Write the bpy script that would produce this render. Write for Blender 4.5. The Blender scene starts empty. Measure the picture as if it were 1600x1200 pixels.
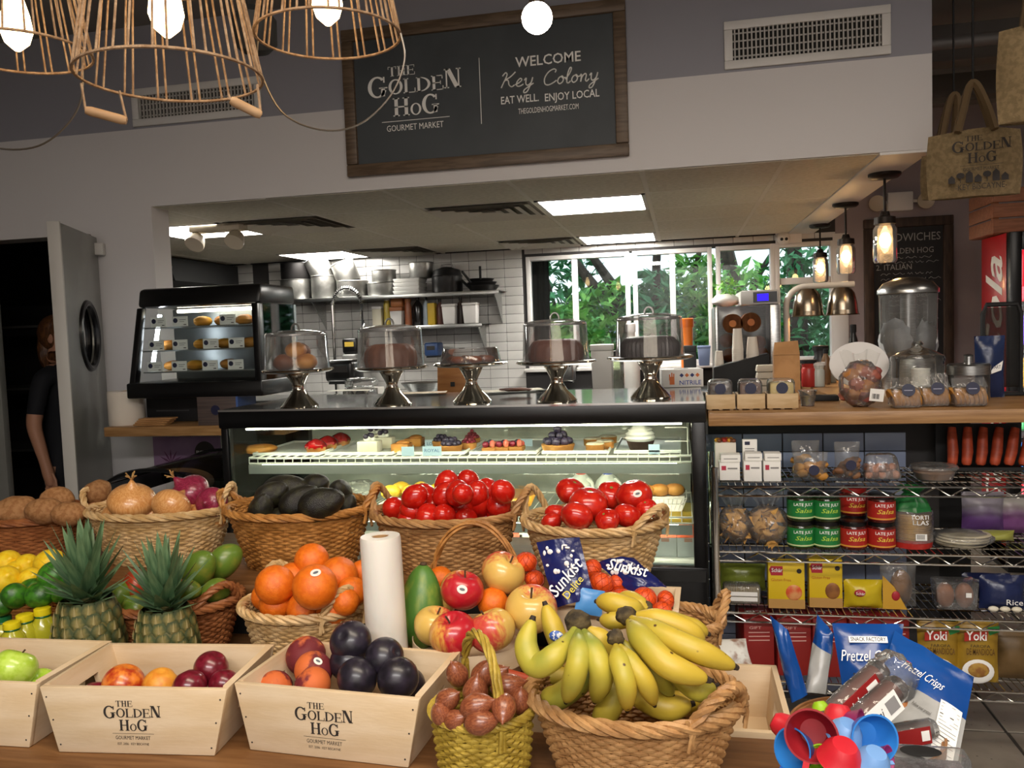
import bpy, bmesh, math, random
from math import sin, cos, pi, radians, sqrt, exp
from mathutils import Vector, Matrix, Euler, noise
SC = bpy.context.scene
COL = SC.collection
RND = random.Random(7)
# ------------------------------------------------------------ camera
FPX = 1294.36
CAM = Vector((0, 0, 1.45))
_yaw, _pit, _rol = .2034, -.0636, -.0365
_fw = Vector((-sin(_yaw)*cos(_pit), cos(_yaw)*cos(_pit), sin(_pit)))
_rt = Vector((cos(_yaw), sin(_yaw), 0)); _up = _rt.cross(_fw)
RT = _rt*cos(_rol) + _up*sin(_rol); UP = -_rt*sin(_rol) + _up*cos(_rol); FW = _fw
cd = bpy.data.cameras.new('camera'); cam = bpy.data.objects.new('camera', cd); COL.objects.link(cam)
cd.sensor_width = 36; cd.lens = FPX/1600*36; cd.clip_start = .05; cd.clip_end = 200
_m = Matrix((RT, UP, -FW)).transposed().to_4x4(); _m.translation = CAM
cam.matrix_world = _m
SC.camera = cam
# ------------------------------------------------------------ world, large lights, exposure
w = bpy.data.worlds.new('daylight'); SC.world = w; w.use_nodes = True
bg = w.node_tree.nodes['Background']; bg.inputs[0].default_value = (.80, .91, 1, 1); bg.inputs[1].default_value = 1.5
def area(name, loc, size, power, col, rot=(0, 0, 0)):
    l = bpy.data.lights.new(name, 'AREA'); l.shape = 'RECTANGLE'; l.size, l.size_y = size; l.energy = power; l.color = col
    o = bpy.data.objects.new(name, l); COL.objects.link(o); o.location = loc; o.rotation_euler = rot
    return o
area('added_shop_light', (.1, .55, 2.93), (2.2, .5), 39, (1, .86, .68))        # warm area light added over the produce stand, no fitting seen
area('added_shop_light', (.3, -1.5, 2.93), (2.8, .5), 132, (1, .95, .91))        # unseen area light added behind the camera to brighten soffit and shop
area('added_shop_light', (2.4, 2.2, 2.93), (.9, .9), 10, (1, .9, .8))  # small area light added to lift the right side, out of view
SC.view_settings.view_transform = 'Standard'; SC.view_settings.look = 'None'
SC.view_settings.gamma = 1; SC.view_settings.use_curve_mapping = False
SC.view_settings.exposure = .35
SC.cycles.max_bounces = 8; SC.cycles.transparent_max_bounces = 24
SC.cycles.caustics_reflective = False; SC.cycles.caustics_refractive = False
SC.cycles.use_denoising = True
SC.cycles.sample_clamp_indirect = 4
# ------------------------------------------------------------ picking real places from measured directions
def ray(x, y): return RT*((x-800)/FPX) + UP*((600-y)/FPX) + FW
def A(x, y, Y):
    d = ray(x, y); return CAM + d*(Y/d.y)
def AZ(x, y, Z):
    d = ray(x, y); return CAM + d*((Z-1.45)/d.z)
def pxs(p): return (Vector(p)-CAM).dot(FW)/FPX      # metres per pixel at a place
def span(x0, y0, x1, y1, Y):
    ym = (y0+y1)/2; xm = (x0+x1)/2
    return A(x0, ym, Y).x, A(x1, ym, Y).x, A(xm, y1, Y).z, A(xm, y0, Y).z
# ------------------------------------------------------------ mesh helpers
class MB:
    def __init__(s): s.v = []; s.f = []; s.m = []
    def add(s, vs, fs, m=0, T=None):
        o = len(s.v)
        s.v.extend([tuple(T @ Vector(p)) for p in vs] if T is not None else [tuple(p) for p in vs])
        s.f.extend([tuple(i+o for i in f) for f in fs]); s.m.extend([m]*len(fs)); return s
    def box(s, x0, x1, y0, y1, z0, z1, m=0, T=None):
        return s.add([(x0,y0,z0),(x1,y0,z0),(x1,y1,z0),(x0,y1,z0),(x0,y0,z1),(x1,y0,z1),(x1,y1,z1),(x0,y1,z1)],
                     [(0,3,2,1),(4,5,6,7),(0,1,5,4),(1,2,6,5),(2,3,7,6),(3,0,4,7)], m, T)
    def hexa(s, lo, hi, m=0, T=None):       # two quads (bottom, top)
        return s.add(list(lo)+list(hi), [(0,3,2,1),(4,5,6,7),(0,1,5,4),(1,2,6,5),(2,3,7,6),(3,0,4,7)], m, T)
    def lathe(s, prof, n=24, m=0, T=None, mod=None, close=False):
        vs = []; fs = []; idx = []
        for (r, z) in prof:
            if r < 1e-6: idx.append([len(vs)]*n); vs.append((0, 0, z))
            else:
                idx.append(list(range(len(vs), len(vs)+n)))
                for k in range(n):
                    a = 2*pi*k/n; q = r*(mod(a, z) if mod else 1); vs.append((q*cos(a), q*sin(a), z))
        P = len(prof)
        for i in range(P if close else P-1):
            a, b = idx[i], idx[(i+1) % P]
            for k in range(n):
                l = (k+1) % n; q = [a[k], a[l], b[l], b[k]]; u = []
                for t in q:
                    if t not in u: u.append(t)
                if len(u) > 2: fs.append(tuple(u))
        return s.add(vs, fs, m, T)
    def tube(s, pts, r, n=6, m=0, closed=False, T=None, cap=True):
        P = [Vector(p) for p in pts]; N = len(P)
        rr = r if callable(r) else (lambda t: r)
        vs = []; fs = []; prev = None
        for i in range(N):
            t = (P[(i+1) % N]-P[i-1]) if closed else (P[min(i+1, N-1)]-P[max(i-1, 0)])
            if t.length < 1e-9: t = Vector((0, 0, 1))
            t.normalize()
            if prev is None:
                a = Vector((0, 0, 1)) if abs(t.z) < .9 else Vector((1, 0, 0)); u = (a - t*a.dot(t)).normalized()
            else:
                u = prev - t*prev.dot(t)
                u = u.normalized() if u.length > 1e-6 else t.orthogonal().normalized()
            prev = u; b = t.cross(u); q = rr(i/max(N-1, 1))
            for k in range(n):
                c = 2*pi*k/n; vs.append(tuple(P[i] + u*(q*cos(c)) + b*(q*sin(c))))
        for i in range(N if closed else N-1):
            j = (i+1) % N
            for k in range(n):
                l = (k+1) % n; fs.append((i*n+k, i*n+l, j*n+l, j*n+k))
        if cap and not closed: fs.append(tuple(range(n-1, -1, -1))); fs.append(tuple((N-1)*n+k for k in range(n)))
        return s.add(vs, fs, m, T)
    def cyl(s, p0, p1, r, n=16, m=0, r1=None): 
        r1 = r if r1 is None else r1
        return s.tube([p0, p1], lambda t: r+(r1-r)*t, n, m)
    def grid(s, fn, nu, nv, m=0, T=None, wrapu=False):
        vs = [fn(i/(nu if wrapu else nu-1), j/(nv-1)) for j in range(nv) for i in range(nu)]
        fs = []
        for j in range(nv-1):
            for i in range(nu if wrapu else nu-1):
                l = (i+1) % nu; fs.append((j*nu+i, j*nu+l, (j+1)*nu+l, (j+1)*nu+i))
        return s.add(vs, fs, m, T)
    def ball(s, c, r, n=16, k=10, m=0, fn=None, T=None):
        r = (r, r, r) if not hasattr(r, '__len__') else r
        pr = [(max(sin(pi*i/k), 0), -cos(pi*i/k)) for i in range(k+1)]; pr[0] = (0, -1); pr[-1] = (0, 1)
        t = MB().lathe(pr, n)
        vs = []
        for p in t.v:
            p = Vector(p)
            if fn: p = fn(p)
            vs.append((c[0]+p.x*r[0], c[1]+p.y*r[1], c[2]+p.z*r[2]))
        return s.add(vs, t.f, m, T)
    def prism(s, poly, y0, y1, m=0, T=None):     # polygon in xz pulled along y
        n = len(poly)
        vs = [(x, y0, z) for x, z in poly]+[(x, y1, z) for x, z in poly]
        fs = [tuple(range(n)), tuple(range(2*n-1, n-1, -1))]+[(i, i+n, (i+1) % n+n, (i+1) % n) for i in range(n)]
        return s.add(vs, fs, m, T)
    def mesh(s, name, mats, smooth=40, bevel=0, seg=2):
        me = bpy.data.meshes.new(name); me.from_pydata(s.v, [], s.f)
        for q in (mats if isinstance(mats, (list, tuple)) else [mats]): me.materials.append(q)
        if any(s.m): me.polygons.foreach_set('material_index', s.m)
        if bevel:
            bm = bmesh.new(); bm.from_mesh(me)
            ed = [e for e in bm.edges if len(e.link_faces) == 2 and e.calc_face_angle(0) > .5]
            bmesh.ops.bevel(bm, geom=ed, offset=bevel, segments=seg, affect='EDGES', profile=.5, clamp_overlap=True)
            bm.to_mesh(me); bm.free()
        if smooth:
            me.shade_smooth(); me.set_sharp_from_angle(angle=radians(smooth))
        me.update(); return me
def T_(loc=(0, 0, 0), rot=(0, 0, 0), sc=1):
    s = sc if hasattr(sc, '__len__') else (sc,)*3
    return Matrix.Translation(loc) @ Euler(rot).to_matrix().to_4x4() @ Matrix.Diagonal((*s, 1))
def tag(o, label, cat, group=None):
    o['label'] = label; o['category'] = cat
    if group: o['group'] = group
    return o
def place(name, me, parent=None, loc=(0, 0, 0), rot=(0, 0, 0), sc=(1, 1, 1)):
    o = bpy.data.objects.new(name, me); COL.objects.link(o)
    o.location = loc; o.rotation_euler = rot; o.scale = sc if hasattr(sc, '__len__') else (sc,)*3
    if parent: o.parent = parent
    return o
def mk(name, mb, mats, parent=None, loc=(0, 0, 0), rot=(0, 0, 0), smooth=40, bevel=0, seg=2):
    return place(name, mb.mesh(name, mats, smooth, bevel, seg), parent, loc, rot)
def struct(name, mb, mats, parent=None, **k):
    o = mk(name, mb, mats, parent, **k)
    if not parent: o['kind'] = 'structure'
    return o
def thing(name, label, cat, loc=(0, 0, 0), rot=0, group=None):
    o = bpy.data.objects.new(name, None); COL.objects.link(o); o.empty_display_size = .05
    o.location = loc; o.rotation_euler = rot if hasattr(rot, '__len__') else (0, 0, rot)
    return tag(o, label, cat, group)
def dup(root, loc=None, rot=None, label=None, sc=None, group=None):
    r = root.copy(); COL.objects.link(r)
    if loc is not None: r.location = loc
    if rot is not None: r.rotation_euler = rot if hasattr(rot, '__len__') else (0, 0, rot)
    if sc is not None: r.scale = sc if hasattr(sc, '__len__') else (sc,)*3
    if label: r['label'] = label
    if group: r['group'] = group
    for ch in root.children:
        c = ch.copy(); COL.objects.link(c); c.parent = r
        for g in ch.children:
            d = g.copy(); COL.objects.link(d); d.parent = c
    return r
# ------------------------------------------------------------ materials
def lin(c):
    if isinstance(c, str): c = tuple(int(c[i:i+2], 16)/255 for i in (0, 2, 4))
    return tuple((x/12.92 if x <= .04045 else ((x+.055)/1.055)**2.4) for x in c)+(1,)
MATS = {}
ORD = ['first', 'second', 'third', 'fourth', 'fifth', 'sixth', 'seventh', 'eighth', 'ninth', 'tenth']
def mat(name, c, c2=None, ns=6, lo=.4, hi=.6, grad=None, gn=.5, rough=.5, metal=0, bump=0, bs=80, st=(1, 1, 1), spots=None, ss=6, sr=.12,
        coat=0, emit=None, es=0, spec=.5, rnd=0, sub=0):
    if name in MATS: return MATS[name]
    m = bpy.data.materials.new(name); MATS[name] = m; m.use_nodes = True
    nt = m.node_tree; N = nt.nodes; L = nt.links; b = N['Principled BSDF']
    b.inputs['Roughness'].default_value = rough; b.inputs['Metallic'].default_value = metal
    b.inputs['Specular IOR Level'].default_value = spec
    if coat: b.inputs['Coat Weight'].default_value = coat; b.inputs['Coat Roughness'].default_value = .12
    if sub: b.inputs['Subsurface Weight'].default_value = sub; b.inputs['Subsurface Scale'].default_value = .02
    b.inputs['Base Color'].default_value = lin(c)
    tc = N.new('ShaderNodeTexCoord'); mp = N.new('ShaderNodeMapping'); mp.inputs['Scale'].default_value = st
    L.new(tc.outputs['Object'], mp.inputs['Vector'])
    out = None
    if c2:
        nz = N.new('ShaderNodeTexNoise'); nz.inputs['Scale'].default_value = ns; nz.inputs['Detail'].default_value = 4
        L.new(mp.outputs[0], nz.inputs['Vector'])
        fac = nz.outputs['Fac']
        if grad:
            dp = N.new('ShaderNodeVectorMath'); dp.operation = 'DOT_PRODUCT'; L.new(tc.outputs['Object'], dp.inputs[0]); dp.inputs[1].default_value = grad
            ma = N.new('ShaderNodeMath'); ma.operation = 'MULTIPLY_ADD'; L.new(fac, ma.inputs[0]); ma.inputs[1].default_value = gn*2
            ad = N.new('ShaderNodeMath'); ad.operation = 'MULTIPLY_ADD'; L.new(dp.outputs['Value'], ad.inputs[0]); ad.inputs[1].default_value = .5; ad.inputs[2].default_value = .5-gn
            L.new(ad.outputs[0], ma.inputs[2]); fac = ma.outputs[0]
        mr = N.new('ShaderNodeMapRange'); mr.interpolation_type = 'SMOOTHSTEP'; mr.inputs['From Min'].default_value = lo; mr.inputs['From Max'].default_value = hi
        L.new(fac, mr.inputs['Value'])
        mx = N.new('ShaderNodeMix'); mx.data_type = 'RGBA'; mx.inputs['A'].default_value = lin(c); mx.inputs['B'].default_value = lin(c2)
        L.new(mr.outputs['Result'], mx.inputs['Factor']); out = mx.outputs['Result']
    if spots:
        vo = N.new('ShaderNodeTexVoronoi'); vo.inputs['Scale'].default_value = ss; L.new(mp.outputs[0], vo.inputs['Vector'])
        mr = N.new('ShaderNodeMapRange'); mr.inputs['From Min'].default_value = sr; mr.inputs['From Max'].default_value = sr*.6
        L.new(vo.outputs['Distance'], mr.inputs['Value'])
        mx = N.new('ShaderNodeMix'); mx.data_type = 'RGBA'; mx.inputs['A'].default_value = lin(c); mx.inputs['B'].default_value = lin(spots)
        if out: L.new(out, mx.inputs['A'])
        L.new(mr.outputs['Result'], mx.inputs['Factor']); out = mx.outputs['Result']
    if rnd:
        oi = N.new('ShaderNodeObjectInfo'); hs = N.new('ShaderNodeHueSaturation')
        mr = N.new('ShaderNodeMapRange'); mr.inputs['To Min'].default_value = 1-rnd; mr.inputs['To Max'].default_value = 1+rnd
        L.new(oi.outputs['Random'], mr.inputs['Value']); L.new(mr.outputs['Result'], hs.inputs['Value'])
        if out: L.new(out, hs.inputs['Color'])
        else: hs.inputs['Color'].default_value = lin(c)
        out = hs.outputs['Color']
    if out: L.new(out, b.inputs['Base Color'])
    if bump:
        nz = N.new('ShaderNodeTexNoise'); nz.inputs['Scale'].default_value = bs; nz.inputs['Detail'].default_value = 3; L.new(mp.outputs[0], nz.inputs['Vector'])
        bp = N.new('ShaderNodeBump'); bp.inputs['Strength'].default_value = bump; bp.inputs['Distance'].default_value = .01
        L.new(nz.outputs['Fac'], bp.inputs['Height']); L.new(bp.outputs[0], b.inputs['Normal'])
    if emit: b.inputs['Emission Color'].default_value = lin(emit); b.inputs['Emission Strength'].default_value = es
    return m
def clear(name, tint='ffffff', rough=.03, refl=1.0, haze=0, hs=9, hc='ffffff', bump=0, bs=14):
    """thin see-through sheet: transparent with Fresnel shine, optional milky wrinkles"""
    if name in MATS: return MATS[name]
    m = bpy.data.materials.new(name); MATS[name] = m; m.use_nodes = True
    nt = m.node_tree; N = nt.nodes; L = nt.links; N.remove(N['Principled BSDF']); o = N['Material Output']
    tr = N.new('ShaderNodeBsdfTransparent'); tr.inputs[0].default_value = lin(tint)
    gl = N.new('ShaderNodeBsdfGlossy'); gl.inputs['Roughness'].default_value = rough
    fr = N.new('ShaderNodeFresnel'); fr.inputs['IOR'].default_value = 1.45
    mu = N.new('ShaderNodeMath'); mu.operation = 'MULTIPLY'; mu.inputs[1].default_value = refl; mu.use_clamp = True; L.new(fr.outputs[0], mu.inputs[0])
    mx = N.new('ShaderNodeMixShader'); L.new(mu.outputs[0], mx.inputs[0]); L.new(tr.outputs[0], mx.inputs[1]); L.new(gl.outputs[0], mx.inputs[2])
    last = mx.outputs[0]
    tc = N.new('ShaderNodeTexCoord')
    if haze:
        df = N.new('ShaderNodeBsdfDiffuse'); df.inputs[0].default_value = lin(hc)
        nz = N.new('ShaderNodeTexNoise'); nz.inputs['Scale'].default_value = hs; nz.inputs['Detail'].default_value = 5; L.new(tc.outputs['Object'], nz.inputs['Vector'])
        mr = N.new('ShaderNodeMapRange'); mr.inputs['From Min'].default_value = .4; mr.inputs['From Max'].default_value = .75; mr.inputs['To Min'].default_value = haze*.35; mr.inputs['To Max'].default_value = haze
        L.new(nz.outputs['Fac'], mr.inputs['Value'])
        m2 = N.new('ShaderNodeMixShader'); L.new(mr.outputs['Result'], m2.inputs[0]); L.new(last, m2.inputs[1]); L.new(df.outputs[0], m2.inputs[2]); last = m2.outputs[0]
    if bump:
        nz = N.new('ShaderNodeTexNoise'); nz.inputs['Scale'].default_value = bs; L.new(tc.outputs['Object'], nz.inputs['Vector'])
        bp = N.new('ShaderNodeBump'); bp.inputs['Strength'].default_value = bump; bp.inputs['Distance'].default_value = .02; L.new(nz.outputs['Fac'], bp.inputs['Height'])
        L.new(bp.outputs[0], gl.inputs['Normal'])
    L.new(last, o.inputs['Surface'])
    return m
def glow(name, c, s):
    if name in MATS: return MATS[name]
    m = bpy.data.materials.new(name); MATS[name] = m; m.use_nodes = True
    nt = m.node_tree; nt.nodes.remove(nt.nodes['Principled BSDF'])
    e = nt.nodes.new('ShaderNodeEmission'); e.inputs[0].default_value = lin(c); e.inputs[1].default_value = s
    nt.links.new(e.outputs[0], nt.nodes['Material Output'].inputs['Surface']); return m
WHITE = mat('white_paint', 'e6e3e0', rough=.5)
BLACK = mat('black_plastic', '0b0b0c', rough=.28)
MBLACK = mat('matt_black', '0e0e0f', rough=.7)
STEEL = mat('brushed_steel', 'b9bab8', 'a2a3a2', ns=30, rough=.28, metal=1, st=(1, 1, 12))
CHROME = mat('chrome', 'd8d8d6', rough=.08, metal=1)
ALU = mat('aluminium', 'aaa9a5', '8e8d8a', ns=9, rough=.38, metal=1)
GLASS = clear('clear_glass', 'f4faf8', .02, 1.0)
DOME = clear('dome_plastic', 'fafafa', .04, .75, haze=.07, hs=3)
WRAP = clear('clear_wrap', 'f8f8f6', .10, 1.6, haze=.15, hs=16, bump=.8, bs=22)
PAPER = mat('white_paper', 'efeeea', rough=.7)
CARD = mat('brown_card', 'b08a5c', 'a07a4e', ns=40, rough=.8)
KRAFT = mat('kraft_paper', 'b98a58', 'a87a4a', ns=12, rough=.75)
TEXTW = mat('white_print', 'faf9f5', rough=.6)
INK = mat('black_print', '2a2320', rough=.7)
NAVY = mat('navy_label', '20223f', rough=.45)
OAK = mat('oiled_oak', 'ad8457', '8d663c', ns=5, lo=.3, hi=.7, rough=.4, st=(1.2, 18, 18), bump=.06, bs=30)
PINE = mat('pale_pine', 'e0c6a0', 'd2b48a', ns=4, lo=.3, hi=.7, rough=.6, st=(1.5, 14, 14), bump=.05, bs=20)
# ------------------------------------------------------------ lettering
TSC = bpy.data.scenes.new('lettering_workshop')
def text_mesh(s, size=1, bold=0, shear=0, align='CENTER', space=1, res=2):
    cu = bpy.data.curves.new('lettering', 'FONT'); cu.body = s; cu.size = size; cu.align_x = align; cu.align_y = 'CENTER'
    cu.shear = shear; cu.offset = bold*size; cu.resolution_u = res; cu.space_character = space
    o = bpy.data.objects.new('lettering', cu); TSC.collection.objects.link(o)
    TSC.view_layers[0].update(); dg = TSC.view_layers[0].depsgraph
    me = bpy.data.meshes.new_from_object(o.evaluated_get(dg))
    bpy.data.objects.remove(o); bpy.data.curves.remove(cu); return me
def txt(parent, s, loc, size, m, rot=(pi/2, 0, 0), width=None, bend=None, **k):
    """flat lettering standing in the local xz plane facing -y; bend = radius of a round label"""
    me = text_mesh(s, size, **k)
    if width:
        xs = [v.co.x for v in me.vertices]; f = width/max(max(xs)-min(xs), 1e-6)
        for v in me.vertices: v.co.x *= f
    if bend:
        for v in me.vertices:
            a = v.co.x/bend; v.co = Vector((bend*sin(a), v.co.y, bend*cos(a)-bend))
    me.materials.clear(); me.materials.append(m)
    return place('lettering', me, parent, loc, rot)
def _ring(mb, cx, cz, ro, zo, ri, zi, a0, a1, n=14):
    vs = []
    for i in range(n+1):
        a = a0+(a1-a0)*i/n; vs += [(cx+ro*cos(a), cz+zo*sin(a), 0), (cx+ri*cos(a), cz+zi*sin(a), 0)]
    mb.add(vs, [(2*i, 2*i+2, 2*i+3, 2*i+1) for i in range(n)])
def glyph(mb, ch, x, z, h, w):
    """roman capital with slab serifs: stems thick, hairlines thin"""
    t = .2*h; th = .065*h; sf = .09*h
    def r(x0, x1, z0, z1): mb.add([(x+x0, z+z0, 0), (x+x1, z+z0, 0), (x+x1, z+z1, 0), (x+x0, z+z1, 0)], [(0, 1, 2, 3)])
    def stem(x0, tt=None):
        tt = tt or t; r(x0, x0+tt, 0, h); r(x0-sf, x0+tt+sf, 0, th); r(x0-sf, x0+tt+sf, h-th, h)
    if ch == 'O': _ring(mb, x+w/2, z+h/2, w/2, h/2+.02*h, w/2-t, h/2-th, 0, 2*pi, 24)
    elif ch == 'G':
        _ring(mb, x+w*.48, z+h/2, w*.48, h/2+.02*h, w*.48-t, h/2-th, .75, 2*pi-.35, 20)
        r(w*.66, w*.66+t, 0.04*h, .46*h); r(w*.56, w*.98, .42*h, .48*h); r(w*.78, w*.86, .7*h, .98*h)
    elif ch == 'L': stem(sf); r(sf, w, 0, th); r(w-th, w, 0, .32*h)
    elif ch == 'D': stem(sf); _ring(mb, x+sf+t*.7, z+h/2, w-sf-t*.7, h/2, w-sf-t*1.7, h/2-th, -pi/2, pi/2, 14)
    elif ch == 'E':
        stem(sf); r(sf, w, 0, th); r(sf, w*.95, h-th, h); r(sf, w*.8, .47*h, .53*h); r(w-th, w, 0, .28*h); r(w*.95-th, w*.95, .75*h, h); r(w*.8-th, w*.8, .38*h, .62*h)
    elif ch == 'N':
        stem(sf, .08*h); stem(w-sf-.08*h, .08*h)
        mb.add([(x+sf, z+h, 0), (x+sf+t*1.25, z+h, 0), (x+w-sf, z, 0), (x+w-sf-t*1.25, z, 0)], [(0, 3, 2, 1)])
    elif ch == 'H': stem(sf); stem(w-sf-t); r(sf, w-sf, .47*h, .54*h)
    elif ch == 'T': stem(w/2-t/2); r(0, w, h-th, h); r(0, th, .72*h, h); r(w-th, w, .72*h, h)
def logo(parent, loc, W, m, rot=(pi/2, 0, 0), sub=True):
    """stacked THE / GOLDEN / HoG wordmark with rule and small line, W = overall width"""
    mb = MB(); u = W/6.1; x = -W/2
    for ch, w_, h_, dz in (('G', 1.35, 1.3, -.12), ('O', .95, .92, 0), ('L', .8, .92, 0), ('D', .95, .92, 0), ('E', .8, .92, 0), ('N', 1.1, 1.2, .05)):
        glyph(mb, ch, x, dz*u, h_*u, w_*u); x += (w_+.05)*u
    x = -W*.27
    for ch in 'THE': glyph(mb, ch, x, 1.12*u, .62*u, .56*u); x += .62*u
    x = -W*.23
    for ch, w_, h_ in (('H', 1.1, 1.15), ('O', .72, .72), ('G', 1.15, 1.2)):
        glyph(mb, ch, x, -1.4*u, h_*u, w_*u); x += (w_+.06)*u
    if sub: mb.add([(-W*.36, -1.72*u, 0), (W*.38, -1.72*u, 0), (W*.38, -1.68*u, 0), (-W*.36, -1.68*u, 0)], [(0, 1, 2, 3)])
    o = mk('wordmark', mb, m, parent, loc, rot, smooth=0)
    R = Euler(rot).to_matrix()
    if sub: txt(parent, 'GOURMET MARKET', Vector(loc)+R @ Vector((0, -2.15*u, 0)), .55*u, m, rot, width=W*.62)
    return o
# ============================================================ THE SETTING
ZC = 2.13
YS = AZ(1457, 232, ZC).y          # face of the soffit over the serving counter
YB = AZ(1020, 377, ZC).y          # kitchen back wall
XS = AZ(1457, 232, ZC).x          # right end of the soffit
TILEM = mat('white_glazed_tile', 'dcdad6', 'cfcdc9', ns=3, rough=.16, rnd=.05)
GROUT = mat('dark_grout', '3c3a3a', rough=.9)
GREYP = mat('grey_wall_paint', '8f8b8b', '858182', ns=2, rough=.7)
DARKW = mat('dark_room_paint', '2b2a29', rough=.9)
def two_tone(name, lo_c, hi_c, zline):
    m = bpy.data.materials.new(name); MATS[name] = m; m.use_nodes = True; N = m.node_tree.nodes; L = m.node_tree.links; b = N['Principled BSDF']
    tc = N.new('ShaderNodeTexCoord'); sp = N.new('ShaderNodeSeparateXYZ'); L.new(tc.outputs['Object'], sp.inputs[0])
    gt = N.new('ShaderNodeMath'); gt.operation = 'GREATER_THAN'; gt.inputs[1].default_value = zline; L.new(sp.outputs['Z'], gt.inputs[0])
    nz = N.new('ShaderNodeTexNoise'); nz.inputs['Scale'].default_value = 1.5
    mx = N.new('ShaderNodeMix'); mx.data_type = 'RGBA'; mx.inputs['A'].default_value = lin(lo_c); mx.inputs['B'].default_value = lin(hi_c); L.new(gt.outputs[0], mx.inputs['Factor'])
    L.new(mx.outputs['Result'], b.inputs['Base Color']); b.inputs['Roughness'].default_value = .6
    return m
zpaint = A(1300, 98, YS).z
SOFM = two_tone('two_tone_wall_paint', 'd6d2d1', '93929a', zpaint)
# floor with its big tiles
FLT = mat('stone_floor_tile', '9a9184', '81796d', ns=5, lo=.3, hi=.7, rough=.45, rnd=.06, spots='5d564d', ss=25, sr=.10)
fl = struct('floor', MB().box(-6.2, 3.6, -2.6, 7, -.06, -.004), mat('floor_grout', '3a3530', rough=.9))
jx = AZ(1562, 1130, 0).x; jy = AZ(1560, 1143, 0).y; ts = .46
tl = MB().box(-ts/2+.005, ts/2-.005, -ts/2+.005, ts/2-.005, -.01, 0).mesh('floor_tile', FLT, bevel=.002, seg=1)
for i in range(-8, 6):
    for j in range(-7, 8):
        if -4.5 < jx+(i+.5)*ts < 3.5: place('floor_tile', tl, fl, (jx+(i+.5)*ts, jy+(j+.5)*ts, 0))
# soffit, pier on the left and doorway of the cold room
xp0, xp1 = A(148, 500, YS).x, A(240, 385, YS).x
zd = A(140, 366, YS).z
m = MB()
m.box(xp0, xp1, YS, YS+.14, 0, ZC).box(-6.2, xp0, YS, YS+.14, zd, 3.0).box(xp0, XS, YS, YS+.14, ZC, 3.0)
m.box(-6.2, A(-70, 600, YS).x, YS, YS+.14, 0, zd)
m.box(XS-.14, XS, YS+.14, YB, ZC+.004, 3.0)
struct('wall_front', m, SOFM)
half = MB().box(xp1, -1.75, YS-.02, YS+.1, 0, 1.08)
hw = struct('wall_counter', half, GROUT)
tw, thh = .1525, .0762
tile = MB().box(-tw/2+.0016, tw/2-.0016, -.008, 0, -thh/2+.0016, thh/2-.0016).mesh('tile', TILEM, bevel=.0015, seg=1)
for i in range(5):
    for j in range(5): place('tile', tile, hw, (xp1+.08+i*tw, YS-.021, 1.035-j*thh))
struct('wall_left', MB().box(-6.3, -6.2, -2.6, 7, 0, 3.0), GREYP)
struct('wall_right', MB().box(3.6, 3.7, -2.6, 7, 0, 3.0), GREYP)
struct('wall_rear', MB().box(-6.3, 3.7, -2.7, -2.6, 0, 3.0), WHITE)
sc_ = struct('ceiling', MB().box(-6.3, 3.7, -2.7, YS, 3.0, 3.08).box(XS, 3.7, YS, 7, 3.0, 3.08), mat('shop_ceiling_paint', '8b8681', rough=.8))
# beam and pipes on the tall right-hand ceiling
for (y_, z0, z1) in ((4.6, 2.72, 2.9), (5.6, 2.78, 2.92)):
    o = mk('ceiling_beam', MB().box(XS, 3.6, y_, y_+.14, z0, z1), mat('grey_beam', '5a5652', rough=.8), bevel=.005)
    tag(o, 'dark grey ceiling beam %s the hanging tote bags' % ('behind and above' if y_ > 5 else 'just above'), 'beam')
p_ = A(1530, 62, 4.3)
o = mk('ceiling_pipe', MB().cyl((XS, 4.3, p_.z), (3.6, 4.3, p_.z), .03, 14), mat('grey_pipe', '6d6a68', rough=.5, metal=.3)); tag(o, 'grey pipe running level under the dark ceiling at top right', 'pipe')
# kitchen back wall with window openings
wx0, wx1 = A(824, 480, YB).x, A(1306, 450, YB).x
wz0, wz1 = A(1110, 568, YB).z, A(1000, 392, YB).z
m = MB(); m.box(-6.2, wx0, YB, YB+.15, 0, 2.6).box(wx0, wx1, YB, YB+.15, 0, wz0).box(wx0, wx1, YB, YB+.15, wz1, 2.6)
wb = struct('wall_back', m, GROUT)
nb = 0
j = 0
while True:
    z = ZC-thh/2-.004-j*thh
    if z < .9: break
    for i in range(34):
        x = wx0-tw/2-.03-i*tw
        if x > A(425, 450, YB).x and z > 1.17 and nb < 300: place('tile', tile, wb, (x, YB, z)); nb += 1
    j += 1
m = MB()
i0 = math.ceil((wx0-A(425, 450, YB).x)/tw)
for j in range(22):
    for i in range(i0+12):
        x = wx0-tw/2-.03-i*tw; z = ZC-thh/2-.004-j*thh
        if i < i0 and z > 1.17: continue
        m.box(x-tw/2+.0016, x+tw/2-.0016, YB-.008, YB, z-thh/2+.0016, z+thh/2-.0016)
o = mk('tile_field', m, TILEM, wb); o['kind'] = 'stuff'
nw = int((wx1-wx0)/tw)
tcut = MB().box(-tw/2+.0016, tw/2-.0016, -.008, 0, -(ZC-wz1-.03)/2, (ZC-wz1-.03)/2).mesh('tile', TILEM, bevel=.0015, seg=1)
for i in range(nw+1): place('tile', tcut, wb, (wx0+tw/2+i*tw-.01, YB, (ZC+wz1)/2+.008))
wr = struct('wall_dining', MB().box(wx1, 3.6, YB, YB+.15, 0, 3.0), mat('mauve_wall_paint', 'a89b9c', '9d9092', ns=2, rough=.7))
struct('trim_1', MB().box(wx1-.02, wx1+.09, YB-.012, YB, wz0-.05, wz1+.05), WHITE, bevel=.003)
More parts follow.
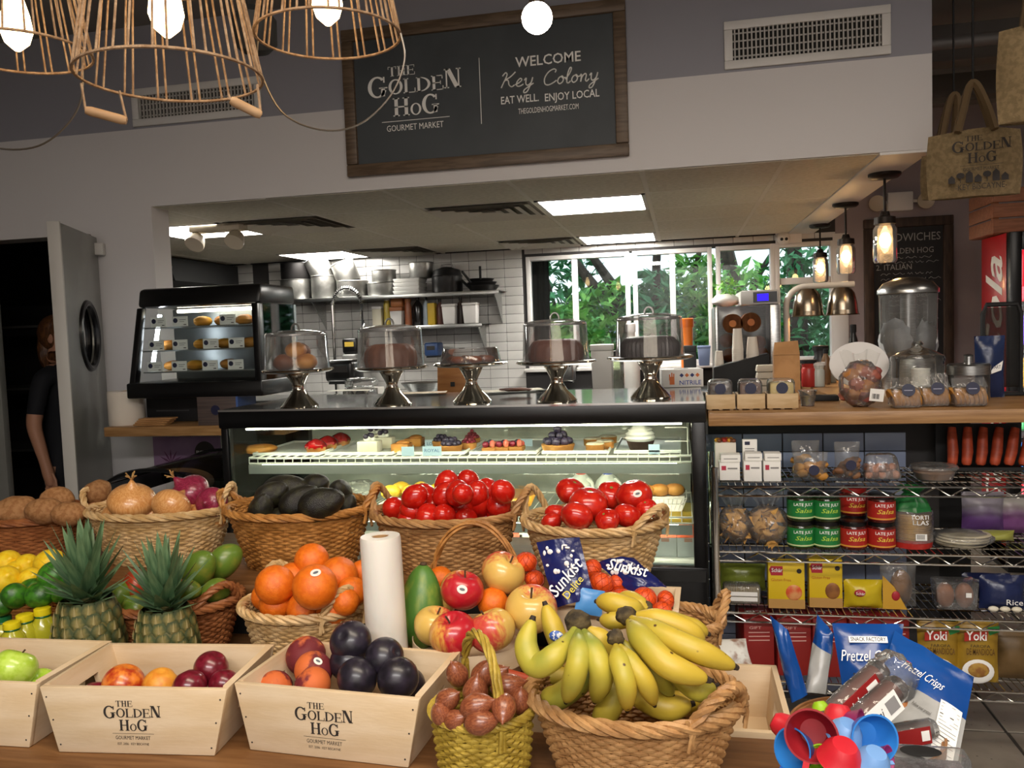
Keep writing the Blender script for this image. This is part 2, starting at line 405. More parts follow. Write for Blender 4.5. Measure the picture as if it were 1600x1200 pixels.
# windows
def window(name, px0, px1, split):
    x0, x1 = A(px0, 480, YB).x, A(px1, 480, YB).x
    fr = .035; m = MB()
    y0, y1 = YB-.01, YB+.09
    m.box(x0, x0+fr, y0, y1, wz0, wz1).box(x1-fr, x1, y0, y1, wz0, wz1).box(x0+fr, x1-fr, y0, y1, wz1-fr, wz1).box(x0+fr, x1-fr, y0, y1, wz0, wz0+fr)
    o = struct(name, m, WHITE, bevel=.003)
    xs = [x0+fr]+[A(s, 480, YB).x for s in split]+[x1-fr]
    for s in xs[1:-1]: mk('window_mullion', MB().box(s-.022, s+.022, y0+.01, y1-.02, wz0+fr, wz1-fr), WHITE, o, bevel=.003)
    for a, b in zip(xs[:-1], xs[1:]): mk('window_pane', MB().box(a+.004, b-.004, YB+.045, YB+.05, wz0+fr, wz1-fr), GLASS, o)
    return o
wn = window('window_1', 824, 985, [899]); window('window_2', 990, 1114, [1052]); window('window_3', 1120, 1212, []); w4 = window('window_4', 1212, 1306, [])
zb = A(1260, 438, YB).z
x0, x1 = A(1214, 480, YB).x, A(1304, 480, YB).x
mk('window_crossbar', MB().box(x0+.03, x1-.03, YB, YB+.07, zb-.025, zb+.025), WHITE, w4, bevel=.003)
o = struct('trim_2', MB().box(wx0-.03, wx1+.03, YB-.07, YB+.01, wz0-.03, wz0), WHITE, bevel=.004)
# dark roller curtain behind the left sliding pane
x0, x1, z0, z1 = span(832, 412, 862, 560, YB+.2)
o = mk('curtain', MB().grid(lambda u, v: (x0+(x1-x0)*u, YB+.118+.012*sin(u*22), wz0+.001+(wz1-wz0)*v), 16, 4), mat('black_curtain', '101013', rough=.9)); tag(o, 'black curtain hanging behind the leftmost window pane', 'curtain')
# kitchen side walls, lowered ceiling with tiles
CTM = mat('ceiling_tile_white', 'e4dfcf', 'dad5c4', ns=40, rough=.85, bump=.15, bs=300, rnd=.02)
GRIDM = mat('ceiling_grid_white', 'e8e3d6', rough=.6)
p1a = AZ(835, 313, ZC); gx0, gy0, gs = p1a.x-.015, p1a.y-.02, .6
kc = struct('ceiling_kitchen', MB().box(-6.2, XS-.14, YS+.02, YB+.1, ZC+.012, ZC+.06), mat('ceiling_void', 'a8a296', rough=.9))
lights_px = [(925, 316), (970, 367), (312, 361), (482, 395)]
vents_px = [(762, 329), (438, 351), (842, 376), (604, 388)]
def cell(p): q = AZ(p[0], p[1], ZC); return (math.floor((q.x-gx0)/gs), math.floor((q.y-gy0)/gs))
occ = {}
for p in lights_px: occ[cell(p)] = 'L'
for p in vents_px:
    c = cell(p)
    while c in occ: c = (c[0]-1, c[1])
    occ[c] = 'V'
ctile = MB().box(-gs/2+.011, gs/2-.011, -gs/2+.011, gs/2-.011, 0, .01).mesh('ceiling_tile', CTM, bevel=.003, seg=1)
for i in range(-9, 4):
    for j in range(-2, 5):
        cx, cy = gx0+(i+.5)*gs, gy0+(j+.5)*gs
        if (i, j) in occ or cx-gs/2 < -6.1 or cx+gs/2 > XS+.25 or cy-gs/2 < YS-.3 or cy+gs/2 > YB+.3: continue
        xa, xb, ya, yb = max(cx-gs/2+.011, -6.1), min(cx+gs/2-.011, XS-.2), max(cy-gs/2+.011, YS+.005), min(cy+gs/2-.011, YB)
        if xb-xa < .05 or yb-ya < .05: continue
        if xb-xa > .57 and yb-ya > .57: place('ceiling_tile', ctile, kc, (cx, cy, ZC-.004))
        else: mk('ceiling_tile', MB().box(xa-cx, xb-cx, ya-cy, yb-cy, 0, .01), CTM, kc, (cx, cy, ZC-.004))
m = MB()
for i in range(-9, 4):
    x = gx0+i*gs
    if -6.1 < x < XS-.2: m.box(x-.012, x+.012, YS+.01, YB, ZC-.003, ZC+.006)
for j in range(-2, 6):
    y = gy0+j*gs
    if YS+.03 < y < YB: m.box(-6.1, XS-.2, y-.012, y+.012, ZC-.0035, ZC+.0055)
mk('ceiling_grid', m, GRIDM, kc)
struct('trim_3', MB().box(XS-.2, XS-.002, YS+.004, YB, ZC-.012, ZC+.003), WHITE, bevel=.003)
PANEL = glow('panel_diffuser_light', 'fffaf0', 32)
names = {(925, 316): 'largest square ceiling light panel, right of the front air vent', (970, 367): 'square ceiling light panel nearest the windows', (312, 361): 'ceiling light panel at far left beside the emergency lamp', (482, 395): 'ceiling light panel above the steel pans shelf'}
for p in lights_px:
    i, j = cell(p); cx, cy = gx0+(i+.5)*gs, gy0+(j+.5)*gs
    t = thing('ceiling_light', names[p], 'ceiling light', (cx, cy, ZC-.006), 0, 'kitchen light panels')
    h = gs/2-.012
    m = MB().box(-h, h, -h, -h+.02, -.004, .012).box(-h, h, h-.02, h, -.004, .012).box(-h, -h+.02, -h, h, -.004, .012).box(h-.02, h, -h, h, -.004, .012)
    mk('frame', m, WHITE, t); mk('diffuser', MB().box(-h+.02, h-.02, -h+.02, h-.02, 0, .008), PANEL, t)
vn = ['square ceiling air vent left of the largest light panel', 'square ceiling air vent between the two left light panels', 'square ceiling air vent close to the windows', 'square ceiling air vent over the wok shelf']
k = 0
vm = mat('vent_white', 'cfc9bc', rough=.6)
for c, q in occ.items():
    if q != 'V': continue
    cx, cy = gx0+(c[0]+.5)*gs, gy0+(c[1]+.5)*gs
    t = thing('ceiling_vent', vn[k], 'air vent', (cx, cy, ZC-.004), 0, 'ceiling air vents'); k += 1
    mk('backing', MB().box(-.28, .28, -.28, .28, .004, .01), mat('vent_dark', '6f6a60', rough=.9), t)
    for n_, r in enumerate((.285, .22, .155, .09)):
        d = .05; lo = [(-r+d, -r+d, .002), (r-d, -r+d, .002), (r-d, r-d, .002), (-r+d, r-d, .002)]; hi = [(-r, -r, -.016+n_*.002), (r, -r, -.016+n_*.002), (r, r, -.016+n_*.002), (-r, r, -.016+n_*.002)]
        mk('louvre', MB().add(lo+hi, [(a, (a+1) % 4, (a+1) % 4+4, a+4) for a in range(4)]), vm, t, smooth=0)
# wall grilles in the soffit
def grille(px, label):
    x0, x1, z0, z1 = span(*px, YS)
    t = thing('wall_grille', label, 'air grille', ((x0+x1)/2, YS-.002, z0), 0, 'soffit air grilles'); w_ = x1-x0; h = z1-z0; b = .035
    m = MB().box(-w_/2, w_/2, -.014, 0, 0, b).box(-w_/2, w_/2, -.014, 0, h-b, h).box(-w_/2, -w_/2+b, -.014, 0, b, h-b).box(w_/2-b, w_/2, -.014, 0, b, h-b)
    mk('frame', m, mat('grille_white', 'd8d5d1', rough=.45), t, bevel=.003)
    mk('backing', MB().box(-w_/2+b, w_/2-b, -.001, 0, b, h-b), mat('grille_dark', '1d1c1a', rough=.9), t)
    n = 34; sl = MB().box(-.003, .003, -.012, -.002, b, h-b).mesh('slat', mat('grille_slat', 'b9b5b0', rough=.5), smooth=0)
    for i in range(n): place('slat', sl, t, (-w_/2+b+(i+.5)*(w_-2*b)/n, 0, 0))
    for i in range(4): mk('crossbar', MB().box(-w_/2+b, w_/2-b, -.004, -.0015, b+(i+.5)*(h-2*b)/4-.003, b+(i+.5)*(h-2*b)/4+.003), MATS['grille_slat'], t)
grille((1131, 22, 1391, 98), 'white air grille high on the soffit, right of the chalkboard sign')
grille((208, 130, 410, 190), 'white air grille on the soffit behind the wire basket lamps')
# ------------------------------------------------------------ welcome sign
x0, x1, z0, z1 = span(540, 25, 981, 262, YS)
cx, W, H = (x0+x1)/2, x1-x0, z1-z0
t = thing('welcome_sign', 'framed chalkboard welcome sign with white lettering on the soffit', 'sign', (cx, YS-.004, z0))
FRM = mat('brown_sign_frame', '6d5a47', '594838', ns=4, rough=.5, st=(2, 20, 20)); b = W*.042
CHK = mat('chalkboard', '474c50', '3e4347', ns=2, rough=.55)
mk('board', MB().box(-W/2+b, W/2-b, -.012, 0, b, H-b), CHK, t)
for n_, q in (('frame_rail', (-W/2, W/2, -.03, 0, 0, b)), ('frame_rail', (-W/2, W/2, -.03, 0, H-b, H)), ('frame_stile', (-W/2, -W/2+b, -.03, 0, b, H-b)), ('frame_stile', (W/2-b, W/2, -.03, 0, b, H-b))):
    mk(n_, MB().box(*q), FRM, t, bevel=.006)
def sx(px): return (A(px, 150, YS).x-cx)
def sz(px, py): return A(px, py, YS).z-z0
yy = -.0135
lw = sx(719)-sx(576)
logo(t, (sx(648), yy, sz(648, 146)), lw, TEXTW)
mk('divider_line', MB().box(sx(752)-.0015, sx(752)+.0015, yy, -.012, sz(752, 195), sz(752, 92)), TEXTW, t)
txt(t, 'WELCOME', (sx(859), yy, sz(859, 95)), .062, TEXTW, width=sx(911)-sx(809), bold=.012)
txt(t, 'EAT WELL.', (sx(813), yy, sz(813, 157)), .047, TEXTW, width=sx(843)-sx(784), bold=.01); txt(t, 'ENJOY LOCAL', (sx(894), yy, sz(894, 151)), .047, TEXTW, width=sx(937)-sx(852), bold=.01)
txt(t, 'THEGOLDENHOGMARKET.COM', (sx(857), yy, sz(857, 172)), .034, TEXTW, width=sx(904)-sx(810))
# handwritten line, drawn as chalk strokes (unit = x height)
CUR = {'K': (1.55, [[(.1, 1.5), (.35, 1.9), (.55, 1.6), (.35, .7), (.2, 0)], [(1.35, 1.9), (.9, 1.3), (.4, .95), (.75, .9), (.95, .3), (1.25, .05), (1.5, .25)]]),
       'e': (.85, [[(0, .25), (.35, .45), (.6, .8), (.4, 1), (.15, .6), (.2, .12), (.5, .02), (.85, .25)]]),
       'y': (1.0, [[(0, .7), (.15, .98), (.22, .3), (.45, .05), (.75, .4), (.8, 1)], [(.8, 1), (.7, 0), (.5, -.75), (.2, -.85), (.2, -.5), (.6, -.1), (1.0, .25)]]),
       'C': (1.5, [[(1.15, 1.5), (1.2, 1.8), (.9, 1.95), (.4, 1.6), (.12, .9), (.25, .2), (.65, 0), (1.1, .2), (1.45, .5)]]),
       'o': (.9, [[(.55, .95), (.2, .8), (.1, .35), (.35, .02), (.65, .25), (.65, .75), (.45, .98), (.6, .7), (.9, .75)]]),
       'l': (.6, [[(0, .5), (.35, 1.2), (.45, 1.8), (.28, 1.9), (.15, 1.2), (.2, .2), (.4, .02), (.6, .25)]]),
       'n': (1.05, [[(0, .7), (.15, .95), (.2, 0), (.25, .6), (.5, .98), (.68, .8), (.68, .2), (.85, .02), (1.05, .3)]])}
def smooth_path(P, k=5):
    P = [Vector((*p, 0)) if len(p) == 2 else Vector(p) for p in P]; out = []
    for i in range(len(P)-1):
        a, b, c, d = P[max(i-1, 0)], P[i], P[i+1], P[min(i+2, len(P)-1)]
        for s in range(k):
            u = s/k; out.append(.5*((2*b)+(c-a)*u+(2*a-5*b+4*c-d)*u*u+(3*b-a-3*c+d)*u**3))
    out.append(P[-1]); return out
def cursive(parent, word, loc, xh, m, r, width, glyphs=CUR):
    tot = sum(glyphs[c][0] if c in glyphs else .9 for c in word); mb = MB(); x = 0
    for c in word:
        if c in glyphs:
            for s in glyphs[c][1]: mb.tube([Vector(((x+p.x+p.y*.18)/tot*width-width/2, 0, p.y*xh)) for p in smooth_path(s)], r, 4)
            x += glyphs[c][0]
        else: x += .9
    return mk('handwritten_lettering', mb, m, parent, loc)
cursive(t, 'Key', (sx(808), yy+.001, sz(808, 137)), .034, TEXTW, .0028, sx(835)-sx(782)); cursive(t, 'Colony', (sx(892), yy+.001, sz(892, 131)), .034, TEXTW, .0028, sx(935)-sx(848))
# ------------------------------------------------------------ cold room door and the dark room behind
hx = A(153, 500, YS-.02); fe = A(89, 420, 3.16)
dv = Vector((fe.x-hx.x, fe.y-hx.y)); dl = dv.length; ang = math.atan2(dv.y, dv.x)
t = thing('swing_door', 'grey steel swing door with an oval porthole standing ajar', 'door', (hx.x, YS-.02, .02), ang)
zt = A(87, 347, 3.16).z-.02
DOORM = mat('grey_door_skin', '8f8f89', '83837d', ns=3, rough=.35, metal=.35)
oz = A(130, 525, 3.4).z-.02; oc = dl*.42; ow, oh = dl*.24, .155
# skin with an oval opening: ring of quads between the opening and the leaf outline
N = 40; vs = []; fs = []
for yq in (-.02, .02):
    for i in range(N):
        a = 2*pi*i/N; vs.append((oc+ow*cos(a), yq, oz+oh*sin(a)))
    for i in range(N):
        a = 2*pi*i/N; cx_, cz_ = cos(a), sin(a)
        kx = ((dl-oc) if cx_ > 0 else oc)/max(abs(cx_), 1e-6); kz = ((zt-oz) if cz_ > 0 else oz)/max(abs(cz_), 1e-6); q = min(kx, kz)
        vs.append((oc+q*cx_, yq, oz+q*cz_))
for s in (0, 2*N):
    for i in range(N):
        j = (i+1) % N; f = (s+i, s+j, s+N+j, s+N+i); fs.append(f if s == 0 else f[::-1])
for i in range(N):
    j = (i+1) % N; fs.append((i, 2*N+i, 2*N+j, j)); fs.append((N+i, N+j, 3*N+j, 3*N+i))
m = MB().add(vs, fs)
for q in ((0, zt), (dl, zt), (dl, 0), (0, 0)):
    pass
m.box(0, dl, -.019, .019, zt-.03, zt).box(0, dl, -.019, .019, 0, .03)
mk('leaf', m, DOORM, t, smooth=30)
mk('edge_strip', MB().box(dl-.004, dl+.014, -.026, .026, 0, zt+.004), mat('pale_edge', 'b9b6b0', rough=.5), t, bevel=.003)
ringp = [(oc+ow*cos(2*pi*i/N), 0, oz+oh*sin(2*pi*i/N)) for i in range(N)]
mk('porthole_rim', MB().tube([(x, -.02, z) for x, y, z in ringp], .016, 8, closed=True).tube([(x, .02, z) for x, y, z in ringp], .016, 8, closed=True), BLACK, t)
mk('porthole_glass', MB().add([(x, 0, z) for x, y, z in ringp], [tuple(range(N))]), GLASS, t)
mk('closer', MB().box(.01, .1, -.06, -.015, zt-.09, zt-.03).box(.005, .05, .015, .06, zt-.09, zt-.03), mat('closer_white', 'c2bfb9', rough=.5), t, bevel=.005)
struct('trim_4', MB().box(xp0-.03, xp0+.012, YS-.02, YS+.16, 0, zd), mat('door_frame_steel', '84837c', rough=.4, metal=.3), bevel=.004)
xl = A(8, 600, YS).x
struct('door_2', MB().box(xl-.35, xl, YS-.03, YS+.01, .02, zd-.01), DOORM, bevel=.005)
xr = A(225, 500, 5.2).x
m = MB().box(-6.2, xr, 5.2, 5.3, 0, 2.12)
m.hexa([(xp0+.02, YS+.14, 0), (xp0+.1, YS+.14, 0), (xr, 5.3, 0), (xr-.08, 5.3, 0)], [(xp0+.02, YS+.14, 2.12), (xp0+.1, YS+.14, 2.12), (xr, 5.3, 2.12), (xr-.08, 5.3, 2.12)])
m.add([(-6.2, YS+.14, 2.1), (xp0+.1, YS+.14, 2.1), (xr, 5.3, 2.1), (-6.2, 5.3, 2.1)], [(0, 3, 2, 1)])
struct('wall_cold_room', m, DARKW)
t = thing('storage_shelf', 'dim steel storage shelf inside the dark cold room', 'shelf', (A(40, 600, 4.8).x, 4.8, 0))
for z in (.4, .8, 1.2, 1.6): mk('shelf_board', MB().box(-.6, .5, -.2, .2, z-.015, z), mat('dull_steel', '7a7a78', rough=.5, metal=.6), t)
for x in (-.58, .48): mk('upright', MB().box(x-.015, x+.015, -.2, -.17, 0, 1.9), MATS['dull_steel'], t)
# ------------------------------------------------------------ outdoors
struct('ground', MB().box(-9, 8, YB+.16, 22, -.4, -.3), mat('garden_soil', '3d4a2a', '55643a', ns=3, rough=1))
LEAF = [mat('leaf_green_%s' % n, a, b_, ns=9, rough=.55, rnd=.25) for n, a, b_ in (('fresh', '93cc60', '62a452'), ('deep', '55a068', '3a7f50'), ('bright', 'a8e274', '70c062'))]
BARK = mat('bark', '4a3c34', '352a25', ns=14, rough=.9, bump=.5, bs=30)
def leaves(n, c, r, size, seed, squash=1):
    g = random.Random(seed); m = MB()
    for _ in range(n):
        while True:
            p = Vector((g.uniform(-1, 1), g.uniform(-1, 1), g.uniform(-1, 1)))
            if .25 < p.length < 1: break
        p = Vector((p.x*r[0], p.y*r[1], p.z*r[2])); s = size*g.uniform(.6, 1.3)
        R = Euler((g.uniform(-1, 1), g.uniform(-1, 1), g.uniform(0, 6.28))).to_matrix()
        q = [R @ Vector(k) for k in ((-s, 0, 0), (0, -.38*s, .1*s), (s, 0, -.1*s), (0, .38*s, .1*s))]
        m.add([tuple(Vector(c)+p+k) for k in q], [(0, 1, 2), (0, 2, 3)])
    return m
def tree(px, py, Y, r, n, size, mi, label, trunk=None, cat='shrub', name='shrub', seed=1):
    c = A(px, py, Y); t = thing(name, label, cat, (c.x, Y, -.3))
    mk('foliage', leaves(n, (0, 0, c.z+.3), r, size, seed), LEAF[mi], t, smooth=0)
    for P, ra in (trunk or [([(0, 0), (.04, 1)], .04)]):
        if len(P[0]) == 2 and not trunk: pts = [(x, 0, z*(c.z+.3)) for x, z in P]
        else: pts = [tuple(A(a, b_, Y)-Vector((c.x, Y, -.3))) for a, b_ in P]
        pts = [(pts[0][0], pts[0][1], 0)]+pts if pts[0][2] > .02 and P[0][1] > 600 else pts
        mk('trunk', MB().tube(pts, lambda u: ra*(1-.45*u), 8), BARK, t)
tree(870, 548, 8.4, (.55, .25, .5), 900, .10, 2, 'bright green shrub outside the leftmost window', seed=3)
tree(880, 440, 9.8, (.5, .25, .45), 260, .09, 1, 'thin leafy branch against the sky outside the leftmost window', [([(905, 640), (880, 520), (850, 420)], .03)], 'tree', 'slender_tree', 4)
tree(955, 525, 9.6, (.7, .35, .62), 1500, .10, 0, 'leaning dark-trunked tree outside the second pane', [([(1010, 560), (975, 505), (930, 450), (895, 405)], .09), ([(1010, 540), (960, 450), (925, 400)], .08)], 'tree', 'leaning_tree', 5)
tree(1022, 535, 8.5, (.38, .28, .75), 900, .09, 1, 'deep green shrub outside the third pane', [([(1030, 640), (1023, 480), (1027, 380)], .07)], seed=6)
tree(1085, 510, 9.2, (.5, .3, .8), 1200, .09, 0, 'fresh green bush filling the fourth pane', [([(1080, 640), (1082, 450), (1095, 380)], .05)], seed=7)
tree(1165, 500, 10.4, (.6, .35, .7), 800, .10, 0, 'loose leafy tree with forked trunk outside the fifth pane', [([(1170, 640), (1155, 480), (1133, 385)], .16), ([(1160, 500), (1185, 430), (1210, 390)], .05)], 'tree', 'forked_tree', 8)
tree(1265, 490, 9.4, (.55, .35, .9), 1000, .09, 1, 'bluish green thicket outside the rightmost window', [([(1250, 640), (1245, 450), (1238, 370)], .14)], seed=9)
tree(1000, 560, 13, (5, .5, .8), 1500, .2, 1, 'long dark hedge far outside behind the garden trees', cat='hedge', name='hedge', seed=10)
x0, x1, z0, z1 = span(835, 480, 905, 555, 11)
t = thing('garden_shed', 'pale blue garden wall beyond the leftmost window', 'wall', ((x0+x1)/2, 11.0, -.3))
mk('body', MB().box(-1.2, 1.0, 0, .3, 0, z1+.3), mat('pale_blue_render', '9db4cf', rough=.8), t); mk('coping', MB().box(-1.25, 1.05, -.04, .34, z1+.3, z1+.36), WHITE, t)
# ============================================================ COUNTERS AND BAKERY CASE
YF = 2.9
ZW = A(1300, 643, YF).z            # wooden counter top
ZK = A(740, 633, YF).z             # case top
XK0, XK1 = A(349, 700, YF).x, A(1103, 700, YF).x
t = thing('wood_counter', 'long light oak counter top holding jars and cookie bags', 'counter', (0, 0, ZW))
mk('front_slab', MB().box(XK1+.01, 3.0, YF, 3.42, -.045, 0), OAK, t, bevel=.004)
xl_ = AZ(1288, 614, ZW).x
mk('return_slab', MB().box(xl_, xl_+.55, 3.42, 5.0, -.045, 0), OAK, t, bevel=.004)
mk('return_support', MB().box(xl_+.05, xl_+.5, 3.45, 4.9, -ZW, -.046), MBLACK, t)
# tiled front below the wooden counter
xt1 = A(1467, 700, 3.25).x
wc = struct('wall_bar', MB().box(XK1+.02, xt1, 3.25, 3.33, 0, ZW-.046), GROUT)
BT = mat('blue_grey_tile', '98a3be', '8c97b3', ns=3, rough=.18, rnd=.04)
btile = MB().box(-.0705, .0705, -.008, 0, -.0335, .0335).mesh('tile', BT, bevel=.0015, seg=1)
x = A(1160, 690, 3.25).x
z = A(1250, 676, 3.25).z
for i in range(-2, 7):
    for j in range(-1, 14):
        xx, zz = x+.0725+i*.145, z-.0355-j*.071
        if xx-.07 > XK1 and xx+.07 < xt1+.03 and zz > .05 and zz+.034 < ZW-.046: place('tile', btile, wc, (xx, 3.249, zz))
# left wooden ledge
zl = A(250, 668, 3.3).z
x0, x1 = A(162, 672, 3.3).x, A(346, 672, 3.3).x
o = mk('wood_ledge', MB().box(x0, x1+.3, 3.3, YS-.02, zl-.04, zl+.004), OAK, bevel=.004); tag(o, 'narrow oak ledge carrying the heated pastry cabinet', 'ledge')
# poster on the half wall
x0, x1, z0, z1 = span(240, 682, 345, 748, YS-.04)
t = thing('poster', 'mauve pickle poster with a round black badge under the oak ledge', 'poster', ((x0+x1)/2, YS-.034, z0)); W, H = x1-x0, z1-z0
mk('sheet', MB().box(-W/2, W/2, -.004, 0, 0, H), mat('mauve_print', '8d6f8c', '7d6080', ns=4, rough=.6), t)
bc = (A(320, 705, YS-.04).x-(x0+x1)/2, H*.62)
mk('badge', MB().lathe([(0, 0), (.055, 0), (.055, .002), (0, .002)], 28, T=T_((bc[0], -.005, bc[1]), (pi/2, 0, 0))), INK, t)
txt(t, 'PICKOLE', (bc[0], -.0075, bc[1]), .024, TEXTW, bold=.01)
m = MB()
for i in range(5): a = pi*(.15+.175*i); m.add([(bc[0]-.19, -.0045, bc[1]-.05), (bc[0]-.19+.03*cos(a-.18), -.0045, bc[1]-.05+.03*sin(a-.18)), (bc[0]-.19+.07*cos(a), -.0045, bc[1]-.05+.07*sin(a)), (bc[0]-.19+.03*cos(a+.18), -.0045, bc[1]-.05+.03*sin(a+.18))], [(0, 1, 2, 3)])
mk('leaf_print', m, mat('plum_print', '5a2f4f', rough=.6), t, smooth=0)
# ------------------------------------------------------------ heated cabinet
yc0, yc1 = 3.34, YS-.02
x0, x1 = A(203, 590, yc0).x, A(408, 520, yc0).x; zb_, zt_ = A(300, 612, yc0).z, A(300, 447, yc0).z
xt0 = A(212, 460, yc0).x
t = thing('heated_cabinet', 'black heated pastry cabinet with rows of price cards behind glass', 'display cabinet', ((x0+x1)/2, 0, zb_)); cx = (x0+x1)/2; H = zt_-zb_
a0, a1, b0 = x0-cx, x1-cx, xt0-cx
m = MB(); hd = A(300, 478, yc0).z-zb_
m.hexa([(b0, yc0, hd), (a1, yc0, hd), (a1, yc1, hd), (b0, yc1, hd)], [(b0, yc0+.02, H), (a1, yc0+.02, H), (a1, yc1, H), (b0, yc1, H)])
mk('hood', m, BLACK, t, bevel=.018)
pw = .03
mk('post', MB().hexa([(a0, yc0-.02, 0), (a0+pw, yc0-.02, 0), (a0+pw, yc0+.02, 0), (a0, yc0+.02, 0)], [(b0, yc0, hd), (b0+pw, yc0, hd), (b0+pw, yc0+.03, hd), (b0, yc0+.03, hd)]), BLACK, t, bevel=.004)
mk('post', MB().box(a1-pw, a1, yc0-.02, yc0+.03, 0, hd), BLACK, t, bevel=.004)
mk('base', MB().box(a0-.005, a1+.005, yc0-.025, yc1, -.025, .045), BLACK, t, bevel=.008)
mk('back_panel', MB().box(a0+.02, a1, yc1-.02, yc1, .045, hd), mat('cabinet_steel', '9aa0a2', rough=.3, metal=.8), t)
mk('front_glass', MB().add([(a0+pw, yc0-.012, .045), (a1-pw, yc0-.012, .045), (a1-pw, yc0+.006, hd), (b0+pw, yc0+.006, hd)], [(0, 1, 2, 3)]), GLASS, t)
mk('side_glass', MB().box(a1-.008, a1-.003, yc0+.03, yc1, .045, hd), clear('blue_green_glass', 'cfe4e6', .03, 1.2), t)
mk('lamp_tube', MB().cyl((a0+pw+.03, yc0+.08, .1), (b0+pw+.03, yc0+.08, hd-.03), .009, 10), glow('cabinet_tube_light', 'f4f8ff', 14), t)
mk('heat_lamp', MB().cyl((b0+.1, yc0+.16, hd-.015), (a1-.06, yc0+.16, hd-.015), .008, 10), glow('cabinet_tube_warm', 'fff0d8', 10), t)
rows = [(A(300, 509, yc0).z-zb_), (A(300, 546, yc0).z-zb_), (A(300, 580, yc0).z-zb_)]
for z in rows:
    mk('shelf', MB().box(a0+pw+.005, a1-pw, yc0+.05, yc1-.03, z-.006, z), mat('wire_shelf_steel', 'a8adad', rough=.3, metal=.9), t)
zr = (.062+zb_, )
cards = [(247, 497), (281, 499), (355, 493), (244, 535), (281, 535), (329, 533), (369, 529), (242, 570), (280, 569), (328, 569), (368, 565)]
rown = ['top', 'middle', 'bottom']
PASTM = mat('golden_pastry', 'a8662a', 'c98a3c', ns=7, rough=.55, bump=.3, bs=25)
for i, (px, py) in enumerate(cards):
    r = 0 if py < 510 else 1 if py < 550 else 2
    c = A(px, py+3, yc0+.045)
    q = thing('price_card', 'white price card, number %s from the left on the %s shelf of the heated cabinet' % (['one', 'two', 'three', 'four'][(i if r == 0 else i-3 if r == 1 else i-7)], rown[r]), 'price card', (c.x, yc0+.045, zb_+rows[r]+.0005), 0, 'cabinet price cards')
    mk('card', MB().box(-.038, .038, 0, .003, 0, .045), PAPER, q)
    mk('badge', MB().lathe([(0, 0), (.011, 0), (.011, .001), (0, .001)], 20, T=T_((-.022, -.0005, .027), (pi/2, 0, 0))), NAVY, q)
    mk('print_line', MB().box(-.002, .03, -.001, 0, .028, .0305), mat('grey_print', '8a8888', rough=.7), q); mk('print_line', MB().box(-.002, .022, -.001, 0, .02, .0222), MATS['grey_print'], q); mk('price', MB().box(.018, .031, -.001, 0, .006, .0095), INK, q)
for i, (px, r, w_) in enumerate(((320, 0, 3), (345, 0, 2), (264, 1, 1), (310, 1, 2), (392, 1, 1), (262, 2, 1), (305, 2, 2), (350, 2, 2), (385, 0, 2), (345, 1, 1))):
    c = A(px, 520, yc0+.16)
    bl = MB().ball((0, 0, .022), (.04, .05, .025), 12, 8, fn=lambda p: p*(1+.12*noise.noise(p*3+Vector((i, 0, 0)))))
    o = mk('pastry', bl, PASTM if i % 3 else mat('yellow_pastry', 'd9a437', 'c28526', ns=6, rough=.6), loc=(c.x, yc0+.15+.04*(i % 2), zb_+rows[r]-.0005)); tag(o, 'baked %s pastry on the %s shelf of the heated cabinet, at %s' % ('golden brown' if i % 3 else 'yellow', rown[r], {320: 'mid right', 345: 'right of middle', 264: 'left', 310: 'middle', 392: 'far right', 262: 'far left', 305: 'middle', 350: 'right', 385: 'far right'}[px]), 'pastry', 'pastries in heated cabinet')
# things round the cabinet foot
c = A(195, 664, 3.4)
t = thing('paper_roll', 'fat white paper towel roll standing on the left end of oak ledge', 'paper roll', (c.x, 3.42, zl+.004))
h = A(195, 612, 3.42).z-zl
mk('roll', MB().lathe([(.02, 0), (.078, 0), (.08, .004), (.08, h-.004), (.078, h), (.02, h)], 32, close=True), mat('paper_towel', 'd9cfc2', rough=.9, bump=.1, bs=60), t); mk('core', MB().lathe([(.017, .002), (.02, .002), (.02, h), (.017, h)], 20, close=True), CARD, t)
x0, x1, z0, z1 = span(228, 618, 312, 655, 3.5)
t = thing('card_printer', 'black boxy printer under the heated cabinet', 'printer', ((x0+x1)/2, 3.5, zl+.004)); w_ = (x1-x0)/2
mk('body', MB().box(-w_, w_, 0, .14, 0, zb_-.03-zl-.004), MBLACK, t, bevel=.008); mk('slot', MB().box(-w_*.6, w_*.6, -.003, 0, .05, .056), GROUT, t)
for k in range(4):
    c = A(235+3*k, 657-3*k, 3.37)
    o = mk('paper_bag_stack', MB().box(-.09, .07, -.03, .03, 0, .007), KRAFT, loc=(c.x+.02, 3.37, zl+.005+.0085*k), rot=(0, 0, .03*k), bevel=.002); tag(o, 'flat folded kraft paper bag on the oak ledge, %s from the bottom' % ORD[k], 'paper bag', 'folded kraft bags on ledge')
x0, x1, z0, z1 = span(308, 613, 372, 662, 3.32)
t = thing('glove_carton', 'dark striped carton with blue side beside the heated cabinet', 'carton', ((x0+x1)/2, 3.32, zl+.004)); w_ = (x1-x0)/2; h = z1-zl
mk('body', MB().box(-w_, w_*.9, 0, .16, 0, h), mat('brown_stripe_card', '4a3f3d', '5b4d48', ns=3, st=(1, 1, 40), rough=.6), t, bevel=.002)
mk('side', MB().box(w_*.9, w_, .001, .16, 0, h), mat('blue_card', '4663a0', rough=.5), t); mk('badge', MB().lathe([(0, 0), (.022, 0), (.022, .001), (0, .001)], 20, T=T_((-.01, -.001, h*.45), (pi/2, 0, 0))), NAVY, t)
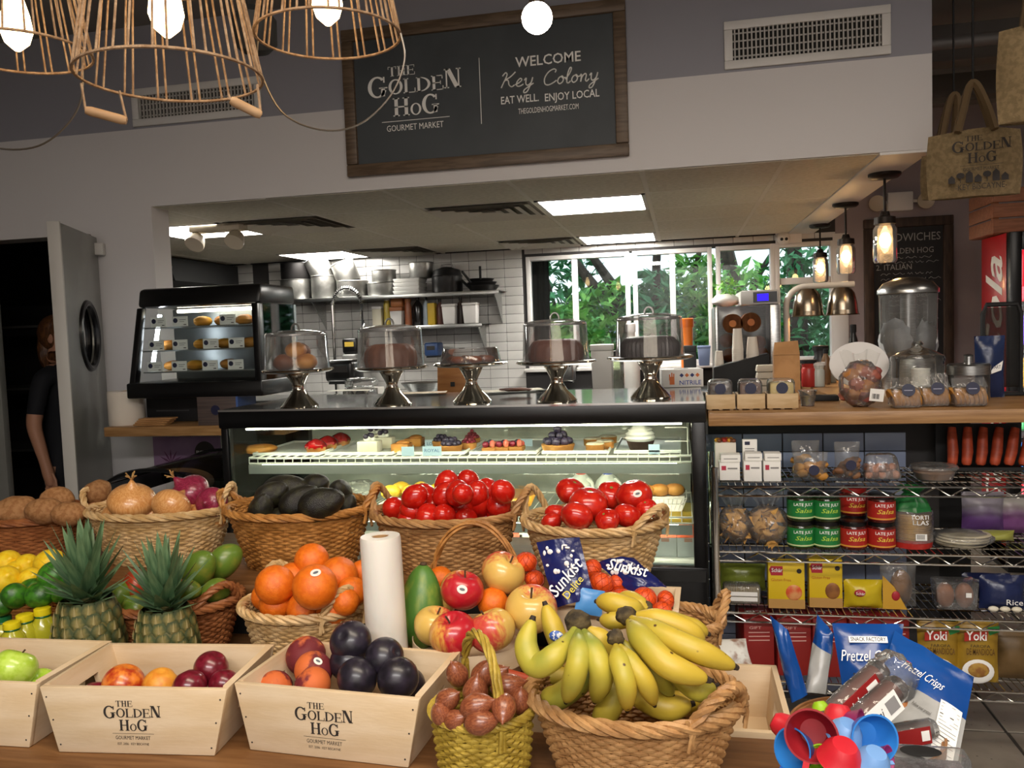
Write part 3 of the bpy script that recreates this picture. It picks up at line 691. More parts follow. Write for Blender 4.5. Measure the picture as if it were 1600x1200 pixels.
o = mk('paper_sheets', MB().grid(lambda u, v: (-.1+.2*u, -.02+.16*v, .004+.006*sin(u*4+v*3)), 8, 6), PAPER, loc=((x0+x1)/2, 3.34, z1+.004)); tag(o, 'loose white paper sheet lying over the striped carton', 'paper')
# curved glass freezer in front of the poster
x0, x1, z0, z1 = span(172, 728, 352, 810, 3.05)
t = thing('glass_top_freezer', 'low freezer with dark curved glass lid behind the onion basket', 'freezer', ((x0+x1)/2, 3.05, 0)); w_ = (x1-x0)/2
mk('body', MB().box(-w_, w_, -.1, .45, 0, z1-.18), mat('freezer_grey', '6f7274', rough=.4), t, bevel=.01)
def lidf(u, v): a = pi*(.5+.46*(u*2-1)*-1); return (w_*cos(a)*1.0, -.1+.55*v, z1-.18+.18*sin(a)**.8)
mk('curved_lid', MB().grid(lidf, 24, 3), clear('smoked_glass', '6d7a7c', .04, 1.5), t); [mk('lid_edge', MB().tube([lidf(i/23, e) for i in range(24)], .008, 6), BLACK, t) for e in (0, 1)]
# ------------------------------------------------------------ bakery display case
yk1 = 3.56
zg = A(1000, 884, YF).z
t = thing('bakery_case', 'long black-framed refrigerated glass case full of cakes and pastries', 'display case', (0, 0, 0)); CASE = t
mk('base', MB().box(XK0, XK1, YF-.01, yk1, .0, zg), BLACK, t, bevel=.006)
mk('kick_rail', MB().box(XK0+.01, XK1-.01, YF-.016, YF-.01, zg-.05, zg-.01), mat('dark_chrome', '4b4d4f', rough=.2, metal=1), t)
tb = A(740, 664, YF).z
mk('top_rim', MB().box(XK0-.004, XK1+.004, YF-.02, YF+.06, tb, ZK-.004).box(XK0-.004, XK0+.05, YF+.06, yk1, tb, ZK-.004).box(XK1-.05, XK1+.004, YF+.06, yk1, tb, ZK-.004).box(XK0+.05, XK1-.05, yk1-.05, yk1, tb, ZK-.004), BLACK, t, bevel=.006)
mk('top_plate', MB().box(XK0, XK1, YF-.012, yk1, ZK-.004, ZK), mat('polished_steel_top', 'c9cccb', rough=.10, metal=.9), t)
mk('top_edge', MB().box(XK0, XK1, YF-.024, YF-.014, ZK-.007, ZK+.001), CHROME, t)
pw = .028
for n_, q in (('post', (XK0, XK0+pw, YF-.012, YF+.03)), ('post', (XK1-pw-.02, XK1, YF-.012, YF+.03)), ('post', (XK0, XK0+pw, yk1-.04, yk1)), ('post', (XK1-pw, XK1, yk1-.04, yk1))):
    mk(n_, MB().box(*q, zg, tb), BLACK, t, bevel=.004)
mk('inner_post', MB().box(A(465, 690, yk1).x, A(490, 690, yk1).x, yk1-.05, yk1-.01, zg, tb), BLACK, t)
mk('front_glass', MB().box(XK0+pw, XK1-pw, YF-.004, YF, zg, tb), clear('case_glass', 'f0f7f4', .02, 1.1), t)
mk('side_glass', MB().box(XK0+.004, XK0+.008, YF+.03, yk1-.04, zg, tb), clear('case_side_glass', 'd6ebe6', .02, 1.2), t)
mk('side_glass', MB().box(XK1-.008, XK1-.004, YF+.03, yk1-.04, zg, tb), MATS['case_side_glass'], t)
CW = mat('case_white', 'e9ebe6', rough=.35)
mk('back_door', MB().box(XK0+.05, XK1-.05, yk1-.012, yk1-.006, zg, tb-.055), clear('back_door_glass', 'e2efec', .03, 1.4, haze=.75, hs=2, hc='e4e6df'), t)
mk('deck', MB().box(XK0+.03, XK1-.03, YF+.02, yk1-.02, zg-.001, zg+.006), CW, t)
LEDM = glow('case_led', 'fff3d6', 30)
mk('led_strip', MB().box(XK0+.08, XK1-.08, YF+.035, YF+.05, tb-.012, tb-.004), LEDM, t)
# wire shelves on white plates
WIRE = mat('white_wire', 'e6e6de', rough=.35)
zs1 = A(740, 714, 3.0).z; zs2 = A(1000, 808, 3.0).z
def wire_shelf(z, y0, y1):
    o = thing('tmp', '', '', (0, 0, 0)); o.name = 'shelf'; del o['label'], o['category']; o.parent = t
    m = MB()
    for y in (y0, y1): m.cyl((XK0+.05, y, z), (XK1-.05, y, z), .004, 6)
    m.cyl((XK0+.05, y0, z-.022), (XK1-.05, y0, z-.022), .004, 6)
    n = 46
    for i in range(n+1):
        x = XK0+.05+(XK1-XK0-.1)*i/n; m.tube([(x, y1, z+.002), (x, y0, z+.002), (x, y0-.001, z-.022)], .0022, 4)
    mk('wire_grid', m, WIRE, t)
    mk('price_rail', MB().box(XK0+.05, XK1-.05, y0-.008, y0-.005, z-.062, z-.026), mat('grey_rail', 'aeb0aa', rough=.4), t)
    mk('shelf_led', MB().box(XK0+.1, XK1-.1, y0+.01, y0+.02, z-.035, z-.028), LEDM, t)
    bpy.data.objects.remove(o)
wire_shelf(zs1, 3.0, 3.4); wire_shelf(zs2, 3.0, 3.45)
# wire end baskets
m = MB()
for z in (0, .05, .1):
    m.cyl((XK1-.14, 3.02, zs1+z), (XK1-.06, 3.02, zs1+z), .002, 5); m.cyl((XK1-.06, 3.02, zs1+z), (XK1-.06, 3.36, zs1+z), .002, 5)
for i in range(9): m.cyl((XK1-.06, 3.02+.042*i, zs1), (XK1-.06, 3.02+.042*i, zs1+.1), .002, 5)
mk('end_guard', m, WIRE, t)
# trays
for k in range(6):
    x0 = A(400+112*k, 700, 3.05).x; x1 = A(400+112*k+104, 700, 3.05).x
    if x1 > XK1-.06: break
    o = mk('pastry_tray', MB().box(x0, x1, 3.02, 3.38, 0, .004).box(x0, x1, 3.02, 3.026, .004, .012).box(x0, x1, 3.374, 3.38, .004, .012).box(x0, x0+.006, 3.026, 3.374, .004, .012).box(x1-.006, x1, 3.026, 3.374, .004, .012), CW, loc=(0, 0, zs1+.0065), bevel=.001, seg=1)
    tag(o, 'white pastry tray on the upper case shelf, number %s from the left' % ['one', 'two', 'three', 'four', 'five', 'six'][k], 'tray', 'white pastry trays')
zt = zs1+.0112
CRUST = mat('tart_crust', 'c8924e', 'b5793a', ns=12, rough=.7, bump=.2, bs=60)
RED = mat('red_glaze', '8c0f14', 'b3161a', ns=6, rough=.12, coat=.8)
CREAM = mat('cream', 'f0ebdc', 'e6dec8', ns=8, rough=.6)
BLUEB = mat('blueberry', '2c2740', '453a52', ns=9, rough=.35)
RASP = mat('raspberry', '7a1c34', '96283f', ns=9, rough=.4)
CHOC = mat('chocolate_cake', '3b2018', '2d1812', ns=6, rough=.6, bump=.2, bs=50)
BROWN = mat('brown_cake', '7b4526', '5f321b', ns=6, rough=.6, bump=.3, bs=40)
def put(px, py, Y, z=None):
    p = A(px, py, Y); return (p.x, Y, zt if z is None else z)
o = mk('oat_cookie', MB().ball((0, 0, .012), (.075, .05, .02), 18, 8, fn=lambda p: p*(1+.15*noise.noise(p*4))), PASTM, loc=put(405, 700, 3.1), rot=(0, 0, .2)); tag(o, 'flat oval golden cookie at left end of the upper case shelf', 'cookie')
def berry(mb, n, r, R, h, seed, m=0, lay=2):
    g = random.Random(seed)
    for l in range(lay):
        for i in range(int(n*(1-.45*l))):
            a = 2*pi*i/int(n*(1-.45*l))+l*.5; q = R*(1-.5*l)
            mb.ball((q*cos(a), q*sin(a), h+r+l*r*1.3), r*g.uniform(.9, 1.1), 8, 6, m)
    mb.ball((0, 0, h+r*(.8+1.5*(lay-1))), r, 8, 6, m)
for k, (px, py, Y) in enumerate(((494, 704, 3.07), (512, 694, 3.17), (532, 685, 3.27))):
    q = thing('glazed_tart', 'round tart with glossy red peaked glaze, %s of the row of three' % ['front one', 'middle one', 'rear one'][k], 'tart', put(px, py, Y), 0, 'red glazed tarts')
    mk('crust', MB().lathe([(0, 0), (.034, 0), (.042, .022), (.036, .024), (0, .022)], 24), CRUST, q)
    mk('glaze', MB().lathe([(.041, .018), (.042, .03), (.03, .044), (.012, .053), (0, .056)], 24, mod=lambda a, z: 1+.06*sin(a*9)*(z < .05)), RED, q)
for k, (px, py, Y) in enumerate(((578, 703, 3.07), (600, 696, 3.18), (585, 690, 3.3))):
    q = thing('cheesecake_square', 'white cheesecake square topped with cream and dark berries, %s' % ['nearest of three', 'middle of three', 'rearmost of three'][k], 'cake', put(px, py, Y), .1*k, 'berry cheesecake squares')
    mk('cake', MB().box(-.042, .042, -.03, .03, 0, .045), CREAM, q, bevel=.003)
    m = MB(); [m.ball((.012*sx_, .004*sx_, .052), .011, 8, 6) for sx_ in (-1, 0, 1)]; mk('cream_top', m, mat('whipped_cream', 'f6f4ee', rough=.5), q)
    m = MB(); m.ball((-.012, -.008, .062), .011, 10, 8).ball((.01, 0, .066), .011, 10, 8).ball((-.002, .01, .068), .009, 10, 8); mk('berries', m, BLUEB, q)
for k, (px, py, Y) in enumerate(((628, 703, 3.08), (648, 690, 3.24))):
    o = mk('brown_square', MB().box(-.035, .035, -.03, .03, 0, .032).ball((.005, 0, .034), (.028, .024, .012), 10, 6, fn=lambda p: p*(1+.25*noise.noise(p*4))), PASTM, loc=put(px, py, Y), bevel=.002); tag(o, 'nutty brown bar cake, %s of the pair by the blue price tags' % ['front one', 'back one'][k], 'cake', 'nutty bar cakes')
for k, (px, py, Y, R, lay, mm) in enumerate(((705, 703, 3.07, .042, 2, BLUEB), (690, 690, 3.2, .036, 2, BLUEB), (733, 697, 3.14, .03, 2, RASP), (738, 686, 3.28, .032, 3, RASP), (872, 702, 3.08, .06, 3, BLUEB))):
    q = thing('berry_tart', ['blueberry tart heaped at the front of third tray', 'blueberry tart behind the front heaped one', 'small raspberry tart beside the blueberry tarts', 'tall raspberry tart at the rear beside blueberry tarts', 'tall large mixed berry cake heaped in a mound'][k], 'tart', put(px, py, Y), 0, 'berry tarts')
    mk('crust', MB().lathe([(0, 0), (R*.95, 0), (R*1.08, .024), (R*.95, .026), (0, .022)], 24, mod=lambda a, z: 1+.03*sin(a*16)), CRUST, q)
    m = MB(); berry(m, 8, R*.27, R*.72, .02, k, 0, lay); berry(m, 5, R*.27, R*.36, .024, k+9, 0, 1); mk('berries', m, mm, q)
for k, (px, py, Y) in enumerate(((766, 704, 3.06), (787, 703, 3.07), (808, 703, 3.08))):
    q = thing('fruit_tartlet', 'strip tart of sliced red fruit, number %s of three from the left' % ['one', 'two', 'three'][k], 'tart', put(px, py, Y), 0, 'sliced fruit tarts')
    mk('crust', MB().box(-.026, .026, -.035, .035, 0, .018), CRUST, q, bevel=.002)
    m = MB(); m.ball((-.014, -.015, .028), .013, 10, 8, 0).ball((.012, -.012, .03), (.012, .012, .016), 10, 8, 1).ball((0, .012, .03), .013, 10, 8, 2).ball((.016, .018, .026), .011, 10, 8, 1).ball((-.016, .014, .026), .011, 10, 8, 0); mk('fruit_slices', m, [RASP, mat('strawberry_slice', 'c8463c', 'e89a80', ns=12, rough=.25), BLUEB], q)
for k, (px, py, Y) in enumerate(((930, 703, 3.07), (945, 697, 3.14), (926, 690, 3.22), (950, 688, 3.28))):
    q = thing('sugar_tartlet', 'small round sugar-dusted tart, %s of four' % ['front left', 'front right', 'back left', 'back right'][k], 'tart', put(px, py, Y), 0, 'sugar dusted tarts')
    mk('crust', MB().lathe([(0, 0), (.034, 0), (.036, .024), (0, .024)], 24), CRUST, q, bevel=0); mk('sugar_top', MB().lathe([(.034, .0245), (.03, .029), (0, .031)], 24, mod=lambda a, z: 1+.03*sin(7*a)), mat('icing_sugar', 'efe6d6', 'e2cfae', ns=18, rough=.8), q)
q = thing('cream_cup_cake', 'dark chocolate cup piled with white cream and one berry', 'cake', put(1001, 704, 3.09))
mk('cup', MB().lathe([(0, 0), (.04, 0), (.052, .034), (.046, .036), (0, .034)], 24, mod=lambda a, z: 1+.03*sin(20*a)), CHOC, q)
mk('cream', MB().lathe([(.05, .034), (.058, .045), (.05, .052), (.055, .06), (.042, .068), (.046, .076), (.03, .084), (.02, .092), (0, .096)], 24), MATS['whipped_cream'], q); mk('berry', MB().ball((0, 0, .102), (.018, .018, .011), 12, 8), BLUEB, q)
BTAG = mat('pale_blue_tag', 'b9d3e6', rough=.4)
for k, (px, py, Y, s) in enumerate(((637, 705, 3.01, ''), (675, 706, 3.012, 'ROYAL'), (680, 680, 3.2, 'LOBSTER'), (822, 683, 3.2, ''), (1022, 700, 3.02, ''))):
    c = A(px, py, Y); w_ = (.05, .075, .09, .05, .04)[k]
    q = thing('price_tag', 'pale blue case price tag %s' % ['leaning in front of the bar cakes', 'reading a word before the blueberry tarts', 'on the rear rail over the blueberry tarts', 'behind the sliced fruit tarts', 'beside the cream cup'][k], 'price tag', (c.x, Y, zt-.008), 0, 'case price tags')
    mk('tag', MB().box(-w_/2, w_/2, 0, .002, 0, .036), BTAG, q)
    mk('tag_foot', MB().box(-w_/4, w_/4, 0, .02, 0, .002), BTAG, q)
    if s: txt(q, s, (0, -.001, .02), .018, mat('blue_print', '2a5a8c', rough=.6), width=w_*.8)
# lower shelves
z2 = zs2+.006
YEL = mat('yellow_fruit', 'e3b52c', 'efcf4a', ns=3, rough=.35)
for k in range(10):
    px = 610+15.5*k; Y = 3.12+.07*(k % 2)
    c = A(px, 745, Y); o = mk('yellow_mango', MB().ball((0, 0, .03), (.042, .034, .03), 14, 10, fn=lambda p: p*(1+.05*noise.noise(p*2+Vector((k, 0, 0))))), YEL, loc=(c.x, Y, z2+.028), rot=(0, 0, .6*k)); tag(o, 'yellow fruit on the lower case shelf, %s from the left' % ORD[k], 'fruit', 'yellow fruit in case')
c = A(690, 760, 3.12); x0, x1 = A(604, 760, 3.12).x, A(760, 760, 3.12).x
t2 = thing('fruit_tray', 'shallow white tray under the row of yellow fruit', 'tray', ((x0+x1)/2, 3.15, z2)); W = (x1-x0)/2
mk('tray', MB().hexa([(-W, -.09, 0), (W, -.09, 0), (W, .1, 0), (-W, .1, 0)], [(-W-.01, -.1, .026), (W+.01, -.1, .026), (W+.01, .11, .026), (-W-.01, .11, .026)]), PAPER, t2)
c = A(795, 757, 3.15)
t2 = thing('flan_dish', 'round dish with orange fluted sides on the lower shelf', 'dish', (c.x, 3.16, z2))
mk('dish', MB().lathe([(0, 0), (.085, 0), (.105, .045), (.1, .047), (.08, .01), (0, .008)], 36, mod=lambda a, z: 1+.015*sin(36*a)), mat('orange_dish', 'e8a128', rough=.35), t2); mk('lid', MB().lathe([(.107, .047), (.1, .06), (0, .065)], 36), DOME, t2)
c = A(497, 745, 3.2)
t2 = thing('strawberry_punnet', 'clear punnet of strawberries behind the avocados', 'punnet', (c.x, 3.2, z2))
mk('tub', MB().hexa([(-.07, -.05, 0), (.07, -.05, 0), (.07, .05, 0), (-.07, .05, 0)], [(-.08, -.06, .075), (.08, -.06, .075), (.08, .06, .075), (-.08, .06, .075)]), WRAP, t2)
m = MB(); [m.ball((RND.uniform(-.05, .05), RND.uniform(-.035, .035), .02+.014*(i % 4)), .016, 8, 6, i % 2) for i in range(20)]; mk('strawberries', m, [mat('strawberry', 'c22a1c', 'a81c14', ns=10, rough=.3), mat('strawberry_light', 'd9502a', rough=.3)], t2)
mk('leaf_tops', MB().ball((-.045, -.03, .07), .012, 8, 6).ball((.02, 0, .078), .011, 8, 6), LEAF[0], t2)
c = A(565, 750, 3.25); o = mk('bread_bag', MB().ball((0, 0, .04), (.1, .05, .045), 24, 14, fn=lambda p: p*(1+.12*noise.noise(p*5))), WRAP, loc=(c.x, 3.25, z2)); tag(o, 'crumpled clear bag on the lower shelf behind the avocados', 'bag')
for k, (px, cc, nm) in enumerate(((908, 'b5392c', 'red'), (950, '3b4fae', 'blue'))):
    c = A(px, 750, 3.3); q = thing('milk_jug', 'translucent plastic jug with a %s cap in the case' % nm, 'jug', (c.x, 3.3, z2), 0, 'milk jugs')
    mk('jug', MB().lathe([(0, 0), (.05, 0), (.055, .01), (.055, .05), (.045, .075), (.02, .1), (.017, .108), (0, .108)], 20), mat('milky_plastic', 'dfe3dd', rough=.35), q); mk('cap', MB().lathe([(.02, .1), (.021, .102), (.021, .118), (0, .119)], 20), mat('cap_'+nm, cc, rough=.4), q)
    mk('handle', MB().tube([(.03, -.03, .085), (.05, -.045, .07), (.052, -.05, .04)], .007, 6), MATS['milky_plastic'], q)
c = A(1030, 750, 3.12); q = thing('wire_pastry_basket', 'white wire basket of rolls at right end of the lower case shelf', 'basket', (c.x, 3.14, z2))
m = MB(); w_, d_ = .08, .06
for k, z in enumerate((0, .025, .05)): s = 1+.12*k; m.tube([(-w_*s, -d_*s, z), (w_*s, -d_*s, z), (w_*s, d_*s, z), (-w_*s, d_*s, z)], .002, 5, closed=True)
for i in range(13):
    u = -1+2*i/12; m.cyl((u*w_, -d_, 0), (u*w_*1.24, -d_*1.24, .05), .0018, 4); m.cyl((u*w_, d_, 0), (u*w_*1.24, d_*1.24, .05), .0018, 4)
mk('wires', m, WIRE, q); mk('liner', MB().hexa([(-w_, -d_, .002), (w_, -d_, .002), (w_, d_, .002), (-w_, d_, .002)], [(-w_*1.15, -d_*1.15, .045), (w_*1.15, -d_*1.15, .045), (w_*1.15, d_*1.15, .045), (-w_*1.15, d_*1.15, .045)]), PAPER, q)
for k in range(3): o = mk('bread_roll', MB().ball((0, 0, 0), (.04, .032, .024), 14, 8, fn=lambda p: p*(1+.1*noise.noise(p*3))), PASTM, loc=(c.x-.055+.055*k, 3.13+.01*k, z2+.066)); tag(o, 'golden roll lying in the white wire basket, %s from the left' % ORD[k], 'bread roll', 'rolls in wire basket')
zd_ = zg+.0065
for k, (px, py) in enumerate(((1040, 855), (1076, 855), (1005, 855))):
    c = A(px, 870, 3.0+.0*k); q = thing('orange_carton', 'small orange and white gable carton on the case deck, %s' % ['second from the right', 'nearest the right post', 'third from the right'][k], 'carton', (c.x, 3.0, zd_), 0, 'orange gable cartons')
    mk('body', MB().box(-.04, .04, 0, .09, 0, .07), PAPER, q, bevel=.002); mk('top', MB().hexa([(-.04, 0, .0705), (.04, 0, .0705), (.04, .09, .0705), (-.04, .09, .0705)], [(-.036, .03, .105), (.036, .03, .105), (.036, .06, .105), (-.036, .06, .105)]), mat('orange_card', 'c8552a', rough=.5), q); mk('window', MB().box(-.014, .014, -.001, .001, .055, .068), mat('pink_card', 'e0a890', rough=.5), q)
for k, (px, cc, h) in enumerate(((830, 'd9d9d0', .06), (800, 'c9705a', .05), (770, 'cfcfc6', .05), (380, '5d7f3c', .12), (420, '7f9a4a', .10), (860, 'e2e2da', .05))):
    c = A(px, 870, 3.1); q = thing('deck_carton', ['long white box on the case deck under tomato basket', 'salmon coloured box on the case deck', 'grey white box on the case deck behind papaya', 'green carton at left end of case deck', 'light green carton at left end of case deck', 'white box on the case deck under big tomatoes'][k], 'box', (c.x, 3.1, zd_))
    mk('box', MB().box(-.045, .045, 0, .12, 0, h), mat('deckbox_%d' % k, cc, rough=.5), q, bevel=.002); mk('flap', MB().box(-.04, .04, -.0015, 0, h*.45, h*.5), GROUT, q)
# yellow cheese wheel slab at right
c = A(1065, 815, 3.25); o = mk('cheese_block', MB().box(-.1, .06, -.08, .08, 0, .07), mat('yellow_cheese', 'd9c04a', 'cdb23c', ns=5, rough=.5), loc=(c.x, 3.25, zd_+.06), bevel=.008); tag(o, 'pale yellow cheese block at right of the case deck', 'cheese')
o = mk('cheese_stand', MB().box(-.11, .07, -.09, .09, 0, .052).box(-.115, .075, -.095, .095, .052, .058), CW, loc=(c.x, 3.25, zd_), bevel=.003); tag(o, 'white riser under the yellow cheese block', 'riser')
# ------------------------------------------------------------ cake stands
SILV = mat('polished_silver', 'd6cfc2', rough=.07, metal=1)
def stand(px, pyb, py, pw_, label):
    c = AZ(px, pyb, ZK); s = pxs(c); h = (pyb-py)*s*1.0; R = pw_*s/2
    q = thing('cake_stand', label, 'cake stand', (c.x, c.y, ZK+.0005), 0, 'silver cake stands')
    k = h/.155
    prof = [(0, 0), (.072, 0), (.074, .006), (.068, .012), (.06, .022), (.038, .045), (.025, .068), (.021, .08), (.026, .096), (.038, .12), (.046, .135), (.046, .142), (0, .142)]
    mk('pedestal', MB().lathe([(r, z*k) for r, z in prof], 36, mod=lambda a, z: 1+(.02*cos(a*10) if z > .02 else 0)), SILV, q)
    mk('plate', MB().lathe([(0, .142*k), (R*.9, .142*k), (R, .148*k), (R, .156*k), (R*.97, .158*k), (R*.94, .153*k), (0, .152*k)], 40), STEEL, q)
    mk('bead_rim', MB().tube([(R*cos(2*pi*i/40), R*sin(2*pi*i/40), .152*k) for i in range(40)], .004, 5, closed=True), SILV, q)
    return Vector((c.x, c.y, ZK+.153*k+.001)), s
def dome(p, r, h, label):
    q = thing('cake_dome', label, 'cake dome', (p.x, p.y, p.z), 0, 'clear cake domes')
    mk('cover', MB().lathe([(r*1.02, 0), (r, .004), (r*.95, h*.86), (r*.9, h*.93), (r*.5, h*.985), (0, h)], 40), DOME, q)
    mk('rim_band', MB().lathe([(r*.952, h*.84), (r*.956, h*.86), (r*.93, h*.905), (r*.925, h*.9)], 40, close=True), clear('band_plastic', 'dddddd', .08, 2.5, haze=.25), q)
    mk('knob', MB().tube([(.016*cos(pi*i/8), 0, h+.022*sin(pi*i/8)) for i in range(9)], .004, 6), ALU, q)
def bundt(p, R, h, n, m_, label, nm='bundt_cake'):
    o = mk(nm, MB().lathe([(R*.3, .0), (R*.95, 0), (R, h*.3), (R*.97, h*.65), (R*.8, h*.92), (R*.6, h), (R*.4, h*.9), (R*.3, h*.5)], 80, mod=lambda a, z: 1+.045*abs(sin(a*n/2)), close=True), m_, loc=(p.x, p.y, p.z+.0005)); tag(o, label, 'cake')
p1, s1 = stand(468, 636, 577, 108, 'leftmost silver cake stand with muffins under a dome')
dome(p1, 50*s1, 62*s1, 'clear dome over the muffins, leftmost of four')
for k, (dx, dy, dz) in enumerate(((-.045, -.02, 0), (.045, -.015, 0), (0, .04, 0), (.0, -.005, .045), (-.01, .05, .04))):
    o = mk('muffin', MB().ball((0, 0, .03), (.042, .04, .032), 16, 10, fn=lambda p: p*(1+.1*noise.noise(p*2.4+Vector((k, k, 0))))), PASTM if k % 2 else BROWN, loc=(p1.x+dx, p1.y+dy, p1.z+dz-.001)); tag(o, 'golden brown muffin piled under the leftmost dome', 'muffin', 'muffins under dome')
p2, s2 = stand(614, 632, 573, 112, 'second silver cake stand from the left with a brown ring cake')
dome(p2, 52*s2, 66*s2, 'clear dome over the brown ring cake, second from left'); bundt(p2, 40*s2, 36*s2, 18, BROWN, 'brown fluted ring cake on the second stand from the left')
p3, s3 = stand(738, 628, 567, 114, 'middle silver cake stand with a ribbed plastic pastry box')
q = thing('ribbed_container', 'low ribbed clear lid over pastries on the middle stand', 'container', (p3.x, p3.y, p3.z)); R = 46*s3
mk('lid', MB().lathe([(R*1.05, 0), (R*1.04, .006), (R*.94, .052), (R*.9, .058), (0, .06)], 96, mod=lambda a, z: 1+(.012*sin(a*48) if .003 < z < .055 else 0)), clear('ribbed_plastic', 'f0f0f0', .06, 2.0, haze=.12, hs=30), q)
for k in range(7):
    a = 2*pi*k/6; rr = 0 if k == 6 else R*.62
    o = mk('small_pastry', MB().ball((0, 0, .014), (.026, .026, .015), 12, 8, fn=lambda p: p*(1+.12*noise.noise(p*3+Vector((k, 0, 0))))), mat('orange_pastry', 'b5602c', '8a3c1c', ns=8, rough=.5), loc=(p3.x+rr*cos(a), p3.y+rr*sin(a), p3.z)); tag(o, 'small orange-brown pastry under the ribbed lid', 'pastry', 'pastries under ribbed lid')
p4, s4 = stand(871, 627, 564, 122, 'fourth silver cake stand from the left with a tall brown ring cake')
dome(p4, 52*s4, 66*s4, 'clear dome over the tall brown ring cake, third of four'); bundt(p4, 42*s4, 34*s4, 16, mat('cocoa_cake', '6b3624', '552717', ns=6, rough=.55, bump=.25, bs=40), 'cocoa brown ring cake on the fourth stand from the left')
p5, s5 = stand(1017, 622, 557, 130, 'rightmost silver cake stand with a dark chocolate cake')
dome(p5, 53*s5, 68*s5, 'clear dome over the black chocolate cake, rightmost'); bundt(p5, 45*s5, 32*s5, 40, mat('black_cake', '1d1416', '2a1e20', ns=6, rough=.5, bump=.2, bs=40), 'near black chocolate cake on the rightmost stand', 'chocolate_cake')
# glove box
c = AZ(1065, 604, ZK); q = thing('glove_box', 'white nitrile glove dispenser box at right end of the case top', 'box', (c.x, c.y, ZK+.001), .12)
mk('box', MB().box(-.085, .085, -.05, .07, 0, .075), PAPER, q, bevel=.002); mk('opening', MB().lathe([(0, 0), (.03, 0), (.03, .001), (0, .001)], 24, T=T_((0, .01, .0752), (0, 0, 0), (1, .5, 1))), MBLACK, q)
txt(q, 'NITRILE', (.03, -.0505, .018), .026, mat('nitrile_blue', '3b55a8', rough=.6), width=.09, bold=.01)
for k, cc in enumerate(('2f3c74', 'd9763c', '2f3c74', 'd9763c')): mk('icon', MB().prism([(-.009, 0), (0, -.009), (.009, 0), (0, .009)], -.0512, -.05, T=T_((-.005+.022*k, 0, .05))), mat('icon_%d' % (k % 2), cc, rough=.6), q)
mk('hand_print', MB().box(-.055, -.035, -.0511, -.05, .012, .045).box(-.057, -.052, -.0511, -.05, .03, .055).box(-.048, -.043, -.0511, -.05, .045, .062).box(-.04, -.035, -.0511, -.05, .045, .058), MATS['icon_1'], q)
# papers and plates on the case top
for k, (px, py, w_, cc) in enumerate(((545, 612, .1, 'd8d5c8'), (655, 616, .12, 'd9c9b2'), (800, 612, .13, 'd5cdbd'))):
    c = AZ(px, py, ZK); o = mk('parchment_sheet', MB().grid(lambda u, v: ((u-.5)*2*w_, (v-.5)*w_, .003+.004*sin(5*u+k)*sin(3*v)+.004), 10, 6), mat('parchment_%d' % k, cc, rough=.8), loc=(c.x, c.y, ZK), rot=(0, 0, .2*k)); tag(o, 'baking parchment sheet lying on the case top %s' % ['between the first two stands', 'right of the second stand', 'between the third and fourth stands'][k], 'paper')
c = AZ(806, 616, ZK); o = mk('dried_meat', MB().ball((0, 0, .008), (.07, .035, .008), 16, 6, fn=lambda p: p*(1+.3*noise.noise(p*5))), mat('dark_crumb', '5a3020', '7a4830', ns=20, rough=.8), loc=(c.x, c.y, ZK+.012)); tag(o, 'brown crumb heap on the parchment between stands', 'crumbs')
# ============================================================ KITCHEN BEHIND
def tub(name, px0, py0, px1, py1, Y, z, mats, label, cat, group=None, taper=.85, lid=None, dep=None, lidh=.12, rim=True):
    x0, x1, _, z1 = span(px0, py0, px1, py1, Y); w_ = (x1-x0)/2; h = max(z1-z, .01); d = (dep or w_)
    q = thing(name, label, cat, ((x0+x1)/2, Y, z), 0, group); k = taper
    mk('body', MB().hexa([(-w_*k, -d*k, 0), (w_*k, -d*k, 0), (w_*k, d*k, 0), (-w_*k, d*k, 0)], [(-w_, -d, h*(1-lidh)), (w_, -d, h*(1-lidh)), (w_, d, h*(1-lidh)), (-w_, d, h*(1-lidh))]), mats, q, bevel=min(w_, d)*.12)
    if rim or lid: mk('lid' if lid else 'rim', MB().box(-w_*1.05, w_*1.05, -d*1.05, d*1.05, h*(1-lidh), h), lid or mats, q, bevel=min(w_, d)*.08)
    return q
def bottle(name, px, py0, w_px, Y, z, m1, label, cat='bottle', group=None, cap=None, neck=.35, shoulder=.72):
    c = A(px, py0, Y); s = pxs(c); r = w_px*s/2; h = c.z-z
    q = thing(name, label, cat, (c.x, Y, z), 0, group)
    mk('body', MB().lathe([(0, 0), (r*.92, 0), (r, h*.04), (r, h*shoulder*.9), (r*.85, h*shoulder), (r*neck, h*(shoulder+.12)), (r*neck, h*.88), (0, h*.88)], 18), m1, q)
    mk('cap', MB().lathe([(0, h*.87), (r*neck*1.2, h*.87), (r*neck*1.2, h*.99), (r*neck, h), (0, h)], 16), cap or BLACK, q)
    return q
def pan(px0, py0, px1, py1, Y, z, label, m_=None, tilt=0, deep=1, name='cake_pan'):
    x0, x1, _, z1 = span(px0, py0, px1, py1, Y); r = (x1-x0)/2; h = (z1-z)
    q = thing(name, label, 'pan', ((x0+x1)/2, Y, z), 0, 'pans on the top wall shelf'); q.rotation_euler = (0, tilt, 0)
    mk('wall', MB().lathe([(0, 0), (r*.94, 0), (r, h*.1), (r*1.0, h), (r*.97, h), (r*.92, h*.06+.002), (0, h*.06+.002)], 28), m_ or ALU, q)
    mk('rolled_rim', MB().tube([(r*cos(2*pi*i/28), r*sin(2*pi*i/28), h) for i in range(28)], .005, 5, closed=True), m_ or ALU, q)
    return q
YH = YB-.18
zu = A(620, 460, YB-.34).z; zlw = A(665, 508, YB-.34).z
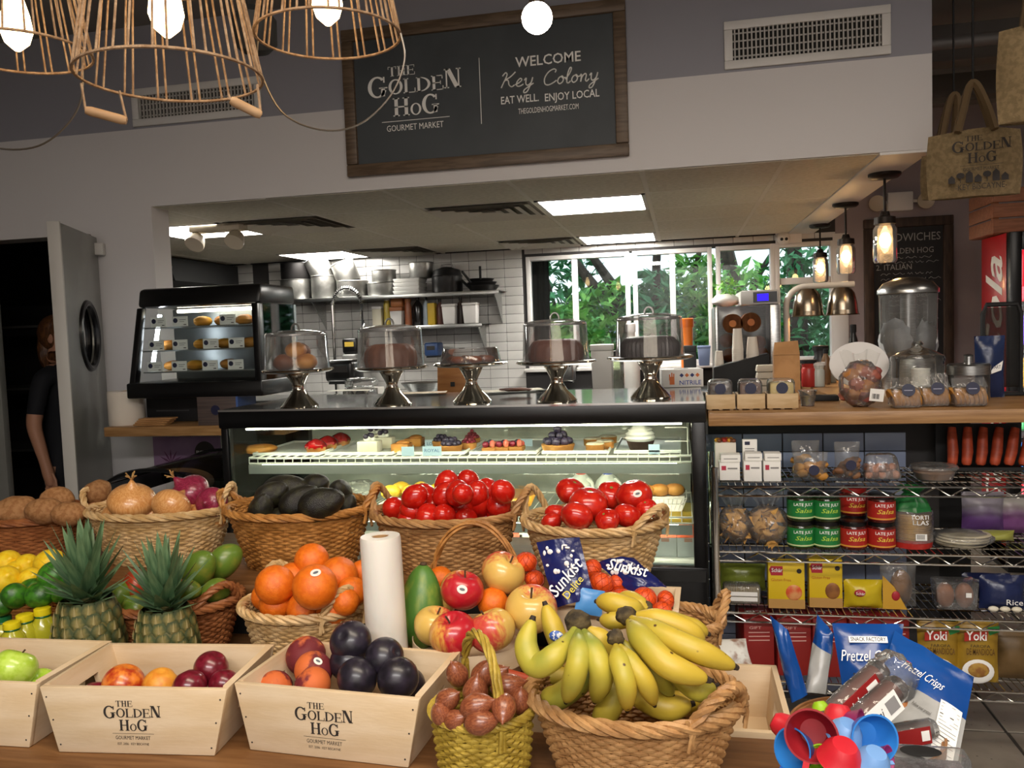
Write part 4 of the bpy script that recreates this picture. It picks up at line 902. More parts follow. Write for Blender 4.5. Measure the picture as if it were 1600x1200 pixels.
for (a, b_, z, lab) in ((462, 780, zu, 'upper steel wall shelf loaded with round pans'), (585, 752, zlw, 'lower steel wall shelf lined with bottles and tubs')):
    x0, x1 = A(a, 480, YB-.34).x, A(b_, 480, YB-.34).x
    t = thing('wall_shelf', lab, 'shelf', (0, 0, z), 0, 'steel wall shelves')
    mk('board', MB().box(x0, x1, YB-.34, YB-.009, -.004, 0).box(x0, x1, YB-.344, YB-.336, -.032, 0), STEEL, t, bevel=.002)
    for x in (x0+.12, x1-.05): mk('bracket', MB().prism([(0, 0), (.3, 0), (.0, -.26)], -.004, .004, T=Matrix.Translation((x, YB-.009, -.005)) @ Matrix.Rotation(-pi/2, 4, 'Z')), STEEL, t)
DKM = mat('dark_pot', '1f1e1e', '2a2828', ns=6, rough=.4, metal=.6)
pan(441, 438, 486, 462, YH, zu+.001, 'dark bucket-like stockpot at left end of the pan shelf', ALU, name='stockpot')
p_ = pan(441, 412, 484, 437, YH, zu+.001+(A(460, 438, YH).z-zu), 'black stockpot stacked on the pale one', DKM, name='stockpot')
pan(488, 432, 526, 458, YH, zu+.001, 'round cake pan beside the stockpots', name='cake_pan')
q = pan(491, 412, 525, 434, YH, zu+.1, 'tilted small pan lying on the left cake pan', tilt=-.45); q.location.z = A(508, 438, YH).z
pan(528, 440, 574, 458, YH, zu+.001, 'wide shallow pan in the middle of the shelf')
q = pan(528, 414, 563, 436, YH, zu+.1, 'pan tipped on its side over the wide shallow one', tilt=-.35); q.location.z = A(548, 442, YH).z
pan(576, 443, 620, 457, YH, zu+.001, 'shallow round pan right of the tipped pan')
pan(582, 423, 618, 443, YH, A(600, 443, YH).z, 'deep pan stacked on the right shallow pan')
for k in range(4):
    x0, x1, z0, z1 = span(620, 446-6.5*k, 661, 453-6.5*k, YH)
    o = mk('white_tray', MB().hexa([(-(x1-x0)*.46, -.1, 0), ((x1-x0)*.46, -.1, 0), ((x1-x0)*.46, .1, 0), (-(x1-x0)*.46, .1, 0)], [(-(x1-x0)/2, -.11, .03), ((x1-x0)/2, -.11, .03), ((x1-x0)/2, .11, .03), (-(x1-x0)/2, .11, .03)]), PAPER, loc=((x0+x1)/2, YH, zu+.001+.033*k), bevel=.003)
    tag(o, 'white tray in the stack on the pan shelf, %s' % ['bottom one', 'second from below', 'third from below', 'top one'][k], 'tray', 'stacked white trays')
q = pan(640, 411, 676, 428, YH+.02, zu+.133, 'large pale pot standing on the white trays')
q = pan(676, 432, 722, 457, YH, zu+.001, 'dark round roasting pan with a lid, right of white trays', DKM, name='roasting_pan')
h = A(700, 432, YH).z-zu
mk('lid', MB().lathe([(.125, h), (.11, h+.05), (.04, h+.075), (0, h+.08)], 24), DKM, q); mk('lid_handle', MB().tube([(-.06, 0, h+.05), (-.04, 0, h+.1), (.04, 0, h+.1), (.06, 0, h+.05)], .008, 6), ALU, q)
for k in range(3):
    x0, x1, z0, z1 = span(730, 440, 780, 450, YH); r = (x1-x0)/2*(1-.08*k)
    q = thing('skillet', 'black skillet in the stack at right end of pan shelf, %s' % ['lowest', 'middle', 'topmost'][k], 'skillet', ((x0+x1)/2-.01*k, YH, zu+.001+.028*k), .9*k, 'stacked skillets')
    mk('pan', MB().lathe([(0, 0), (r*.75, 0), (r, .045), (r*.97, .046), (r*.72, .005), (0, .004)], 28), DKM, q); mk('handle', MB().tube([(-r*.9, 0, .04), (-r*1.2, 0, .08), (-r*1.6, 0, .13)], .011, 6), MBLACK, q)
z = zlw+.001
G = 'bottles and tubs on the lower wall shelf'
tub('spice_jar', 584, 479, 598, 506, YH, z, mat('cream_jar', 'd8d2bb', rough=.4), 'white jar with pale label at left of the bottle shelf', 'jar', G, 1, WHITE)
bottle('oil_bottle', 604, 464, 11, YH, z, mat('yellow_oil', 'c9b24a', rough=.3), 'tall yellow bottle with white cap on the bottle shelf', group=G, cap=WHITE, neck=.7, shoulder=.8)
tub('spice_tub', 612, 480, 631, 506, YH, z, WHITE, 'white tub with tan lid on the bottle shelf', 'tub', G, .85, mat('tan_lid', 'a8683e', rough=.5), lidh=.2)
tub('spice_tub', 613, 466, 631, 479, YH, A(620, 480, YH).z+.002, mat('orange_tub', 'b3713f', rough=.5), 'orange spice tub stacked on the white one', 'tub', G, .95)
bottle('sauce_bottle', 637, 467, 11, YH, z, mat('red_brown_sauce', '9a5a3a', rough=.35), 'red brown sauce bottle on the bottle shelf', group=G, neck=.8, shoulder=.8, cap=mat('orange_cap', 'b5764a', rough=.4))
bottle('soy_bottle', 652, 463, 15, YH, z, mat('black_sauce', '15110f', rough=.2), 'black soy sauce bottle on the bottle shelf', group=G)
bottle('water_bottle', 665, 463, 10, YH, z, mat('pale_blue_plastic', 'a9b6c2', rough=.2), 'pale bluish bottle beside the black one', group=G)
tub('cornstarch_box', 670, 469, 681, 504, YH, z, mat('yellow_box', 'd9b430', rough=.5), 'narrow yellow box on the bottle shelf', 'box', G, 1, dep=.04, rim=False)
bottle('sauce_bottle', 687, 467, 12, YH, z, mat('maroon_sauce', '5f3a33', rough=.35), 'maroon sauce bottle right of the yellow box', group=G)
tub('white_tub', 693, 475, 714, 502, YH-.04, z, WHITE, 'white square tub right of the maroon bottle', 'tub', G, .85)
bottle('sauce_bottle', 719, 464, 13, YH, z, mat('dark_brown_sauce', '2e211b', rough=.3), 'dark brown bottle between the white tubs', group=G)
tub('white_tub', 725, 473, 747, 500, YH-.05, z, WHITE, 'white square tub at right end of the bottle shelf', 'tub', G, .85)
# back worktop, hood, faucet
ZB_ = .96
x0, x1 = A(330, 560, YB-.6).x, A(1120, 560, YB-.6).x
t = thing('back_worktop', 'steel kitchen worktop along the tiled back wall', 'worktop', (0, 0, 0)); mk('top', MB().box(x0, x1, YB-.65, YB-.01, ZB_-.04, ZB_), STEEL, t, bevel=.004); mk('apron', MB().box(x0, x1, YB-.6, YB-.57, .1, ZB_-.04), STEEL, t)
for k in range(5): mk('leg', MB().box(x0+.05+(x1-x0-.1)*k/4-.02, x0+.05+(x1-x0-.1)*k/4+.02, YB-.64, YB-.6, 0, ZB_-.04), STEEL, t)
zh = A(300, 440, 6.0).z
t = thing('exhaust_hood', 'dark sloping exhaust hood in the far left kitchen corner', 'hood', (0, 0, 0)); xa, xb = -6.1, A(335, 430, 6.2).x
mk('canopy', MB().prism([(0, ZC-.02), (0, zh+.1), (.06, zh), (1.0, zh), (1.0, ZC-.02)], xa, xb-.1, T=Matrix.Translation((0, 5.75, 0)) @ Matrix(((0, 1, 0, 0), (1, 0, 0, 0), (0, 0, 1, 0), (0, 0, 0, 1)))), MBLACK, t)
mk('lip', MB().box(xa, xb-.1, 5.74, 5.78, zh+.09, zh+.11), STEEL, t)
yq = YB-.35
b0, b1, b2 = A(524, 575, yq), A(521, 478, yq), A(569, 520, yq)
t = thing('spring_faucet', 'tall chrome spring faucet arching over the sink', 'faucet', (b0.x, yq, ZB_))
P = [(0, 0, 0), (0, 0, b1.z-ZB_)]; R = (b2.x-b1.x)/2
arc = [(R-R*cos(pi*i/14), 0, b1.z-ZB_+R*1.1*sin(pi*i/14)) for i in range(15)]+[(2*R, 0, b2.z-ZB_)]
mk('riser', MB().tube(P+arc[1:3], .012, 8), CHROME, t)
hel = []; full = [Vector(p) for p in arc]
for i in range(len(full)-1):
    for s_ in range(12):
        u = s_/12; p = full[i].lerp(full[i+1], u); tn = (full[i+1]-full[i]).normalized(); nrm = Vector((0, 1, 0)); bi = tn.cross(nrm); a = (i*12+s_)*.9
        hel.append(p+nrm*(.017*cos(a))+bi*(.017*sin(a)))
mk('spring', MB().tube(hel, .0035, 4), CHROME, t); mk('hose', MB().tube(arc, .009, 8), MBLACK, t)
mk('spray_head', MB().cyl((2*R, 0, b2.z-ZB_), (2*R, 0, b2.z-ZB_-.1), .016, 10, r1=.022), MBLACK, t); mk('base', MB().lathe([(0, 0), (.03, 0), (.025, .02), (0, .02)], 16), CHROME, t)
# machines on the back worktop
for nm, q, mm, lab, cat in (('toaster', (540, 528, 563, 552, YB-.3), BLACK, 'small black toaster high on the tiles behind the domes', 'toaster'),
                            ('coffee_grinder', (540, 553, 563, 582, YB-.34), mat('grinder_grey', '6f6f6d', rough=.4), 'grey coffee grinder below the black toaster', 'grinder'),
                            ('knife_rack', (667, 535, 688, 556, YB-.2), mat('blue_rack', '2c4a7c', rough=.4), 'dark rack with a blue panel on the tiled wall', 'rack'),
                            ('slicer', (880, 545, 897, 595, YB-.5), STEEL, 'steel slicer standing behind the fourth dome', 'slicer'),
                            ('mixer', (515, 562, 560, 596, 4.5), BLACK, 'black domed appliance behind the first two stands', 'appliance')):
    x0, x1, z0, z1 = span(*q); Y = q[4]; w_ = (x1-x0)/2
    t = thing(nm, lab, cat, ((x0+x1)/2, Y, z0)); h = z1-z0
    mk('body', MB().box(-w_, w_, -.08, .1, 0, h), mm, t, bevel=min(w_, h)*.3, seg=3); mk('panel', MB().box(-w_*.6, w_*.6, -.083, -.079, h*.45, h*.75), mat('yellow_panel', 'c8a83c', rough=.5) if nm == 'toaster' else GROUT, t); mk('foot', MB().box(-w_*.8, w_*.8, -.06, .08, -.012, 0), MBLACK, t)
    if Y > 5: mk('wall_bracket', MB().box(-.02, .02, .1, YB-Y-.008, h*.4, h*.6), STEEL, t)
# island worktop right behind the case
ZI = 1.10
t = thing('island_worktop', 'steel prep worktop directly behind the bakery case', 'worktop', (0, 0, 0)); mk('top', MB().box(-2.3, .1, 3.85, 4.7, ZI-.04, ZI), STEEL, t, bevel=.004); mk('cabinet', MB().box(-2.25, .06, 3.9, 4.65, 0, ZI-.04), MBLACK, t)
def onis(px, Y): p = A(px, 590, Y); return (p.x, Y, ZI+.0005)
c = onis(572, 4.0)
for k in range(3): 
    o = mk('clamshell', MB().box(-.07, .07, -.06, .06, 0, .03).box(-.062, .062, -.052, .052, .03, .045), WRAP, loc=(c[0]-.05+.012*k, c[1], ZI+.001+.047*k), bevel=.006); tag(o, 'clear clamshell box in the stack behind first stand, %s' % ['bottom', 'middle', 'top'][k], 'container', 'clear clamshell stack')
c = onis(568, 4.3); t = thing('cup_tray', 'pale tray with three round dark cups behind the stands', 'tray', c)
mk('tray', MB().box(-.1, .1, -.05, .05, 0, .07), mat('pale_tray', 'b9b7b0', rough=.5), t, bevel=.004)
for k in (-1, 0, 1): mk('cup', MB().lathe([(0, 0), (.028, 0), (.028, .01), (0, .01)], 20, T=T_((.066*k, -.05, .035), (pi/2, 0, 0))), MBLACK, t)
c = onis(706, 4.35); t = thing('cutting_board', 'orange-brown wooden cutting board standing behind the middle stand', 'cutting board', c)
x0, x1, z0, z1 = span(680, 572, 731, 606, 4.35); mk('board', MB().box((x0-x1)/2, (x1-x0)/2, 0, .02, 0, z1-ZI), mat('orange_board', 'a8713a', '96602c', ns=4, st=(1, 1, 8), rough=.55), t, bevel=.006, loc=(0, .015, 0), rot=(-.12, 0, 0)); mk('grip_mark', MB().box(-.012, .012, -.003, .0, .06, .085), MBLACK, t, loc=(0, .012, 0))
c = onis(850, 4.1); t = thing('serving_platter', 'white oval platter behind the fourth stand', 'platter', c)
mk('platter', MB().lathe([(0, 0), (.1, 0), (.16, .02), (.155, .024), (.1, .006), (0, .005)], 36, T=T_(sc=(1, .6, 1))), WHITE, t); mk('foot_ring', MB().lathe([(.08, -.0005), (.085, .0), (.085, .004), (.08, .004)], 24, close=True), WHITE, t)
c = onis(660, 4.55); o = mk('steel_bowl', MB().lathe([(0, 0), (.06, 0), (.12, .07), (.125, .075), (.117, .072), (.055, .006), (0, .005)], 32), STEEL, loc=c); tag(o, 'steel mixing bowl partly hidden by the second stand', 'bowl')
c = onis(910, 4.3); tub('white_bin', 925, 538, 958, 600, 4.4, ZI+.001, mat('white_bin_plastic', 'd5d4cf', rough=.4), 'white plastic bin behind the rightmost dome at left', 'bin', None, .9)
bottle('syrup_bottle', 985, 505, 26, YB-.4, ZB_+.001, mat('white_bottle', 'dedcd6', rough=.4), 'white bulbous bottle on the sill behind the right dome', neck=.5, shoulder=.6, cap=WHITE)
c = A(955, 550, 5.4); bottle('glass_canister', 957, 548, 34, 4.55, ZI+.001, clear('green_glass', 'c9d6b8', .04, 1.5, haze=.3), 'glass canister with a green-black lid behind the right dome', 'jar', cap=MBLACK, neck=.9, shoulder=.8)
bottle('orange_bowl_stack', 1073, 497, 20, YB-.45, ZB_+.001, mat('orange_enamel', 'd8762c', rough=.3), 'orange and white stacked bowls right of the last dome', 'bowls', neck=.9, shoulder=.6, cap=mat('orange_enamel2', 'c8641c', rough=.3))
t = tub('coffee_machine', 1068, 540, 1088, 590, 5.6, ZB_, MBLACK, 'small black machine with a green light right of the last dome', 'machine', None, 1)
mk('indicator', MB().ball((.03, -.12, .18), .008, 8, 6), glow('green_led', '59ff9a', 3), t)
tub('blue_bin', 1090, 540, 1110, 565, YB-.3, wz0+.0, mat('blue_bin_plastic', '7d8fb5', rough=.4), 'small blue plastic tub on the window sill', 'tub', None, .8)
# ------------------------------------------------------------ juicer corner
ZJ = 1.02
t = thing('service_worktop', 'dark service worktop under the orange juicer', 'worktop', (0, 0, 0)); mk('top', MB().box(.5-.35, xl_-.01, 4.35, 5.0, ZJ-.04, ZJ), STEEL, t, bevel=.004); mk('cabinet', MB().box(.2, xl_-.03, 4.4, 4.95, 0, ZJ-.04), MBLACK, t)
YJ = 4.5
x0, x1, z0, z1 = span(1116, 478, 1216, 600, YJ); w_ = (x1-x0)/2; h = z1-ZJ
t = thing('orange_juicer', 'steel orange juicing machine with blue display and halved oranges', 'juicer', ((x0+x1)/2, YJ, ZJ+.001))
mk('back_housing', MB().box(-w_, w_, .12, .34, 0, h), STEEL, t, bevel=.01); mk('side_panel', MB().box(w_-.05, w_, -.1, .12, 0, h), STEEL, t, bevel=.005); mk('side_panel', MB().box(-w_, -w_+.02, -.1, .12, 0, h), STEEL, t, bevel=.005)
mk('cover', MB().box(-w_+.02, w_-.05, -.1, -.096, .12, h), clear('smoke_cover', 'c9c9c9', .04, 1.2), t)
mk('head', MB().box(-w_*.2, w_*1.0, -.1, .3, h, h+.075), mat('juicer_white', 'c9c8c4', rough=.3), t, bevel=.012)
mk('display', MB().box(w_*.2, w_*.92, -.103, -.099, h+.012, h+.065), BLACK, t); mk('screen', MB().box(w_*.32, w_*.66, -.105, -.102, h+.02, h+.055), glow('blue_screen', '2a1cff', 2.2), t)
ORJ = mat('juicer_orange', 'd07a1e', 'c06818', ns=8, rough=.5)
for k, (px, py) in enumerate(((1143, 506), (1171, 504))):
    c = A(px, py, YJ-.0); mk('press_drum', MB().lathe([(0, -.09), (.045, -.09), (.05, -.085), (.05, .1), (0, .1)], 28, T=T_((c.x-(x0+x1)/2, .0, c.z-ZJ), (pi/2, 0, 0))).lathe([(0, 0), (.018, 0), (.018, .006), (0, .006)], 16, T=T_((c.x-(x0+x1)/2, -.1, c.z-ZJ), (pi/2, 0, 0))), ORJ, t)
OR_ = mat('orange_peel', 'e0741c', 'd8661a', ns=5, rough=.42, bump=.25, bs=45, rnd=.06)
for k, (px, py) in enumerate(((1135, 532), (1185, 535), (1140, 555), (1188, 552), (1160, 575))):
    c = A(px, py, YJ-.02); o = mk('juicing_orange', MB().ball((0, 0, 0), .038, 16, 12), OR_, loc=(c.x, YJ-.03, c.z)); tag(o, 'whole orange held inside the juicer, %s' % ['upper left', 'upper right', 'lower left', 'lower right', 'bottom middle'][k], 'orange', 'oranges in the juicer')
c = A(1140, 470, YJ); o = mk('herb_pot', leaves(60, (0, 0, .1), (.07, .05, .05), .02, 44), LEAF[0], loc=(c.x, YJ+.05, ZJ+h+.002)); tag(o, 'small green herb sprig on top of the juicer', 'plant')
o = mk('cloth_bag', MB().ball((0, 0, .03), (.07, .06, .035), 16, 10, fn=lambda p: p*(1+.2*noise.noise(p*3))), PAPER, loc=(c.x-.02, YJ+.05, ZJ+h+.004)); tag(o, 'crumpled white paper bundle on top of the juicer', 'paper')
# black sloping cup holder and cups
c = A(1160, 590, 3.95); x0, x1 = A(1115, 590, 3.95).x, A(1203, 590, 3.95).x
zl0, zl1, zb0 = A(1115, 574, 3.95).z, A(1200, 552, 3.95).z, ZW-.06
t = thing('cup_holder', 'black sloping cup holder in front of the juicer', 'cup holder', (0, 3.95, zb0)); mk('body', MB().prism([(x0, 0), (x1, 0), (x1, zl1-zb0), (x0, zl0-zb0)], 0, .1), MBLACK, t, bevel=.006); mk('leg', MB().box(x0+.02, x1-.02, .02, .08, -zb0, 0), MBLACK, t)
CUP = mat('paper_cup', 'e6ddd0', rough=.6)
for k, (px, py0, py1, w_px, n) in enumerate(((1153, 512, 567, 17, 7), (1176, 525, 564, 19, 3), (1124, 547, 577, 14, 3))):
    c = A(px, py1, 4.0); s = pxs(c); r = w_px*s/2; H = (py1-py0)*s; step = H*.45/max(n, 1) if n > 1 else 0; h = H-step*(n-1)
    for i in range(n):
        o = mk('paper_cup', MB().lathe([(r, 0), (r*1.03, .003), (r, .008), (r*.74, h), (0, h), (0, h-.002), (r*.72, h-.003), (r*.97, .003)], 24, close=True), CUP, loc=(c.x, 4.0, c.z-.004+step*i)); tag(o, 'upturned white paper cup in the %s stack before the juicer' % ['tall middle', 'right', 'short left'][k], 'paper cup', 'paper cups %d' % k)
# kraft bag on counter, white towers, boxes
YG = 3.5
x0, x1, z0, z1 = span(1208, 535, 1249, 620, 3.36); t = thing('kraft_bag', 'upright kraft paper bag on the counter behind the packed boxes', 'paper bag', ((x0+x1)/2, 3.36, ZW+.001)); w_ = (x1-x0)/2; h = z1-ZW
mk('bag', MB().hexa([(-w_, -.03, 0), (w_, -.03, 0), (w_, .03, 0), (-w_, .03, 0)], [(-w_*.98, -.026, h*.78), (w_*.98, -.026, h*.78), (w_*.98, .026, h*.78), (-w_*.98, .026, h*.78)]), KRAFT, t, bevel=.002)
mk('folded_top', MB().hexa([(-w_*.98, -.027, h*.785), (w_*.98, -.027, h*.785), (w_*.98, .027, h*.785), (-w_*.98, .027, h*.785)], [(-w_*.86, -.006, h), (w_*.9, -.006, h*1.02), (w_*.9, .006, h*1.02), (-w_*.86, .006, h)]), KRAFT, t)
for k in range(4):
    c = A(1200, 600, 3.75); o = mk('takeout_box', MB().hexa([(-.05, -.04, 0), (.05, -.04, 0), (.05, .04, 0), (-.05, .04, 0)], [(-.045, -.035, .028), (.045, -.035, .028), (.045, .035, .028), (-.045, .035, .028)]), mat('eggshell_card', 'c9bfae', rough=.7), loc=(c.x, 3.75, ZW+.001+.03*k), bevel=.004); tag(o, 'cream takeout box in the stack left of the kraft bag, %s' % ['lowest', 'second', 'third', 'topmost'][k], 'box', 'cream takeout boxes')
o = mk('box_shelf', MB().box(-.16, .1, -.06, .06, -.03, 0).box(-.15, .09, -.05, .05, -.3, -.03), STEEL, loc=(A(1200, 600, 3.75).x, 3.75, ZW), bevel=.004); tag(o, 'small steel ledge under the takeout boxes', 'ledge')
YR = 3.95
for k, (px, py0, wp, cc, lab) in enumerate(((1263, 562, 22, 'b8342e', 'red striped cup on the return counter'), (1290, 545, 14, '7a5a3a', 'brown vinegar bottle on the return counter'), (1300, 560, 13, '8f8a78', 'greenish bottle beside the brown vinegar bottle'), (1278, 566, 20, 'cfd5cf', 'pale tub on the return counter'), (1333, 507, 16, '14120f', 'black squeeze bottle by the glowing wall'), (1282, 540, 22, '38383a', 'dark sauce rack on the return counter'))):
    bottle('counter_bottle', px, py0, wp, 4.0+.12*(k % 3), ZW+.001, mat('cbottle_%d' % k, cc, rough=.35), lab, neck=.5 if k in (1, 2, 4) else .95, cap=MBLACK if k != 3 else WHITE)
c = A(1265, 540, 4.5); t = thing('condiment_tray', 'dark tray heaped with wrapped snacks under the heat lamps', 'tray', (c.x+.08, 4.5, ZW+.001)); mk('tray', MB().box(-.2, .12, -.1, .1, 0, .05), mat('dark_red_tray', '4a1e1c', rough=.5), t, bevel=.006)
for k in range(9): 
    o = mk('wrapped_snack', MB().ball((0, 0, .0), (.045, .035, .028), 10, 7, fn=lambda p: p*(1+.25*noise.noise(p*3+Vector((k, 1, 0))))), WRAP if k % 3 == 0 else (PASTM if k % 3 == 1 else CREAM), loc=(c.x-.07+.033*k, 4.46+.05*(k % 2), ZW+.075)); tag(o, 'wrapped snack heaped on the tray under the heat lamps', 'snack', 'snacks on the heat lamp tray')
# heat lamps
YL = 4.62
b0 = A(1229, 600, YL); tz = A(1290, 446, YL).z; xA, xB = A(1229, 500, YL).x, A(1262, 470, YL).x; xC = A(1316, 470, YL).x
t = thing('heat_lamp_stand', 'white arched stand with two steel bell heat lamps', 'heat lamp', (xA, YL, ZW)); H = tz-ZW
arc = [(0, 0, 0), (0, 0, H-.1)]+[(.1-.1*cos(a), 0, H-.1+.1*sin(a)) for a in [pi/2*i/8 for i in range(1, 9)]]+[(xC-xA+.06, 0, H)]
mk('arch', MB().tube(arc, .016, 10), mat('lamp_white_tube', 'd8d2c8', rough=.3), t); mk('foot', MB().lathe([(0, 0), (.07, 0), (.065, .015), (0, .018)], 24), MATS['lamp_white_tube'], t)
for x in (xB-xA, xC-xA):
    mk('bell', MB().lathe([(.0, -.01), (.04, -.015), (.062, -.045), (.074, -.1), (.078, -.15), (.086, -.158), (.082, -.158), (.07, -.1), (.055, -.045), (0, -.03)], 28, T=T_((x, 0, H))), mat('warm_steel', '9b8f7f', rough=.25, metal=1), t); mk('bulb', MB().ball((x, 0, H-.11), .035, 14, 10), glow('heat_bulb', 'ffb870', 45), t)
# jar pendants
CAPM = mat('aged_bronze', '2b241f', rough=.45, metal=.6)
for k, (px, py, jx_, jt, jb) in enumerate(((1382, 271, 1384, 345, 411), (1321, 318, 1322, 378, 428), (1281, 351, 1283, 399, 441))):
    c = AZ(px, py, ZC-.012); s = pxs(c); z1 = A(jx_, jt, c.y).z-ZC; z0 = A(jx_, jb, c.y).z-ZC; r = .052
    t = thing('jar_pendant', 'mason jar pendant lamp, %s' % ['nearest and largest of three', 'middle of the three', 'farthest by the window'][k], 'pendant lamp', (c.x, c.y, ZC), 0, 'mason jar pendants')
    mk('canopy', MB().lathe([(0, -.012), (.072, -.012), (.072, -.024), (.06, -.034), (0, -.036)], 28), CAPM, t); mk('rod', MB().cyl((0, 0, -.034), (0, 0, z1+.04), .006, 8), CAPM, t)
    mk('jar_cap', MB().lathe([(0, z1+.045), (.018, z1+.043), (.024, z1+.022), (.046, z1+.016), (.048, z1-.016), (0, z1-.016)], 24), CAPM, t)
    mk('jar', MB().lathe([(.04, z1-.014), (.042, z1-.022), (r, z1-.04), (r, z0+.012), (r*.85, z0), (0, z0+.004)], 28), clear('jar_glass', 'fff4e6', .04, 1.6, haze=.22, hs=25), t)
    mk('bulb', MB().ball((0, 0, (z1+z0)/2+.008), (.026, .026, .036), 14, 10), glow('jar_bulb', 'ffcf90', 42), t)
# ------------------------------------------------------------ back right wall: board, emergency lamp, camera
x0, x1, z0, z1 = span(1350, 340, 1489, 610, YB-.01)
t = thing('menu_board', 'tall wooden-framed chalkboard listing sandwiches', 'menu board', ((x0+x1)/2, YB-.003, z0)); W, H = x1-x0, z1-z0; b = .07
DFR = mat('dark_wood_frame', '4a382c', '3a2b21', ns=5, rough=.6, st=(9, 9, 1.5)); mk('board', MB().box(-W/2+b, W/2-b, -.015, 0, b, H-b), mat('black_slate', '1c1b1c', rough=.6), t)
for n_, q in (('frame_rail', (-W/2, W/2, -.035, 0, 0, b)), ('frame_rail', (-W/2, W/2, -.035, 0, H-b, H)), ('frame_stile', (-W/2, -W/2+b, -.035, 0, b, H-b)), ('frame_stile', (W/2-b, W/2, -.035, 0, b, H-b))): mk(n_, MB().box(*q), DFR, t, bevel=.006)
CHW = mat('chalk_white', 'a9a6a2', rough=.9)
txt(t, 'SANDWICHES', (0, -.017, H-.15), .085, CHW, width=W*.72)
for k, (s, x, dz, w_) in enumerate((('1. GOLDEN HOG', -.02, .25, .62), ('2. ITALIAN', -.1, .37, .4), ('4. ROAST BEEF', -.02, .58, .62))): txt(t, s, (x, -.017, H-dz), .06, CHW, width=W*w_)
g = random.Random(5); m = MB()
for dz in (.30, .335, .42, .46, .50, .54, .625, .66, .72, .76, .82, .86, .9):
    x = -W/2+b+.05
    while x < W/2-b-.08: 
        l = g.uniform(.03, .09); m.tube([(x+l*i/5, -.0165, H-dz+.008*sin(i*2.1+x*40)) for i in range(6)], .0022, 3); x += l+.018
o = mk('chalk_script', m, CHW, t); o['kind'] = 'stuff'
c = A(1404, 316, YB); t = thing('emergency_light', 'white twin-headed emergency light above the menu board', 'emergency light', (c.x, YB-.002, c.z)); mk('housing', MB().box(-.09, .09, -.06, 0, -.07, .07), WHITE, t, bevel=.01)
for s_ in (-1, 1): mk('lamp_head', MB().lathe([(0, 0), (.04, 0), (.06, .05), (.06, .06), (0, .05)], 20, T=T_((s_*.17, -.03, -.01), (pi/2, 0, 0))), mat('lamp_head_beige', 'c9b9a0', rough=.35), t); mk('arm', MB().cyl((s_*.09, -.03, 0), (s_*.14, -.03, 0), .012, 8), WHITE, t)
c = A(1224, 372, YB-.1); t = thing('security_camera', 'small white security camera above the fifth window', 'camera', (c.x, YB-.1, c.z)); mk('dome_body', MB().ball((0, 0, 0), .05, 18, 12), WHITE, t); mk('bracket', MB().box(-.05, .14, .03, .09, -.04, .05), WHITE, t, bevel=.006)
for s_ in (-1, 1): mk('lens', MB().ball((.017*s_, -.045, -.012), .012, 10, 8), BLACK, t)
c = A(360, 345, 5.0); t = thing('twin_emergency_lamp', 'cream twin-headed emergency lamp hanging under the left ceiling', 'emergency light', (A(330, 340, 4.4).x, 4.4, ZC-.006))
mk('plate', MB().box(-.12, .2, -.05, .05, -.04, 0), mat('cream_plastic', 'b8ac98', rough=.5), t, bevel=.006)
for x in (-.09, .16): mk('lamp_head', MB().lathe([(0, 0), (.04, .005), (.055, .05), (.055, .07), (0, .065)], 18, T=T_((x, 0, -.06), (2.4, 0, 0))), MATS['cream_plastic'], t)
# ------------------------------------------------------------ drinks fridge
yf0, yf1 = 5.0, 5.44
xf = A(1578, 500, yf0).x; zf = A(1578, 362, yf0).z
t = thing('drinks_fridge', 'red drinks fridge with white script on its side and lit glass door', 'fridge', (xf, yf0, 0)); REDP = mat('fridge_red', 'c01420', rough=.3, coat=.4)
mk('side', MB().box(0, .03, .06, yf1-yf0, .02, zf), REDP, t, bevel=.004); mk('back', MB().box(.03, .75, yf1-yf0-.03, yf1-yf0, .02, zf), REDP, t); mk('side', MB().box(.72, .75, .06, yf1-yf0-.03, .02, zf), REDP, t); mk('top', MB().box(.03, .72, .06, yf1-yf0-.03, zf-.1, zf), REDP, t); mk('base', MB().box(.0, .75, .02, yf1-yf0, 0, .14), BLACK, t)
mk('door_frame', MB().box(0, .06, 0, .055, .14, zf).box(.69, .75, 0, .055, .14, zf).box(.06, .69, 0, .055, zf-.1, zf), BLACK, t, bevel=.004); mk('door_glass', MB().box(.06, .69, .02, .026, .14, zf-.1), GLASS, t)
mk('header', MB().box(.065, .685, .004, .018, zf-.3, zf-.1), mat('header_red', 'd02030', emit='e02838', es=.8, rough=.4), t); mk('light_bar', MB().box(.06, .08, .08, .1, .2, zf-.12), glow('fridge_light', 'e8f2ff', 12), t); mk('liner', MB().box(.031, .719, yf1-yf0-.034, yf1-yf0-.031, .14, zf-.1), WHITE, t)
for k in range(6): mk('shelf', MB().box(.05, .7, .1, yf1-yf0-.04, .3+.24*k, .31+.24*k), STEEL, t)
for k in range(6):
    for i in range(5):
        cc = ('d0202a', '2a7ad0', '3aa050', 'e0a030', '6a3ab0')[(i+k) % 5]; o = bottle('drink_bottle', 800, 500, 20, 5, 0, mat('drink_%d' % ((i+k) % 5), cc, rough=.25), '%s drink bottle on the fridge shelf %s from the bottom, %s in its row' % (('red', 'blue', 'green', 'amber', 'violet')[(i+k) % 5], ORD[k], ORD[i]), group='bottles in the drinks fridge')
        o.location = (xf+.13+.09*i, yf0+.16, .3105+.24*k); r = .19/max(v[2] for ch in o.children if ch.name.startswith('cap') for v in [tuple(c) for c in [b_.co for b_ in ch.data.vertices]]); o.scale = (r, r, r)
        w0 = max(v.co.x for v in o.children[0].data.vertices)
        o.scale = (.032/w0, .032/w0, r)
